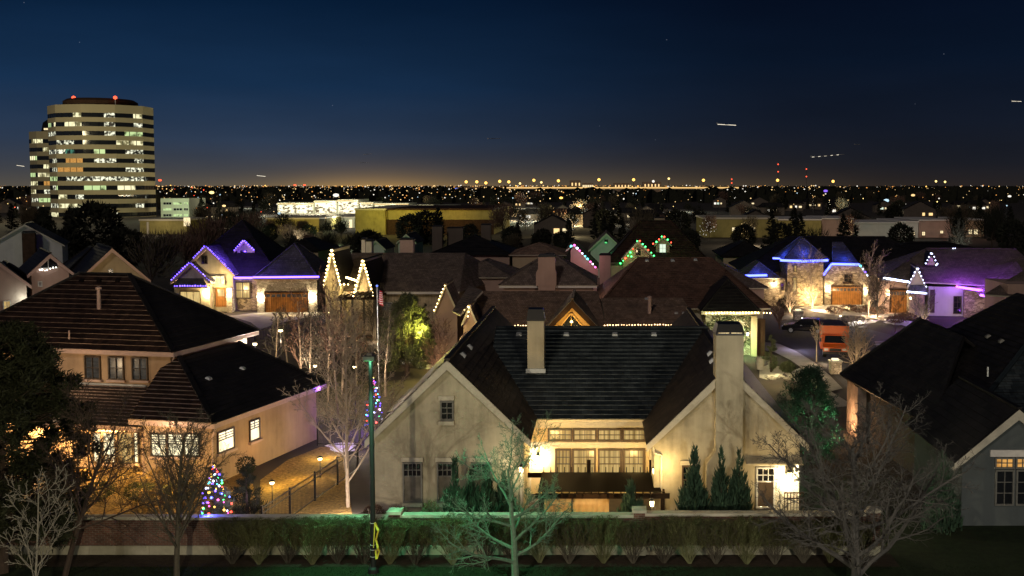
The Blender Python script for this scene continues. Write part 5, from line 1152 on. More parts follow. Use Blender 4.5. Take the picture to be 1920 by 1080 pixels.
# dark plain roofs between (no lit fronts)
def roofhouse(name, label, x0, x1, ye, D, dep, m, wall='beige', roof=RD, ch=None, ridge=None):
    p, q = A(x0, ye, D), A(x1, ye, D); T = thing(name, label, 'house', ((p.x+q.x)/2, D, 0))
    walls(T, p.x+.4, q.x-.4, D+.4, D+dep-.4, p.z-.1, wall); hip(T, p.x+.35, q.x-.35, D+.35, D+dep-.35, p.z, m, .4, roof, lip=.03)
    for i, (a, b, yt, dd) in enumerate(ch or []):
        a_, b_ = A(a, yt, D+dd), A(b, yt, D+dd); chimney(T, a_.x, b_.x, D+dd, D+dd+1, p.z, a_.z, 'dark_wall', .2)
    return T
roofhouse('dark_hip_house', 'low dark hip roof between the board clad house and the brown shake roof', 845, 960, 520, 118, 11, .45, 'pinkish', RG)
roofhouse('dark_hip_house', 'broad black roof behind the long roof with twin chimney, three pale chimneys on it', 800, 960, 478, 150, 14, .4, 'pinkish', RD, [(810, 829, 425, 6), (838, 868, 428, 8), (902, 920, 422, 8)])
roofhouse('dark_hip_house', 'brown roof with a small yellow lit side left of the pink bulbs', 955, 1062, 478, 148, 10, .35, 'beige', RB)
roofhouse('dark_hip_house', 'dark hip roof behind the corner bay right of the green washed roof', 1300, 1440, 540, 124, 14, .5, 'pinkish', RG)
roofhouse('dark_hip_house', 'dark roof with two tiny gables left of the blue lit stone house', 1352, 1450, 480, 160, 12, .5, 'beige', RD)
roofhouse('dark_hip_house', 'dark roof between violet house and commercial block on the right', 1640, 1900, 480, 165, 16, .22, 'beige', RD)
roofhouse('dark_hip_house', 'dark roof behind the dormer of the violet outlined house', 520, 600, 470, 165, 12, .5, 'beige', RD)
for x, y in ((705, 452), (762, 440)):
    D = 170.0; T = thing('little_gable_house', 'small dark house with a faint green gable peak %s' % ('right of the twin chimney' if x == 705 else 'above the square pale chimney'), 'house', A(x, 500, D)); T.location.z = 0
    g = A(x, y-2, D); gable(T, g.x, 1.3, g.z, .9, D, D+8, 'white_stucco', RD, ovf=.3, ovs=.3, rk=.25, lip=.03); lightpoint(A(x, y+8, D-4), (.3, 1, .3), 5, .2)
# ------------------------------------------------------------------ office tower and commercial buildings
def tower(label, px0, px1, ytop, D, floors, sides, seed, lit, pent=True, fh=4.25, name='office_tower'):
    Dc = D+(px1-px0)*D/F*.42; c = A((px0+px1)/2, 400, Dc); a_, b_ = A(px0, 400, Dc), A(px1, 400, Dc); rx = (b_.x-a_.x)/2
    zt = A(0, ytop, D).z; T = thing(name, label, 'tower', (c.x, D+rx*.8, 0)); cy = D+rx*.8; rnd = random.Random(seed)
    ang = [math.pi*2*(k+.5)/sides for k in range(sides)]
    ring = [V((c.x+rx*1.0*math.cos(t)/math.cos(math.pi/sides)*.93, cy+rx*.8*math.sin(t), 0)) for t in ang]
    z = zt; nwin = 0
    for f in range(floors):
        bh = 3.9 if f == 0 else fh*.52
        m = MB()
        for k in range(sides):
            p, q = ring[k], ring[(k+1) % sides]; m.poly([V((p.x, p.y, z-bh)), V((q.x, q.y, z-bh)), V((q.x, q.y, z)), V((p.x, p.y, z))])
        m.poly([V((p.x, p.y, z-bh)) for p in reversed(ring)]); m.poly([V((p.x, p.y, z)) for p in ring])
        m.build('storey_band', 'concrete_band', T); z -= bh
        wh = fh*.48; inn = [V((c.x+(p.x-c.x)*.985, cy+(p.y-cy)*.985, 0)) for p in ring]
        m = MB()
        for k in range(sides):
            p, q = inn[k], inn[(k+1) % sides]
            n = max(3, int((q-p).length/4.2)); run = 0
            for j in range(n):
                s, e = p.lerp(q, j/n), p.lerp(q, (j+1)/n)
                front = (s.y+e.y)/2 < cy-1
                pts = [V((s.x, s.y, z-wh)), V((e.x, e.y, z-wh)), V((e.x, e.y, z)), V((s.x, s.y, z))]
                if not front: m.poly(pts); continue
                if run <= 0 and rnd.random() < lit[min(f, len(lit)-1)]*.75: run = rnd.choice((1, 2, 3, 4)); kind = rnd.choice(('win_office', 'win_office', 'win_speck', 'win_speck', 'win_green', 'win_teal' if f in (1, 4) else 'win_speck', 'win_orange' if rnd.random() < .15 else 'win_speck'))
                if run > 0 and nwin < 95:
                    run -= 1; nwin += 1; w = MB(); o = V((0, -.1, 0)); w.poly([x+o for x in pts]); w.build('window', kind, T)
                m.poly(pts)
        for k in range(sides):
            p, q = ring[k], ring[(k+1) % sides]; n = 4
            for j in range(n): s = p.lerp(q, j/n)*.99+V((c.x, cy, 0))*.01; m.box(s.x-.12, s.x+.12, s.y-.12, s.y+.12, z-wh+.01, z-.01)
        m.build('window_band', 'glass', T); z -= wh
    m = MB(); m.poly([V((p.x, p.y, 0)) for p in reversed(ring)])
    for k in range(sides): p, q = ring[k], ring[(k+1) % sides]; m.poly([V((p.x, p.y, 0)), V((q.x, q.y, 0)), V((q.x, q.y, z)), V((p.x, p.y, z))])
    m.build('ground_storey', 'concrete_band', T)
    return T, c, cy, rx, zt
T, c, cy, rx, zt = tower('tall many sided office tower with cream bands and two red roof lights', 101, 290, 195, 500, 13, 10, 5, [.32, .35, .3, .3, .5, .55, .75, .9, .8, .5, .7, .4])
m = MB(); m.lathe((c.x, cy, zt), [(rx*.68, -.5), (rx*.68, 2.2), (rx*.6, 3.4), (.01, 3.4)], 20); m.build('plant_room', 'wood_dark', T)
for x, y in ((138, 183), (216, 183)):
    p = A(x, y, cy-rx*.5); m = MB(); m.tube((p.x, p.y, zt), p, .2, .2, 5); k = m.build('beacon', 'steel', T); m = MB(); m.lathe(p, [(.01, -.9), (.9, -.4), (.9, .4), (.01, .9)], 8); m.build('red_lamp', 'farred', k)
lightpoint((c.x, cy-rx*.8-60, 40), (1, .85, .5), 11000, 6, None)
T, c, cy, rx, zt = tower('lower grey office tower half hidden behind the tall banded tower', 64, 150, 246, 540, 11, 8, 9, [.9, .5, .4, .5, .6, .7, .6, .5, .3, .5])
m = MB(); m.lathe((c.x+3, cy, zt), [(9, -.5), (8, 4.5), (2, 9), (.01, 9)], 8); m.build('roof', 'roof_dark', T)
for k in range(5): m = MB(); p = A(84+4*k, 242, 536); m.obox(p, X, .8, Y, .3, .9); m.build('window', 'win_far', T)
def bigbox(name, label, x0, x1, yt, yb, D, wall, dep=30, parts=(), cat='commercial building', capm='trim'):
    p, q = A(x0, yt, D), A(x1, yt, D); T = thing(name, label, cat, ((p.x+q.x)/2, D, 0)); walls(T, p.x, q.x, D, D+dep, p.z, wall)
    m = MB(); m.box(p.x-.2, q.x+.2, D-.25, D+dep+.2, p.z, p.z+.5); m.build('parapet', capm, T)
    for (a, t_, b_, c_, k, nm) in parts:
        cc, w, h = rect(a, t_, b_, c_, D-.3 if k != 'pilaster' else D); m = MB(); m.obox(cc, X, w, Y, .4, h); m.build(nm, k, T)
    return T
T = bigbox('warehouse', 'large olive warehouse with a darker right wing in the middle distance', 666, 722, 394, 441, 327, 'olive_wall', 60)
p, q = A(723, 394, 329), A(926, 394, 329); m = MB(); m.box(p.x, q.x, 329, 385, 0, p.z); m.build('wing_wall', 'olive_wall', T); m = MB(); m.box(p.x, q.x, 328.4, 328.99, 0, A(0, 412, 328).z); m.build('lower_cladding', 'wood_dark', T)
m = MB(); m.box(p.x+.1, q.x, 328.5, 385, p.z, p.z+.5); m.build('wing_parapet', 'wood_dark', T)
lightpoint(A(695, 400, 318), (1, .85, .15), 330, .5); lightpoint(A(760, 398, 322), (1, .75, .15), 240, .5); lightpoint(A(850, 396, 322), (1, .65, .15), 160, .5)
T = bigbox('flat_roofed_building', 'low yellow lit flat building left of the olive warehouse', 500, 598, 411, 441, 350, 'olive_wall', 30, [(558, 415, 570, 440, 'wood_dark', 'dark_bay')])
lightpoint(A(530, 415, 343), (1, .75, .2), 160, .5); lightpoint(A(585, 415, 343), (1, .75, .2), 140, .5)
T = bigbox('flat_roofed_building', 'long pale flat roof just left of the olive warehouse corner', 600, 665, 409, 430, 380, 'pale_wall', 40, [(655, 412, 660, 428, 'win_far', 'lit_strip')]); lightpoint(A(640, 412, 370), (1, .95, .7), 400, .5)
T = bigbox('flat_roofed_building', 'dim brown flat block under the bare trees at the foot of the office tower', 262, 350, 414, 446, 330, 'olive_wall', 20, [(276, 416, 279, 440, 'trim', 'pilaster'), (345, 408, 356, 424, 'win_far', 'lit_box')]); lightpoint(A(290, 420, 322), (1, .8, .5), 200, .5)
T = thing('office_block', 'small white three storey office block with lit window bands right of the tower', 'office', A(328, 400, 480)); T.location.z = 0
p, q = A(301, 372, 480), A(354, 372, 480); walls(T, p.x, q.x, 480, 500, p.z, 'pale_wall')
for r_, (t_, b_) in enumerate(((379, 384), (390, 395), (401, 406))):
    for a, c in ((306, 322), (325, 342), (345, 353)): pwin(T, a, t_, c, b_, 479.99, 3, 1, 'win_green' if (r_+a) % 2 else 'glass', 'frame_white', dep=.2, fw=.1, mw=.1)
lightpoint(A(328, 390, 465), (.8, 1, .6), 1300, 1)
T = thing('shopping_parade', 'brightly lit row of shops with pale fascia beyond the warehouse', 'shops', A(690, 395, 560)); T.location.z = 0
for i, (a, c, yt) in enumerate(((520, 588, 380), (589, 632, 376), (633, 672, 374), (674, 700, 379), (702, 766, 381), (768, 812, 384), (814, 852, 385))):
    p, q = A(a, yt, 560+i % 2), A(c, yt, 560+i % 2); m = MB(); m.box(p.x, q.x, 560+i % 2, 585, 0, p.z); m.build('wall', 'pale_wall', T)
    m = MB(); m.poly([V((p.x+.5, 559.8+i % 2, .4)), V((q.x-.5, 559.8+i % 2, .4)), V((q.x-.5, 559.8+i % 2, p.z-1.3)), V((p.x+.5, 559.8+i % 2, p.z-1.3))]); m.build('shop_front', 'shop', T); m = MB(); m.box(p.x, q.x, 558.6+i % 2, 559.7+i % 2, p.z-.7, p.z-.4); m.build('fascia', 'hwy', T)
T = bigbox('retail_block', 'long stepped pale block with lit windows at the right, beyond the violet lit house', 1320, 1458, 411, 446, 310, 'olive_wall', 25)
ww = [(1372, 426, 1384, 434), (1409, 424, 1416, 434), (1708, 435, 1716, 441), (1728, 434, 1735, 442), (1762, 432, 1769, 438), (1815, 430, 1823, 439), (1825, 430, 1834, 440), (1840, 430, 1843, 440)]
segs = [(1459, 1540, 413, 'olive_wall'), (1541, 1600, 411, 'pinkish'), (1601, 1688, 419, 'white_stucco'), (1689, 1722, 417, 'white_stucco'), (1723, 1785, 414, 'pinkish'), (1786, 1804, 419, 'peach'), (1805, 1845, 413, 'peach')]
for a, c, yt, mt in segs:
    d = 312-(a % 5); p, q = A(a, yt, d), A(c, yt, d); m = MB(); m.box(p.x, q.x, d, 335, 0, p.z); m.build('wall', mt, T); m = MB(); m.box(p.x-.1, q.x+.1, d-.4, 335, p.z, p.z+.35); m.build('parapet', 'trim_white', T)
for (a, t_, c, b_) in ww: pwin(T, a, t_, c, b_, 306.9, 2, 2, 'win_far', 'frame', dep=.2, fw=.1)
for x, c in ((1665, (.4, 1, .6)), (1705, (.9, .9, .7)), (1750, (.9, .8, .7)), (1795, (1, .4, .3)), (1830, (1, .5, .3)), (1350, (.9, .8, .5)), (1480, (1, .75, .4)), (1570, (.9, .9, .6))): lightpoint(A(x, 425, 298), c, 30, .4)
# ------------------------------------------------------------------ horizon: masts, bridge, towers, far lamps
def mast(px, py, D, mat, r, label, group, tall=True):
    p = A(px, py, D); t = thing('street_lamp', label, 'lamp', (p.x, D, 0), group); m = MB(); m.tube((p.x, D, 0), (p.x, D, p.z), .35, .2, 5); m.build('mast', 'black', t)
    m = MB(); m.lathe(p, [(.01, -r), (r*.75, -r*.6), (r, 0), (r*.75, r*.6), (.01, r)], 8); m.build('lamp', mat, t)
for x, y, w in ((874, 341, 0), (894, 341, 0), (911, 343, 0), (937, 340, 0), (954, 341, 0), (975, 344, 1), (1001, 338, 0), (1015, 342, 1), (1047, 339, 0), (1123, 337, 0), (1188, 337, 0), (1225, 340, 2), (1254, 335, 1), (1319, 338, 0), (1458, 338, 0), (1562, 340, 0), (1755, 340, 1), (1772, 341, 1)):
    mast(x, y, 1500, ('sod', 'sodpale', 'farwhite')[w], (2.1, 1.6, 1.9)[w], 'tall lamp mast glowing %s above the far highway on the horizon' % ('orange', 'pale yellow', 'cold white')[w], 'lamp masts on the horizon')
for x, ys, l in ((1459, (308, 322), 'radio mast with one red lamp, the left one'), (1512, (317, 331), 'radio mast with two red lamps, the right one'), (1372, (336, 343), 'short radio mast with a red lamp left of the others')):
    D = 2600; p = A(x, ys[0], D); t = thing('radio_mast', l+' on the horizon', 'mast', (p.x, D, 0)); m = MB(); m.tube((p.x, D, 0), p, .5, .25, 4)
    for k in range(8): m.beam((p.x-.8, D, p.z*k/8), (p.x+.8, D, p.z*(k+1)/8), .15, .15)
    m.build('lattice', 'black', t)
    for y in ys: q = A(x, y, D-1); m = MB(); m.lathe(q, [(.01, -1.9), (1.9, 0), (.01, 1.9)], 6); m.build('red_lamp', 'farred', t)
t = thing('highway', 'pale lit highway deck running along the horizon below the orange lamp masts', 'bridge', (0, 1450, 0))
m = MB(); a_, b_ = A(950, 352, 1450), A(1385, 352, 1450); m.box(a_.x, b_.x, 1450, 1475, a_.z-2.0, a_.z+.6); m.build('deck', 'cap', t)
m = MB(); m.box(a_.x, b_.x, 1449.3, 1449.9, a_.z-.9, a_.z+.9); m.build('lit_parapet', 'hwy', t)
for k in range(14): x = a_.x+(b_.x-a_.x)*k/13; m = MB(); m.box(x-1, x+1, 1453, 1472, 0, a_.z-2.01); m.build('pier', 'cap', t)
for x0, x1, yt, yb, mt, l in ((1068, 1088, 338, 353, 'farw', 'brown block standing on the horizon right of the middle masts'), (838, 866, 350, 357, 'farblue', 'low building with blue lit front on the horizon'), (1092, 1112, 343, 351, 'win_far', 'long white lit building on the horizon right of the brown block'), (1150, 1180, 343, 350, 'farw', 'low lit building on the horizon under the masts'), (1205, 1240, 341, 349, 'farw', 'broad low building on the horizon under the white mast lamp'), (870, 900, 350, 355, 'farw', 'yellow lit building on the horizon below the left masts')):
    D = 1700; p, q = A(x0, yt, D), A(x1, yt, D); t = thing('far_building', l, 'building', ((p.x+q.x)/2, D, 0)); m = MB(); m.box(p.x, q.x, D, D+20, 0, p.z); m.build('wall', 'peach', t)
    n = max(3, int((x1-x0)/3))
    for k in range(n):
        if mt != 'farw' or k % 2:
            x = p.x+(q.x-p.x)*(k+.5)/n; m = MB(); m.obox((x, D-.2, p.z*.72), X, (q.x-p.x)/n*.7, Y, .3, p.z*.2); m.build('window', 'farwarm' if mt == 'farw' else mt, t)
# trails of aeroplanes in the photo are built as airliners with lit cabins
for i, (x, y, L, D, tilt, l) in enumerate(((1363, 234, 38, 2200, 3, 'airliner with bright lights, the brightest, high right of centre'), (927, 260, 26, 2600, -1, 'faint airliner high above the horizon masts'), (490, 330, 18, 2600, 6, 'bright airliner low over the horizon right of the tower'), (39, 311, 16, 2600, 8, 'airliner light left of the tower'), (1552, 292, 64, 1700, -5, 'airliner with a row of blinking lights at the right'), (1607, 271, 11, 3600, -3, 'tiny airliner above the one with a row of lights'), (1906, 190, 20, 3000, 2, 'airliner light at the right edge of the sky'), (690, 289, 16, 3300, -6, 'upper of two tiny dim airliners over the orange glow'), (684, 305, 18, 3300, 0, 'lower of two tiny dim airliners over the orange glow'))):
    p = A(x, y, D); w = L*D/F; t = thing('airliner', l, 'aeroplane', p); t['group'] = 'airliners in the night sky'
    u_ = V((math.cos(R(tilt)), 0, -math.sin(R(tilt)))); r = .9 if i not in (4, 7, 8, 1) else .55
    m = MB(); m.tube(p-u_*w*.5, p+u_*w*.42, r, r, 8, cap=True); m.tube(p+u_*w*.42, p+u_*w*.5, r, .2, 8, cap=True); m.build('fuselage', 'steel', t)
    m = MB(); m.poly([p+u_*w*.1+V((0, 1, 0)), p-u_*w*.08+V((0, 1, 0)), p-u_*w*.2+V((0, 16, .5)), p-u_*w*.13+V((0, 16, .5))]); m.poly([p+u_*w*.1+V((0, -1, 0)), p-u_*w*.08+V((0, -1, 0)), p-u_*w*.2+V((0, -16, .5)), p-u_*w*.13+V((0, -16, .5))]); m.poly([p-u_*w*.38, p-u_*w*.5, p-u_*w*.52+Z*r*4, p-u_*w*.46+Z*r*4]); m.build('wing', 'steel', t)
    m = MB(); nn_ = 5 if i in (4, 7, 8) else 1
    for k in range(nn_):
        a_ = p-u_*w*.46+u_*w*.9*k/nn_; b_ = a_+u_*w*.9/nn_*(.35 if nn_ > 1 else 1); m.beam(a_+V((0, -r-.1, 0)), b_+V((0, -r-.1, 0)), .3, r*1.1)
    m.build('cabin_light', 'plane' if i not in (1, 5, 7, 8) else 'win_dim', t)
# ------------------------------------------------------------------ foreground trees
def at(px, py, z=0): return G(px, py, z)
def base(px, D): p = A(px, 1000, D); return V((p.x, D, 0))
P1 = params(lv=4, seg=(5, 5, 4, 3, 2), n=(13, 9, 8, 6), start=(.12, .25, .15, .1), ang=(62, 42, 42, 40), ratio=(.78, .5, .48, .5), jit=(.1, .2, .25, .3, .3), up=(.0, .1, .07, .03, 0), rmin=.005, shape=lambda t: 1-.3*t, rr=.58)
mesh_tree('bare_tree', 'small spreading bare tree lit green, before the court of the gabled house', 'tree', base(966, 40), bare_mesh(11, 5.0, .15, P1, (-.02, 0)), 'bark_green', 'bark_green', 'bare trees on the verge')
P2 = params(lv=4, seg=(7, 5, 4, 3, 2), n=(28, 9, 7, 4), start=(.22, .15, .1, .1), ang=(42, 35, 38, 40), ratio=(.6, .46, .48, .5), jit=(.04, .13, .2, .3, .3), up=(.02, .12, .08, .04, 0), rmin=.005, shape=lambda t: .55+1.1*t*(1-t)*1.6-.35*t, rr=.5, trunk=.95)
mesh_tree('bare_tree', 'slim bare tree with a round crown before the glowing ground floor of the peach house', 'tree', base(329, 40), bare_mesh(22, 6.1, .12, P2), 'bark', 'bark', 'bare trees on the verge')
P3 = params(lv=4, seg=(5, 6, 5, 3, 2), n=(16, 11, 9, 5), start=(.06, .22, .12, .1), ang=(60, 44, 42, 40), ratio=(.9, .5, .48, .5), jit=(.07, .2, .26, .32, .3), up=(.0, .09, .06, .02, 0), rmin=.006, shape=lambda t: 1.12-.62*t, rr=.55, trunk=.85, tip=.35)
mesh_tree('bare_tree', 'big spreading bare tree with a thick trunk and low limbs at the lower right', 'tree', base(1605, 38.5), bare_mesh(38, 6.7, .21, P3, (.0, 0)), 'bark_cool', 'bark_cool', 'bare trees on the verge')
P4 = params(lv=3, seg=(6, 5, 4, 3), n=(12, 7, 5), start=(.4, .2, .15), ang=(42, 40, 38), ratio=(.5, .45, .45), jit=(.05, .14, .2, .25), rmin=.009, trunk=1.0)
mesh_tree('bare_tree', 'pale young bare tree in the bottom left corner, nearest to the viewer', 'tree', base(52, 33), bare_mesh(5, 5.5, .06, P4, (.03, 0)), 'bark_white', 'bark_white', 'bare trees on the verge')
P5 = params(lv=4, seg=(6, 5, 4, 3, 2), n=(18, 9, 7, 4), start=(.3, .2, .15, .1), ang=(40, 42, 42, 40), ratio=(.75, .5, .46, .5), jit=(.1, .2, .26, .3, .3), rmin=.0055, trunk=.95)
mesh_tree('bare_tree', 'dark leaning bare tree in front of the lit patio, right of the big pine', 'tree', base(118, 40.5), bare_mesh(9, 6.6, .12, P5, (.28, .0)), 'bark_dark', 'bark_dark', 'bare trees on the verge')
t_, c_ = pine(3, 10.0, 3.3, 80000, .1, .25, .03, 420, .2)
mesh_tree('pine_tree', 'big dark pine tree cutting off the left edge of the picture', 'tree', base(4, 41.0), (t_, c_), 'bark_dark', 'needle')
# ---- planting round the main house
for i, (px, D, H, r, l) in enumerate(((853, 45.6, 3.35, .66, 'dark green juniper column left of the lit court, the left one of the close cluster'), (884, 45.9, 2.7, .6, 'dark green juniper between two others left of the court'), (912, 45.7, 2.95, .65, 'dark green juniper behind the green lit bare tree'), (945, 46.0, 2.6, .6, 'dark green juniper nearest to the court on its left side'),
                             (1301, 45.3, 3.85, .95, 'broad dark green juniper at the left of the three under the chimney'), (1352, 45.4, 3.75, .58, 'slender middle juniper right under the chimney'), (1386, 45.4, 3.8, .6, 'right juniper next to the barred porch window'), (1183, 45.0, 2.45, .75, 'dark bush at the right foot of the pergola'), (1768, 46.2, 3.4, .95, 'grey green evergreen beside the rain pipe of the cool grey house'))):
    mesh_tree('juniper', l, 'evergreen', V((A(px, 900, D).x, D, 0)), juniper(60+i, H, r, 3200), 'bark_dark', 'juniper', 'junipers by the near houses')
for i, (px, D, H, r, m1, l) in enumerate(((745, 45.2, 1.5, .7, 'twig_red', 'red brown bush at the left corner of the gabled house'), (806, 45.3, 1.7, .5, 'twig', 'thin brown bush between the two front windows'), (1465, 45.0, .9, .5, 'twig', 'low dark plant under the porch light'), (1430, 45.2, .8, .4, 'twig_red', 'low red plant under the barred porch window'), (700, 46.0, 1.3, .6, 'twig_red', 'low wine red bush behind the lamp post'))):
    mesh_tree('bush', l, 'bush', V((A(px, 900, D).x, D, 0)), bushy(80+i, H, r, 1300, .1, .02), 'bark_dark', m1, 'low bushes before the gabled house')
mesh_tree('pine_tree', 'bushy pine lit green from the right, between the gabled house and the black roofs', 'tree', V((A(1518, 800, 56).x, 56, 0)), pine(14, 5.6, 1.75, 15000, .12, .2, .02, 150), 'bark_dark', 'juniper')
lightpoint(A(1590, 810, 55.8), (.3, 1, .4), 190, .15, None, 115, (-1, -.12, .12)); lightpoint(A(1530, 845, 52.6), (.6, 1, .5), 10, .15)
for i, (px, py, H, r) in enumerate(((185, 940, 1.0, .8), (222, 925, 1.3, .9), (262, 938, .9, .8), (300, 915, 1.1, .8), (335, 940, 1.0, .9), (205, 900, 1.4, .8), (355, 905, 1.2, .7), (285, 950, .8, .7))):
    p = G(px, py); mesh_tree('bush', 'low bush in the lit yard of the peach house, behind the wall', 'bush', V((p.x, max(p.y, 45.2), 0)), bushy(500+i, H, r, 900, .14, .03), 'bark_dark', 'dry' if i % 2 else 'leaf', 'dry bushes in the yard of the peach house')
for px, py, e in ((205, 930, 7), (270, 920, 8), (325, 925, 8), (240, 890, 9)): lightpoint(G(px, py)+Z*.7, (1, .66, .16), e, .12)
b = MB(); b.poly([G(x, y, .018) for x, y in [(60, 965), (120, 880), (400, 870), (470, 890), (487, 965)]]); struct('yard', b, 'litter')
# topiary pine and shrubs by the christmas tree
t_, c_ = conifer(31, 2.6, .95, 3200, .2, .02, .1, .1, .2); mesh_tree('pine_tree', 'small dark pine right of the tree of coloured lights', 'tree', V((A(462, 900, 47).x, 47, 0)), (t_, c_), 'bark_dark', 'needle')
mesh_tree('bush', 'round pom pom topiary on a pale stem before the peach side wall', 'bush', V((A(462, 880, 50).x, 50, 0)), (lambda tc: (tc[0], tc[1]))((lambda: (lambda a, b: (a, b))(*bushy(33, .9, .5, 900, .12, .02)))()), 'bark_dark', 'needle')
bpy.data.objects[[o.name for o in C.objects if o.type == 'EMPTY'][-1]].location.z = 1.45
def starlit(px, D, H, r, seed, label, n):
    rnd = random.Random(seed); t_, c_ = conifer(seed, H, r, 2600, .18, .02, .04, .1, .1); t = mesh_tree('christmas_tree', label, 'christmas tree', V((A(px, 900, D).x, D, 0)), (t_, c_), 'bark_dark', 'spruce')
    cols = ['b_blue', 'b_cyan', 'b_pink', 'b_ice', 'b_gold', 'b_red', 'b_green', 'b_purple']
    for i in range(n):
        z = H*(i+.5)/n; a = i*2.399; k = (1-z/H)**.85*r*rnd.uniform(.7, 1.05)
        o = bpy.data.objects.new('bulb', bulbmesh(rnd.choice(cols), rnd.choice((.03, .04, .05))*(1 if D < 50 else 1.2))); C.objects.link(o); o.parent = t; o.location = (k*math.cos(a), k*math.sin(a), z)
    w = MB(); 
    for i in range(n*2): z = H*(i+.5)/(2*n); z2 = H*(i+1.5)/(2*n); f_ = lambda q, s: V(((1-q/H)**.85*r*.95*math.cos(s*1.2), (1-q/H)**.85*r*.95*math.sin(s*1.2), q)); w.tube(f_(z, i), f_(min(z2, H*.99), i+1), .008, .008, 3)
    w.build('wire', 'black', t, local=True)
    return t
starlit(402, 45.6, 3.05, 1.1, 71, 'cone shaped tree covered with coloured lights just behind the wall, left of centre', 98)
starlit(703, 66, 3.2, .75, 72, 'narrow tree with coloured lights beside the left gable, behind the lamp post', 70)
lightpoint(A(390, 962, 43.1), (.06, .08, 1), 9, .1); lightpoint(A(420, 930, 44.9), (.55, .45, 1), 12, .3); lightpoint(A(450, 930, 45.8), (.8, .6, .9), 10, .3); lightpoint(A(690, 780, 65), (.4, .2, 1), 40, .3)
# big white-lit birch and the grove behind
PB = params(lv=4, seg=(10, 6, 4, 3, 2), n=(30, 8, 5, 3), start=(.12, .25, .2, .1), ang=(50, 38, 40, 40), ratio=(.44, .45, .45, .5), jit=(.03, .1, .18, .25, .3), up=(.02, .14, .08, .03, 0), rmin=.011, shape=lambda t: 1.2-.95*t, rr=.5, trunk=.98)
mesh_tree('birch_tree', 'tall pale birch lit from below, left of the lamp post between the two houses', 'tree', V((A(652, 900, 49.5).x, 49.5, 0)), bare_mesh(55, 9.6, .1, PB, (.0, 0)), 'bark_pale', 'bark_pale')
lightpoint(V((A(652, 900, 49.5).x+.25, 48.0, .5)), (1, .82, .66), 36, .1); lightpoint(V((A(652, 900, 49.5).x-.9, 47.4, 2.2)), (1, .85, .75), 22, .15)
PG = params(lv=3, seg=(7, 5, 3, 2), n=(18, 7, 4), start=(.3, .2, .15), ang=(42, 38, 40), ratio=(.33, .45, .5), jit=(.04, .12, .2, .3), up=(.02, .14, .08, .03), rmin=.014, shape=lambda t: 1.1-.6*t, rr=.5, trunk=.98)
wt = ['under the yellow path light', 'with the whitest trunk behind the ridge of the peach house', 'second in the grove behind the peach house', 'tallest of the grove before the garage door', 'before the porch pergola', 'left of the flagpole', 'right of the flagpole', 'leaning over the garden path', 'nearest the garage of the violet house']
for i, (px, D, H) in enumerate(((517, 82, 5.2), (565, 74, 7.4), (582, 72, 6.6), (614, 74, 8.2), (640, 76, 6.4), (668, 80, 5.6), (722, 76, 6.2), (632, 70, 7.0), (540, 86, 5.0))):
    mesh_tree('birch_tree', 'pale multi twigged bare birch '+wt[i], 'tree', V((A(px, 700, D).x, D, 0)), bare_mesh(100+i, H, .09, PG, (RND.uniform(-.06, .06), 0)), 'bark_pale', 'twig_red' if i % 2 else 'bark', 'birch grove behind the peach house')
for x, y, d, e in ((645, 650, 72.5, 80), (562, 680, 72, 60), (590, 690, 70.5, 55), (530, 640, 80, 50), (700, 680, 75, 45)): lightpoint(A(x, y, d), (1, .75, .5), e, .15)
def pathlight(px, py, D, e, label, c=(1, .75, .35), r=.1):
    p = A(px, py, D); t = thing('path_light', label, 'lamp', (p.x, D, 0), 'garden path lights'); m = MB(); m.tube((p.x, D, 0), (p.x, D, p.z-.1), .03, .025, 6); m.lathe((p.x, D, p.z+.06), [(.16, 0), (.14, .04), (.02, .1)], 8); m.build('post', 'black', t); m = MB(); m.lathe(p, [(.01, -.09), (r, -.05), (r, .05), (.01, .09)], 8); m.build('globe', 'lamp', t); lightpoint(p+V((0, -.25, 0)), c, e, .1, t)
pathlight(526, 620, 80, 60, 'glaring yellow path light before the violet outlined house', r=.16); pathlight(617, 586, 100, 25, 'small path light beside the driveway at the garage door'); pathlight(478, 645, 66.5, 25, 'white light at the corner under the upper eave of the peach house', (1, .95, .9), .12)
pathlight(591, 686, 66, 8, 'low path light left of the grove trunks'); pathlight(510, 905, 50, 10, 'low yellow garden light on the leaf strewn strip beside the peach house'); pathlight(600, 860, 54.5, 12, 'far yellow garden light on the leaf strewn strip near the gate'); pathlight(665, 688, 66, 6, 'low path light right of the grove trunks')
lightpoint(G(512, 916)+Z*.7, (1, .66, .14), 17, .1); lightpoint(G(607, 862)+Z*.6, (1, .68, .16), 18, .1); lightpoint(G(560, 900)+Z*.7, (1, .62, .12), 9, .1)
lightpoint(A(650, 810, 61), (.4, .18, 1), 6, .2); lightpoint(A(600, 728, 62.5), (.3, .12, 1), 9, .1); lightpoint(A(660, 825, 59), (.9, .8, .6), 25, .2)
t_, c_ = pine(21, 6.6, 2.0, 15000, .1, .3, .03, 130); mesh_tree('pine_tree', 'dense pine lit yellow on its right side, right of the flagpole', 'tree', V((A(762, 640, 84).x, 84, 0)), (t_, c_), 'bark_dark', 'spruce')
lightpoint(A(788, 620, 82.3), (1, .85, .15), 170, .15)
t_, c_ = conifer(23, 5.2, 1.2, 4500, .28, .03); mesh_tree('spruce_tree', 'dark spruce behind the yellow lit pine', 'tree', V((A(797, 640, 88).x, 88, 0)), (t_, c_), 'bark_dark', 'wood_far'); lightpoint(A(803, 650, 86), (1, .8, .2), 70, .15)
PS = params(lv=3, seg=(5, 5, 3, 2), n=(20, 8, 5), start=(.05, .15, .1), ang=(38, 34, 36), ratio=(.7, .45, .45), jit=(.05, .12, .2, .3), rmin=.013, shape=lambda t: 1-.5*t, trunk=.9)
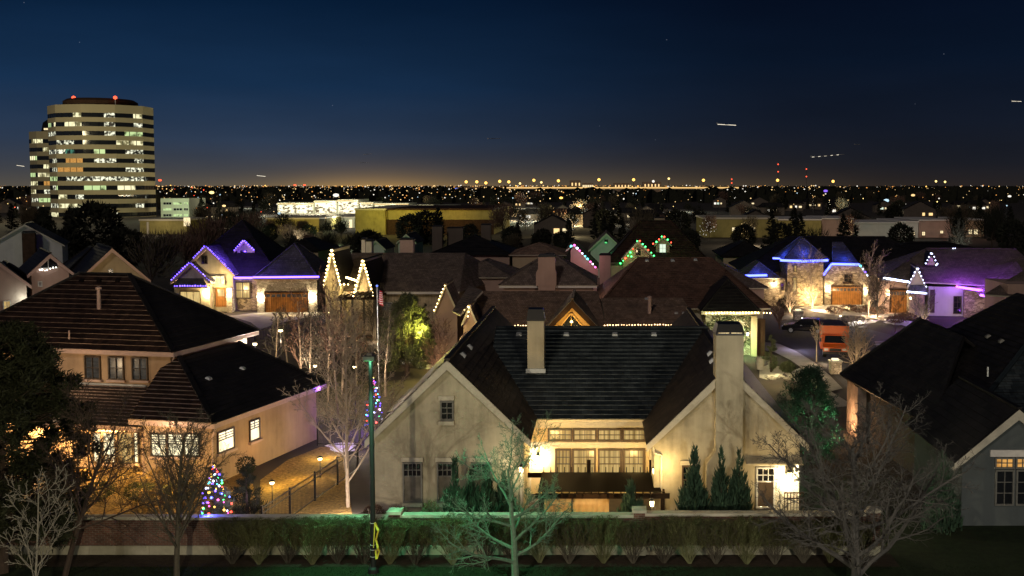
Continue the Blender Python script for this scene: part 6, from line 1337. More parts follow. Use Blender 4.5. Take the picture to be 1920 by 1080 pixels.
def baretree(px, D, H, seed, label, mat='bark', e=0, c=(1, .7, .4), group='lit bare trees', P=PS, r=.09, dx=.3):
    p = V((A(px, 600, D).x, D, 0)); mesh_tree('bare_tree', label, 'tree', p, bare_mesh(seed, H, r, P), mat, mat, group)
    if e: lightpoint(p+V((dx, -1.2, .5)), c, e, .12)
baretree(828, 80, 4.6, 201, 'upswept bare shrubby tree lit warm, left of the big gabled roof', 'twig_red', 110)
baretree(700, 104, 4.6, 202, 'small bare tree before the porch pergola', 'bark', 20)
baretree(1523, 130, 6.6, 203, 'bare tree on the stone tower, lit gold from below', 'bark_pale', 170)
baretree(1481, 126, 3.4, 204, 'small weeping bare tree before the stone house door', 'bark_pale', 60)
baretree(1628, 124, 7.2, 205, 'bare tree right of the garage door of the stone house, lit gold', 'bark_pale', 150)
baretree(1645, 122, 5.2, 206, 'second bare tree beside the stone house, darker', 'bark', 30)
baretree(1728, 112, 4.3, 207, 'fan shaped bare shrub lit white under the violet bay', 'bark_white', 60, P=params(lv=3, seg=(2, 5, 3, 2), n=(22, 7, 4), start=(.02, .15, .1), ang=(34, 28, 32), ratio=(1.0, .42, .45), jit=(.05, .1, .2, .3), rmin=.013, shape=lambda t: 1, trunk=.55))
baretree(1532, 91, 3.6, 208, 'small bare street tree before the orange truck', 'bark_pale', 14, P=params(lv=3, seg=(5, 4, 3, 2), n=(9, 6, 4), start=(.45, .2, .1), ang=(48, 38, 36), ratio=(.5, .45, .45), jit=(.04, .1, .2, .3), rmin=.013, trunk=.9), r=.06)
baretree(1606, 84, 4.2, 209, 'bare shrub lit gold right of the orange truck', 'bark_pale', 40)
baretree(1679, 100, 5.4, 210, 'dim bare street tree above the black roof', 'twig_red', 0, P=params(lv=3, seg=(6, 4, 3, 2), n=(12, 6, 4), start=(.4, .2, .1), ang=(55, 38, 36), ratio=(.5, .45, .45), jit=(.04, .1, .2, .3), rmin=.013, trunk=.95), r=.06)
baretree(1790, 190, 8.2, 211, 'white lit bare tree standing before the retail block', 'bark_white', 260, (.95, 1, .8))
baretree(1462, 112, 3.0, 212, 'bare bush by the low wall at the roadside', 'twig_red', 0)
# conifers and round shrub by the road
t_, c_ = conifer(41, 2.95, .72, 3600, .2, .026, .02, .02, .05); mesh_tree('spruce_tree', 'small pale spruce cone beside the pavement', 'tree', V((A(1446, 660, 86).x, 86, 0)), (t_, c_), 'bark_dark', 'spruce'); lightpoint(A(1452, 678, 83.5), (1, .82, .45), 28, .1)
mesh_tree('bush', 'low round pale green shrub beside the round planter', 'bush', at(1476, 699), bushy(43, .95, .7, 2400, .14, .03), 'bark_dark', 'spruce'); lightpoint(A(1460, 690, 80), (1, .75, .3), 40, .12)
mesh_tree('bush', 'dark bush on the lawn before the stone house', 'bush', at(1475, 580), bushy(44, 1.6, 1.3, 1500, .25, .05), 'bark_dark', 'needle'); lightpoint(at(1530, 585)+Z*1.2, (1, .7, .3), 60, .12)
for i, (x, y) in enumerate(((1565, 588), (1590, 584), (1612, 586), (1680, 606), (1700, 600), (1650, 588))): mesh_tree('bush', 'low dry bush in the planting %s' % ('between the two driveways, number %s from the left' % ('first', 'second', 'third')[i] if i < 3 else ('right of the dark lawn', 'below the violet bay', 'at the far end of the drive')[i-3]), 'bush', at(x, y), bushy(300+i, .9, 1.2, 500, .2, .05), 'bark_dark', 'twig_red', 'dry bushes along the driveways')
for x, y, d, e, c in ((1590, 560, 131, 110, (1, .72, .32)), (1575, 590, 124, 25, (1, .75, .4)), (1612, 600, 117, 14, (1, .85, .6)), (1650, 640, 104, 40, (.4, .1, 1)), (1700, 615, 110, 40, (.45, .15, 1)), (1560, 610, 108, 22, (.8, .7, .8)), (1500, 640, 97, 30, (.55, .5, .8))): lightpoint(A(x, y, d), c, e, .2)
for x, y, k in ((1563, 603, 'left'), (1612, 602, 'right'), (1576, 592, 'middle')): pathlight(x, y, 15.2*F/(y+3-HOR)*.97, 8, 'low white light along the driveway, the %s one' % k, (1, .9, .7), .08)
# planter, stones
t = thing('planter', 'round stone planter pots beside the lit patio next to the road', 'planter', at(1425, 693)); 
for dx, h, r in ((0, .95, .36), (.95, .6, .3)):
    p = at(1425, 693); m = MB(); m.lathe((p.x+dx, p.y, .03), [(r*.75, 0), (r, h*.9), (r*1.08, h*.9), (r*1.08, h), (r*.9, h), (r*.85, h*.85), (.01, h*.85)], 14); m.build('pot', 'cap', t)
rnd = random.Random(77)
for i in range(14):
    x = 1440+i*4.6; p = at(x, 708+4*math.sin(i)); t = MB(); r = rnd.uniform(.16, .34); t.lathe(p, [(.01, -.05), (r, -.03), (r*1.1, r*.3), (r*.6, r*.62), (.01, r*.66)], 7)
    for j in range(len(t.v)): t.v[j] += rv(rnd)*r*.14
    tag(t.build('rock', 'cap'), 'grey boulder in the rim of the raised bed next to the road', 'rock', 'boulders edging the bed')
for x0, x1, yt, yb, l in ((1490, 1506, 583, 600, 'far'), (1558, 1578, 677, 702, 'near')):
    p = at((x0+x1)/2, yb); D = p.y; w = (x1-x0)*D/F; zt = A(0, yt, D).z; t = thing('entry_pillar', '%s square stone entry pillar with a lit cap, %s the orange truck' % (l, 'beyond' if l == 'far' else 'in front of'), 'pillar', p, 'entry pillars')
    m = MB(); m.box(p.x-w/2, p.x+w/2, D, D+w, 0, zt-.1); m.build('shaft', 'stone_pale', t); m = MB(); m.box(p.x-w*.58, p.x+w*.58, D-w*.08, D+w*1.08, zt-.1, zt); m.build('cap', 'cap', t); m = MB(); m.box(p.x-w*.3, p.x+w*.3, D+w*.2, D+w*.8, zt+.003, zt+.13); m.build('lamp', 'win_white', t); lightpoint((p.x, D+w*.5, zt+.35), (1, .8, .45), 14, .1, t)
# ------------------------------------------------------------------ car and truck
def wheel(root, c, r, w, ax=X):
    m = MB(); a = V(ax).normalized(); m.tube(V(c)-a*w/2, V(c)+a*w/2, r, r, 18, cap=True); ty = m.build('wheel', 'rubber', root); m = MB(); m.tube(V(c)-a*(w/2+.012), V(c)+a*(w/2+.012), r*.62, r*.62, 10, cap=True); m.build('rim', 'steel', ty)
p = at(1511, 624); ang = R(20); fw = V((-math.cos(ang), math.sin(ang)*1.0, 0)); sd = V((fw.y, -fw.x, 0)); sd = sd if sd.y < 0 else -sd
t = thing('parked_car', 'dark car parked on the street behind the orange truck', 'car', p)
def car_pts(prof, w0, w1): return [[p+fw*x+sd*s*(w0 if z < .85 else w1)+Z*z for x, z in prof] for s in (-1, 1)]
def body(prof, w0, w1, name, mat, root):
    m = MB(); a, b = car_pts(prof, w0, w1); n = len(prof); m.poly(a); m.poly(list(reversed(b)))
    for i in range(n): j = (i+1) % n; m.poly([a[i], b[i], b[j], a[j]])
    return m.build(name, mat, root)
body([(2.3, .3), (2.35, .6), (2.2, .78), (1.2, .95), (-1.9, 1.0), (-2.3, .92), (-2.35, .5), (-2.3, .28)], .9, .86, 'body', 'carpaint', t)
body([(1.15, .96), (.45, 1.46), (-1.2, 1.5), (-2.1, 1.02)], .84, .66, 'cabin', 'glass', t)
body([(.5, 1.45), (.3, 1.53), (-1.1, 1.56), (-1.35, 1.48)], .68, .64, 'roof', 'carpaint', t)
for x in (1.4, -1.4):
    for s in (-.82, .82): wheel(t, p+fw*x+sd*s+Z*.33, .33, .22, sd)
for s in (-.6, .6):
    m = MB(); m.obox(p+fw*2.33+sd*s+Z*.68, sd, .36, fw, .06, .14); m.build('headlight', 'steel', t); m = MB(); m.obox(p-fw*2.33+sd*s+Z*.8, sd, .36, fw, .06, .14); m.build('tail_light', 'brick', t)
for x in (.35, -.75): m = MB(); m.obox(p+fw*x+sd*.9+Z*.86, fw, .18, sd, .05, .04); m.build('door_handle', 'steel', t)
# orange box truck, its front towards the viewer
p = at(1566, 672); k_ = p.y/F; t = thing('box_truck', 'orange box truck parked at the kerb, facing the viewer', 'truck', p); an = R(-10); fx = V((math.cos(an), math.sin(an), 0)); fy = V((-fx.y, fx.x, 0))
q = lambda x, y, z: p+fx*x+fy*y+Z*z
m = MB(); m.obox(q(0, 3.6, 1.62), fx, 2.5, fy, 4.0, 2.1); m.build('cargo_box', 'orange', t); m = MB(); m.obox(q(0, 3.6, 2.69), fx, 2.46, fy, 3.96, .04); m.build('box_roof', 'asphalt', t)
m = MB(); prof = [(0, .42), (-.02, .95), (.75, 1.18), (1.15, 1.9), (1.58, 1.95), (1.58, .42)]
a = [q(-1.05, y, z) for y, z in prof]; b = [q(1.05, y, z) for y, z in prof]; m.poly(a); m.poly(list(reversed(b)))
for i in range(len(prof)): j = (i+1) % len(prof); m.poly([a[i], b[i], b[j], a[j]])
m.build('cab', 'orange', t)
n_ = (q(0, .75, 1.18)-q(0, 1.15, 1.9)).cross(fx).normalized(); n_ = n_ if n_.y < 0 else -n_
m = MB(); m.poly([q(-.93, .79, 1.25)+n_*.02, q(.93, .79, 1.25)+n_*.02, q(.86, 1.12, 1.84)+n_*.02, q(-.86, 1.12, 1.84)+n_*.02]); m.build('windscreen', 'glass', t)
for s in (-1, 1):
    m = MB(); m.obox(q(s*1.06, 1.2, 1.5), fy, .6, fx, .02, .5); m.build('side_window', 'glass', t); m = MB(); m.obox(q(s*.78, -.03, .78), fx, .34, fy, .06, .2); m.build('headlight', 'steel', t); m = MB(); m.obox(q(s*1.26, .85, 1.5), fx, .2, fy, .1, .34); m.build('mirror', 'black', t)
m = MB(); m.obox(q(0, -.04, .76), fx, 1.0, fy, .06, .24); m.build('grille', 'black', t); m = MB(); m.obox(q(0, -.08, .5), fx, 2.1, fy, .16, .2); m.build('bumper', 'black', t)
for y in (.75, 4.2):
    for s in (-.92, .92): wheel(t, q(s, y, .4), .4, .28, fx)
m = MB(); m.obox(q(0, 2.6, .5), fx, 1.7, fy, 5.4, .12); m.build('chassis', 'black', t)
lightpoint(q(-.5, -5, 3.2), (1, .78, .55), 20, .3)
# ------------------------------------------------------------------ flagpole, fences
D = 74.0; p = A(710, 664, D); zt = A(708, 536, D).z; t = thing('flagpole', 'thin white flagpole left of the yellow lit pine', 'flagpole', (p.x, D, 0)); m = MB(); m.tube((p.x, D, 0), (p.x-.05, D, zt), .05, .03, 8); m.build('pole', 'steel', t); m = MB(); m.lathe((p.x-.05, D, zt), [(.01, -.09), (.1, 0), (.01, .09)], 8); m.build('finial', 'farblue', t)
fl = thing('flag', 'limp flag with red and white stripes and a blue canton hanging on the flagpole', 'flag', (p.x, D, zt-.4))
zt2, zb2 = A(0, 541, D).z, A(0, 574, D).z
fm, nt, bs = _mat('striped flag cloth'); uv = nt.nodes.new('ShaderNodeUVMap'); s = nt.nodes.new('ShaderNodeSeparateXYZ'); nt.links.new(uv.outputs[0], s.inputs[0])
a1 = N(nt, 'ShaderNodeMath', operation='MULTIPLY'); nt.links.new(s.outputs[1], a1.inputs[0]); a1.inputs[1].default_value = 6.5; a2 = N(nt, 'ShaderNodeMath', operation='FRACT'); nt.links.new(a1.outputs[0], a2.inputs[0]); a3 = N(nt, 'ShaderNodeMath', operation='GREATER_THAN'); nt.links.new(a2.outputs[0], a3.inputs[0]); a3.inputs[1].default_value = .5
mx = N(nt, 'ShaderNodeMix', data_type='RGBA'); mx.inputs[6].default_value = (.5, .02, .03, 1); mx.inputs[7].default_value = (.7, .68, .66, 1); nt.links.new(a3.outputs[0], mx.inputs[0])
c1 = N(nt, 'ShaderNodeMath', operation='LESS_THAN'); nt.links.new(s.outputs[0], c1.inputs[0]); c1.inputs[1].default_value = .42; c2 = N(nt, 'ShaderNodeMath', operation='GREATER_THAN'); nt.links.new(s.outputs[1], c2.inputs[0]); c2.inputs[1].default_value = .46
c3 = N(nt, 'ShaderNodeMath', operation='MULTIPLY'); nt.links.new(c1.outputs[0], c3.inputs[0]); nt.links.new(c2.outputs[0], c3.inputs[1])
vo = N(nt, 'ShaderNodeTexVoronoi', Scale=22.0); nt.links.new(uv.outputs[0], vo.inputs['Vector']); vs = N(nt, 'ShaderNodeMath', operation='LESS_THAN'); nt.links.new(vo.outputs['Distance'], vs.inputs[0]); vs.inputs[1].default_value = .22
cm = N(nt, 'ShaderNodeMix', data_type='RGBA'); cm.inputs[6].default_value = (.01, .02, .12, 1); cm.inputs[7].default_value = (.7, .7, .7, 1); nt.links.new(vs.outputs[0], cm.inputs[0])
m2 = N(nt, 'ShaderNodeMix', data_type='RGBA'); nt.links.new(c3.outputs[0], m2.inputs[0]); nt.links.new(mx.outputs[2], m2.inputs[6]); nt.links.new(cm.outputs[2], m2.inputs[7]); nt.links.new(m2.outputs[2], bs.inputs['Base Color']); bs.inputs['Roughness'].default_value = .9; M['flag'] = fm
m = MB(); W, Hh = 12, 8
def fp(i, j):
    u, w = i/W, j/Hh; return V((p.x+.03+.36*u+.05*math.sin(u*9+w*2), D-.05+.16*math.sin(u*11+w), zt2-(zt2-zb2)*(1-w)*.78-.35*u))
for i in range(W):
    for j in range(Hh): m.poly([fp(i, j), fp(i+1, j), fp(i+1, j+1), fp(i, j+1)], 0, [(i/W, j/Hh), ((i+1)/W, j/Hh), ((i+1)/W, (j+1)/Hh), (i/W, (j+1)/Hh)])
m.build('cloth', 'flag', fl, smooth=True); lightpoint((p.x+.9, D-2.0, zt2-1.6), (1, .9, .85), 22, .1)
def fence(name, label, pts, h, step=.14, mat='black'):
    t = thing(name, label, 'fence', pts[0]); m = MB(); r = MB()
    for a, b in zip(pts, pts[1:]):
        n = int((b-a).length/step); d = (b-a)
        for k in range(n): q_ = a+d*(k+.5)/n; m.tube(q_+Z*.08, q_+Z*(h+.05), .012, .012, 4)
        for z in (.12, h*.82, h): r.beam(a+Z*z, b+Z*z, .03, .04)
        np_ = max(1, int((b-a).length/2.4))
        for k in range(np_+1): q_ = a+d*k/np_; s_ = MB(); s_.box(q_.x-.04, q_.x+.04, q_.y-.04, q_.y+.04, 0, h+.12); s_.build('post', mat, t)
    m.build('bars', mat, t); r.build('rail', mat, t)
fence('iron_fence', 'black iron fence running back along the leaf strewn strip beside the peach house', [V((-14.6, 45.0, 0)), V((-13.0, 56, 0))], 1.35)
fence('iron_fence', 'iron fence with gate between the peach house and the gabled house, lit violet', [V((-16.6, 61.5, 0)), V((-11.5, 60.8, 0))], 1.6)
fence('iron_fence', 'low dark fence before the driveway of the violet outlined house', [A(480, 640, 90)*1, A(600, 640, 90)*1] if False else [G(478, 640), G(570, 628)], 1.2, .3)
# ------------------------------------------------------------------ the wooded middle distance
protos = []
for i in range(3):
    o = mesh_tree('dark_tree', '', 'tree', V((0, 0, 0)), fuzzy(400+i, 9, 3.4, 1100, .18, .07), 'bark_dark', ('far_bare', 'wood_far', 'twig_red')[i], 'dark trees in the wooded middle distance'); protos.append(o)
for i in range(3):
    tc = conifer(420+i, 10, 2.6, 2200, .7, .12, .05, .15, .1) if i < 2 else (lambda a: a)(bushy(431, 8.5, 3.6, 1700, .8, .2))
    o = mesh_tree('dark_tree', '', 'tree', V((0, 0, 0)), tc, 'bark_dark', 'wood_far', 'dark trees in the wooded middle distance'); protos.append(o)
used = [False]*6; rnd = random.Random(21); k = 0
avoid = [(640, 940, 290, 345), (480, 680, 335, 400), (1300, 1860, 285, 330), (255, 360, 310, 345), (290, 365, 200, 500), (500, 870, 470, 580), (90, 300, 300, 560)]
labs = ['bare dark tree in the wooded middle distance', 'bare dark tree in the wooded middle distance', 'reddish bare tree in the wooded middle distance', 'dark conifer in the wooded middle distance', 'dark conifer in the wooded middle distance', 'round dark tree in the wooded middle distance']
grp = ['bare trees of the middle distance', 'bare trees of the middle distance', 'reddish trees of the middle distance', 'conifers of the middle distance', 'conifers of the middle distance', 'round trees of the middle distance']
def far_tree(px, D, s, j, lab=None, gp=None):
    loc = V((A(px, 400, D).x, D, 0))
    if not used[j] and lab is None: used[j] = True; o = protos[j]; o.location = loc; o.scale = (s, s, s); o['label'] = labs[j]; o['group'] = grp[j]; return o
    o = dup(protos[j], lab or labs[j], loc, rnd.uniform(0, 6.28), s, gp or grp[j])
    if lab and not gp: del o['group']
    return o
while k < 190:
    px = rnd.uniform(-20, 1940); D = 185*(6.0**rnd.random())
    if any(a < px < b and c < D < d for a, b, c, d in avoid): continue
    if 480 < px < 860 and D < 480 and rnd.random() < .88: continue
    if 640 < px < 940 and 200 < D < 330: continue
    if 1300 < px < 1860 and D < 300 and rnd.random() < .7: continue
    far_tree(px, D, rnd.uniform(.65, 1.15), rnd.randrange(6)); k += 1
for px, D, s, j, l in ((175, 200, 1.5, 5, 'big black round tree before the office tower'), (235, 190, .95, 5, 'lower black tree right of the one before the tower'), (120, 195, .9, 5, 'black tree at the foot of the tower, left'), (385, 185, 1.05, 2, 'reddish bare tree left behind the violet outlined house'), (345, 175, .85, 2, 'reddish bare tree beside the dim brown block'), (415, 210, 1.0, 0, 'bare tree above the violet outlined roof'),
                       (768, 262, 1.0, 5, 'left of three dark trees before the olive warehouse'), (800, 268, 1.1, 5, 'middle of three dark trees before the olive warehouse'), (822, 265, .95, 3, 'right conifer of three dark trees before the olive warehouse'), (690, 190, .9, 5, 'black round tree behind the twin chimney'), (640, 300, .7, 1, 'green round tree before the long pale flat roof'), (612, 300, .6, 1, 'smaller round tree left of it before the pale flat roof'),
                       (280, 150, .9, 0, 'bare tree above the cream gable'), (1500, 230, .9, 3, 'dark conifer before the left part of the retail block'), (1395, 240, .8, 5, 'dark round tree before the dim left wing of the retail block'), (1690, 235, .85, 5, 'dark bushy tree before the pale middle of the retail block'), (1465, 250, .8, 5, 'dark tree at the corner of the retail block')):
    far_tree(px, D, s, j, l)
rnd = random.Random(91)
for i in range(16): far_tree(rnd.uniform(860, 1310), rnd.uniform(185, 300), rnd.uniform(.55, .8), rnd.choice((0, 1, 3, 4, 5)))
for i in range(18): far_tree(rnd.uniform(470, 680), rnd.uniform(215, 320), rnd.uniform(.45, .65), rnd.choice((0, 1, 2, 5)))
tree_lit = [(1075, 420), (1068, 330), (1050, 380), (1095, 450), (1108, 520), (1120, 600), (1400, 280), (1575, 420), (1590, 300), (985, 360), (1030, 520), (350, 600), (890, 700), (1690, 560), (1240, 300), (1185, 470), (965, 480), (1330, 300)]
for i, (px, D) in enumerate(tree_lit):
    o = dup(protos[i % 3], 'bare tree sparkling with small lights in the wooded middle distance', V((A(px, 400, D).x, D, 0)), i, .75, 'trees with small lights')
    m = MB(); r2 = random.Random(i)
    for q in range(34):
        a = r2.uniform(0, 6.28); r_ = r2.random()**.5*3.3; z = r2.uniform(1.5, 7.2); c = V((r_*math.cos(a), r_*math.sin(a)-.3, z)); s = .11*D/400+.05; m.raw([c+V((-s, 0, -s)), c+V((s, 0, -s)), c+V((0, 0, s)), c+V((0, -s, 0))], [(0, 1, 2), (0, 1, 3), (1, 2, 3), (2, 0, 3)])
    b_ = m.build('fairy_lights', ('farwarm', 'farwhite', 'farwarm', 'sodpale')[i % 4], o, local=True); b_['kind'] = 'stuff'  # glowing specks stand in for lamp light on the tree crowns
for px, D, e, c in ((1072, 400, 900, (1, .75, .35)), (1060, 318, 500, (1, .8, .4)), (1400, 270, 300, (1, .8, .5)), (620, 455, 900, (1, .95, .7)), (1585, 290, 200, (1, .6, .3)), (625, 270, 300, (.7, 1, .5)), (560, 250, 260, (.8, .9, .6)), (640, 245, 260, (.7, .9, .6)), (400, 520, 700, (1, .8, .4)), (420, 380, 200, (1, .8, .5)), (70, 300, 160, (1, .6, .4)), (930, 430, 400, (.8, 1, .5)), (1190, 420, 300, (1, .85, .6)), (890, 420, 500, (.8, 1, .4)), (760, 620, 700, (.8, 1, .4)), (1040, 430, 400, (.9, .9, .5)), (1770, 480, 400, (1, .85, .5)), (1120, 500, 400, (1, .8, .5))):
    lightpoint(A(px, 400, D)*1, c, e, .4) if False else lightpoint((A(px, 400, D).x, D-3.5, 2.2), c, e*1.6, .4)
# small far houses with lit windows
rnd = random.Random(33)
hp = [(rnd.uniform(940, 1900), rnd.uniform(330, 800)) for _ in range(30)]+[(rnd.uniform(0, 480), rnd.uniform(560, 900)) for _ in range(10)]+[(1082, 410), (1035, 300), (1215, 360)]
for i, (px, D) in enumerate(hp):
    if any(a < px < b and c-15 < D < d+5 for a, b, c, d in avoid): D += 70
    c = V((A(px, 400, D).x, D, 0)); t = thing('far_house', 'small far house with lit windows among the dark trees', 'house', c, 'far houses among the trees'); w, d, h = rnd.uniform(4, 7), 6, rnd.uniform(2.8, 5)
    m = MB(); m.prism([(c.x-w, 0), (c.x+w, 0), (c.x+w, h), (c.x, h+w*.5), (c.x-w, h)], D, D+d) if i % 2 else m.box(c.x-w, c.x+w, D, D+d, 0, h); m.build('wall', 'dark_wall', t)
    m = MB()
    if i % 2: 
        for s in (-1, 1): m.roof([(c.x, D-.4, h+w*.5+.2), (c.x+s*(w+.4), D-.4, h), (c.x+s*(w+.4), D+d, h), (c.x, D+d, h+w*.5+.2)], flat=True)
    else: m.roof([(c.x-w-.4, D-.4, h), (c.x+w+.4, D-.4, h), (c.x+w-2, D+d/2, h+2.2), (c.x-w+2, D+d/2, h+2.2)], flat=True); m.roof([(c.x-w-.4, D+d, h), (c.x+w+.4, D+d, h), (c.x+w-2, D+d/2, h+2.2), (c.x-w+2, D+d/2, h+2.2)], flat=True)
    m.build('roof', RD, t)
    for s in rnd.sample((-.7, -.25, .25, .7), rnd.choice((1, 2, 2, 3))): m = MB(); m.obox((c.x+s*w, D-.06, h*.55), X, rnd.uniform(.9, 1.8), Y, .1, rnd.uniform(.9, 1.4)); m.build('window', rnd.choice(('win_far', 'win_far', 'farwarm', 'farwhite', 'win_cool')), t)
# lamps among the trees
rnd = random.Random(12); lm = {}
def lampmesh(mat, r, h):
    key = (mat, r, h)
    if key not in lm:
        b = MB(); b.tube((0, 0, 0), (0, 0, h), .09, .07, 4, 0); b.lathe((0, 0, h), [(.01, -r), (r*.8, -r*.55), (r, 0), (r*.8, r*.55), (.01, r)], 7, 1); me = bpy.data.meshes.new('street_lamp'); me.from_pydata([tuple(p) for p in b.v], [], b.f); me.materials.append(M['black']); me.materials.append(M[mat]); me.polygons.foreach_set('material_index', b.mi); lm[key] = me
    return lm[key]
cn = {'farwarm': 'warm', 'farwhite': 'white', 'farcool': 'cold', 'faramb': 'amber', 'sodpale': 'yellow', 'farred': 'red', 'farviolet': 'violet'}
for i in range(296):
    big = i < 135; D = rnd.uniform(300, 850) if big else 900*(2.6**rnd.random()); px = rnd.uniform(0, 1920)
    q_ = rnd.random()
    if q_ < .2: px = rnd.uniform(0, 560)
    elif q_ < .5: px = rnd.uniform(340, 960)
    if any(a < px < b and c < D < d for a, b, c, d in avoid): D += 260
    r = .55*D/F*rnd.choice((1, 1, 1.4, 1.9)); r = round(r, 1) if r > .25 else .2; mt = rnd.choice(('farwarm', 'farwarm', 'farwarm', 'farwhite', 'faramb', 'faramb', 'sodpale', 'farcool', 'farred' if px < 500 else 'farwarm', 'farwhite'))
    o = bpy.data.objects.new('street_lamp', lampmesh(mt, max(r, .2), round(rnd.uniform(4, 10)))); C.objects.link(o); o.location = (A(px, 400, D).x, D, 0)
    tag(o, '%s pinpoint lamp far off among the dark trees' % cn[mt], 'lamp', '%s pinpoint lamps of the town' % cn[mt])
# brighter single lights in the photo
for x, y, D, mt, r, l in ((630, 366, 700, 'farwhite', 2.0, 'cold white floodlight above the shopping parade'), (553, 347, 1200, 'farred', 1.6, 'red glow of lights on the horizon left of the orange glow'), (571, 347, 1200, 'farred', 1.5, 'second red glow on the horizon left of the orange glow'), (1662, 376, 620, 'farcool', 1.6, 'cyan lit sign in the dark wood at the right'), (1548, 358, 900, 'farviolet', 1.8, 'violet lit tree lamp under the horizon at the right'), (1052, 371, 700, 'sod', 1.2, 'lone orange lamp among trees right of centre'), (1712, 366, 650, 'farwarm', 1.2, 'warm window light in the wood at the far right'), (524, 400, 400, 'farcool', .7, 'cold lamp at the left corner of the flat roofs'), (300, 338, 560, 'farred', .9, 'red lamp just right of the office tower'), (1893, 368, 600, 'farwhite', 1.0, 'white lamp at the right edge of the wood'), (397, 361, 700, 'sodpale', 1.6, 'yellow lamp in pale trees right of the white office block'), (420, 386, 520, 'farwarm', .9, 'warm lamp below the pale trees right of the office block')):
    p = A(x, y, D); b = MB(); b.tube((p.x, D, 0), p, .12, .08, 4, 0); b.lathe(p, [(.01, -r*.6), (r*.8, -r*.4), (r, 0), (r*.8, r*.4), (.01, r*.6)], 7, 1); tag(b.build('street_lamp', ['black', mt]), l, 'lamp')
for px, e in ((545, 1500), (600, 1700), (650, 1700), (720, 1500), (790, 1100)): lightpoint((A(px, 400, 548).x, 545, 6), (1, .9, .65), e, .6)
for x0, x1, d0, d1 in ((430, 500, 500, 560), (560, 860, 480, 552), (940, 1010, 430, 480), (1045, 1130, 385, 450), (1490, 1590, 440, 500), (380, 480, 640, 760), (880, 1020, 640, 760), (1180, 1300, 560, 660), (20, 110, 620, 740)):
    m = MB(); m.poly([(A(x0, 400, d0).x, d0, .02), (A(x1, 400, d0).x, d0, .02), (A(x1, 400, d1).x, d1, .02), (A(x0, 400, d1).x, d1, .02)]); struct('car_park', m, 'concrete')  # pale sheets added so the dark ground shows wide lit patches
    for k in range(3): lightpoint((A(x0+(x1-x0)*(k+.5)/3, 400, (d0+d1)/2).x, (d0+d1)/2-8, 7), ((1, .85, .55), (1, .7, .35), (.9, 1, .8))[k], 700, .5)
# the far town and the far wood, which nobody could count
m = MB(); rnd = random.Random(8)
for i in range(1500):
    D = 900*(8.5**rnd.random()); px = rnd.uniform(-60, 1980); x = A(px, 400, D).x; h = rnd.uniform(6, 14); w = rnd.uniform(5, 16)
    prof = [(-1, 0), (-.9, .5), (-.5, .85+rnd.uniform(-.15, .1)), (0, 1), (.45, .8+rnd.uniform(-.2, .1)), (.95, .45), (1, 0)]
    m.poly([(x+w*a, D+w*.3*a, h*b) for a, b in prof])
    m.poly([(x+w*.4*a, D+w*a, h*b) for a, b in prof])
tag(m.build('treeline', 'wood_far'), 'dark far-off wood spreading to the horizon', 'wood', None, 'stuff')
for mt, n, nm, d0, kk in (('farwarm', 300, 'nearer warm', 620, 3.0), ('farwhite', 170, 'nearer white', 620, 3.0), ('faramb', 200, 'nearer amber', 700, 2.7), ('farwarm', 520, 'warm', 1900, 4.2), ('faramb', 420, 'amber', 1900, 4.2), ('farwhite', 240, 'white', 1900, 4.2), ('sod', 90, 'orange', 1900, 4.2)):
    m = MB()
    for i in range(n):
        D = d0*(kk**rnd.random()); px = rnd.gauss(820, 420) if rnd.random() < .7 else rnd.uniform(0, 1920); s = D/F*rnd.choice((.3, .4, .5, .7, .9, 1.5)); p = V((A(px, 400, D).x, D, rnd.uniform(4, 13)))
        if any(a < px < b and c < D < d for a, b, c, d in avoid): continue
        m.raw([p+V((-s, 0, 0)), p+V((0, 0, -s*.8)), p+V((s, 0, 0)), p+V((0, 0, s*.8)), p+V((0, -s, 0)), p+V((0, s, 0))], [(0, 1, 4), (1, 2, 4), (2, 3, 4), (3, 0, 4), (0, 1, 5), (1, 2, 5), (2, 3, 5), (3, 0, 5)])
    tag(m.build('city_lights', mt), 'mass of tiny %s lights of the far town along the horizon' % nm, 'city lights', None, 'stuff')
# ------------------------------------------------------------------ night sky, light, camera
sc_ = bpy.context.scene; w = bpy.data.worlds.new('World'); sc_.world = w; w.use_nodes = True; nt = w.node_tree; bg = nt.nodes['Background']
g = nt.nodes.new('ShaderNodeTexCoord'); s = nt.nodes.new('ShaderNodeSeparateXYZ'); nt.links.new(g.outputs['Generated'], s.inputs[0])
def mth(op, a, b=None):
    n = N(nt, 'ShaderNodeMath', operation=op)
    for i, x in enumerate((a, b)):
        if x is None: continue
        if isinstance(x, (int, float)): n.inputs[i].default_value = x
        else: nt.links.new(x, n.inputs[i])
    return n.outputs[0]
el = mth('DIVIDE', s.outputs[2], .4); az = mth('DIVIDE', s.outputs[0], mth('MAXIMUM', s.outputs[1], .05))
left = ramp(nt, el, [(0, (.052, .047, .045)), (.035, (.037, .043, .058)), (.10, (.024, .042, .08)), (.22, (.0085, .029, .074)), (.43, (.0016, .0105, .034)), (1, (.001, .004, .014))])
right = ramp(nt, el, [(0, (.017, .014, .015)), (.05, (.0105, .012, .018)), (.14, (.0065, .010, .020)), (.28, (.003, .0076, .020)), (.43, (.0015, .0042, .0135)), (1, (.001, .003, .010))])
mr = N(nt, 'ShaderNodeMapRange', interpolation_type='SMOOTHSTEP'); nt.links.new(az, mr.inputs[0]); mr.inputs[1].default_value = -.34; mr.inputs[2].default_value = .2
mx = N(nt, 'ShaderNodeMix', data_type='RGBA'); nt.links.new(mr.outputs[0], mx.inputs[0]); nt.links.new(left, mx.inputs[6]); nt.links.new(right, mx.inputs[7])
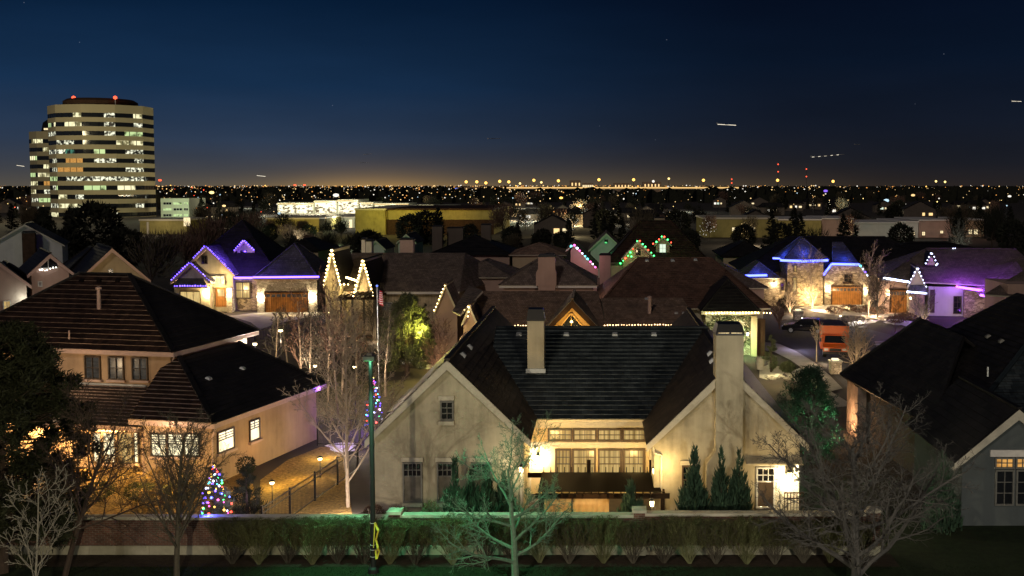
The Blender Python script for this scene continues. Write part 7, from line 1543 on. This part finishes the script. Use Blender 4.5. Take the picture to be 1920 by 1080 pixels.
def glowadd(prev, a0, wd, hh, col):
    d = mth('DIVIDE', mth('SUBTRACT', az, a0), wd); e = mth('EXPONENT', mth('MULTIPLY', mth('ADD', mth('MULTIPLY', d, d), mth('DIVIDE', mth('ABSOLUTE', s.outputs[2]), hh)), -1))
    m_ = N(nt, 'ShaderNodeMix', data_type='RGBA', blend_type='ADD'); nt.links.new(e, m_.inputs[0]); nt.links.new(prev, m_.inputs[6]); m_.inputs[7].default_value = (*col, 1); return m_.outputs[2]
c = glowadd(mx.outputs[2], -.215, .08, .0075, (.22, .115, .02)); c = glowadd(c, -.2, .3, .012, (.042, .03, .013)); c = glowadd(c, -.02, .22, .012, (.04, .026, .01)); c = glowadd(c, -.5, .2, .016, (.03, .026, .016))
no = N(nt, 'ShaderNodeTexNoise', Scale=6.0, Detail=4.0); mp = nt.nodes.new('ShaderNodeMapping'); mp.inputs['Scale'].default_value = (1, 1, 5); nt.links.new(g.outputs['Generated'], mp.inputs[0]); nt.links.new(mp.outputs[0], no.inputs['Vector'])
mm = N(nt, 'ShaderNodeMix', data_type='RGBA', blend_type='MULTIPLY'); mm.inputs[0].default_value = 1; nt.links.new(c, mm.inputs[6]); nt.links.new(ramp(nt, no.outputs[0], [(.3, (.9, .9, .9)), (.7, (1.06, 1.06, 1.06))]), mm.inputs[7])
vo = N(nt, 'ShaderNodeTexVoronoi', Scale=95.0); nt.links.new(g.outputs['Generated'], vo.inputs['Vector']); bw = nt.nodes.new('ShaderNodeRGBToBW'); nt.links.new(vo.outputs['Color'], bw.inputs[0])
st = mth('MULTIPLY', mth('LESS_THAN', vo.outputs['Distance'], .042), mth('GREATER_THAN', bw.outputs[0], .79)); ad = N(nt, 'ShaderNodeMix', data_type='RGBA', blend_type='ADD'); nt.links.new(mth('MULTIPLY', st, mth('MINIMUM', mth('MAXIMUM', mth('MULTIPLY', s.outputs[2], 12), 0), 1)), ad.inputs[0]); nt.links.new(mm.outputs[2], ad.inputs[6]); ad.inputs[7].default_value = (.07, .08, .1, 1)
nt.links.new(ad.outputs[2], bg.inputs[0]); bg.inputs[1].default_value = 1.0
l = bpy.data.lights.new('moon', 'SUN'); l.energy = .48; l.angle = R(6); l.color = (1, .84, .7); o = bpy.data.objects.new('moon', l); C.objects.link(o); o.rotation_euler = V((.3, 1, -.62)).to_track_quat('-Z', 'Y').to_euler()  # warm sun added as ambient fill, not a moon
cam = bpy.data.cameras.new('camera'); co = bpy.data.objects.new('camera', cam); C.objects.link(co); co.location = (0, 0, CAMH); co.rotation_euler = (math.pi/2-PITCH, 0, 0)
cam.sensor_width = 36; cam.lens = F/1920*36; cam.shift_x = (960-CX)/1920; cam.shift_y = (CY-540)/1920; cam.clip_end = 40000; cam.clip_start = .1; sc_.camera = co
sc_.view_settings.view_transform = 'Standard'; sc_.view_settings.look = 'None'; sc_.view_settings.exposure = 0; sc_.view_settings.gamma = 1
cy = sc_.cycles; cy.max_bounces = 4; cy.diffuse_bounces = 2; cy.glossy_bounces = 2; cy.transmission_bounces = 2; cy.caustics_reflective = False; cy.caustics_refractive = False; cy.sample_clamp_indirect = 3; cy.sample_clamp_direct = 0
cy.use_light_tree = True; cy.use_denoising = True
try: cy.denoiser = 'OPENIMAGEDENOISE'
except Exception: pass
sc_.render.film_transparent = False
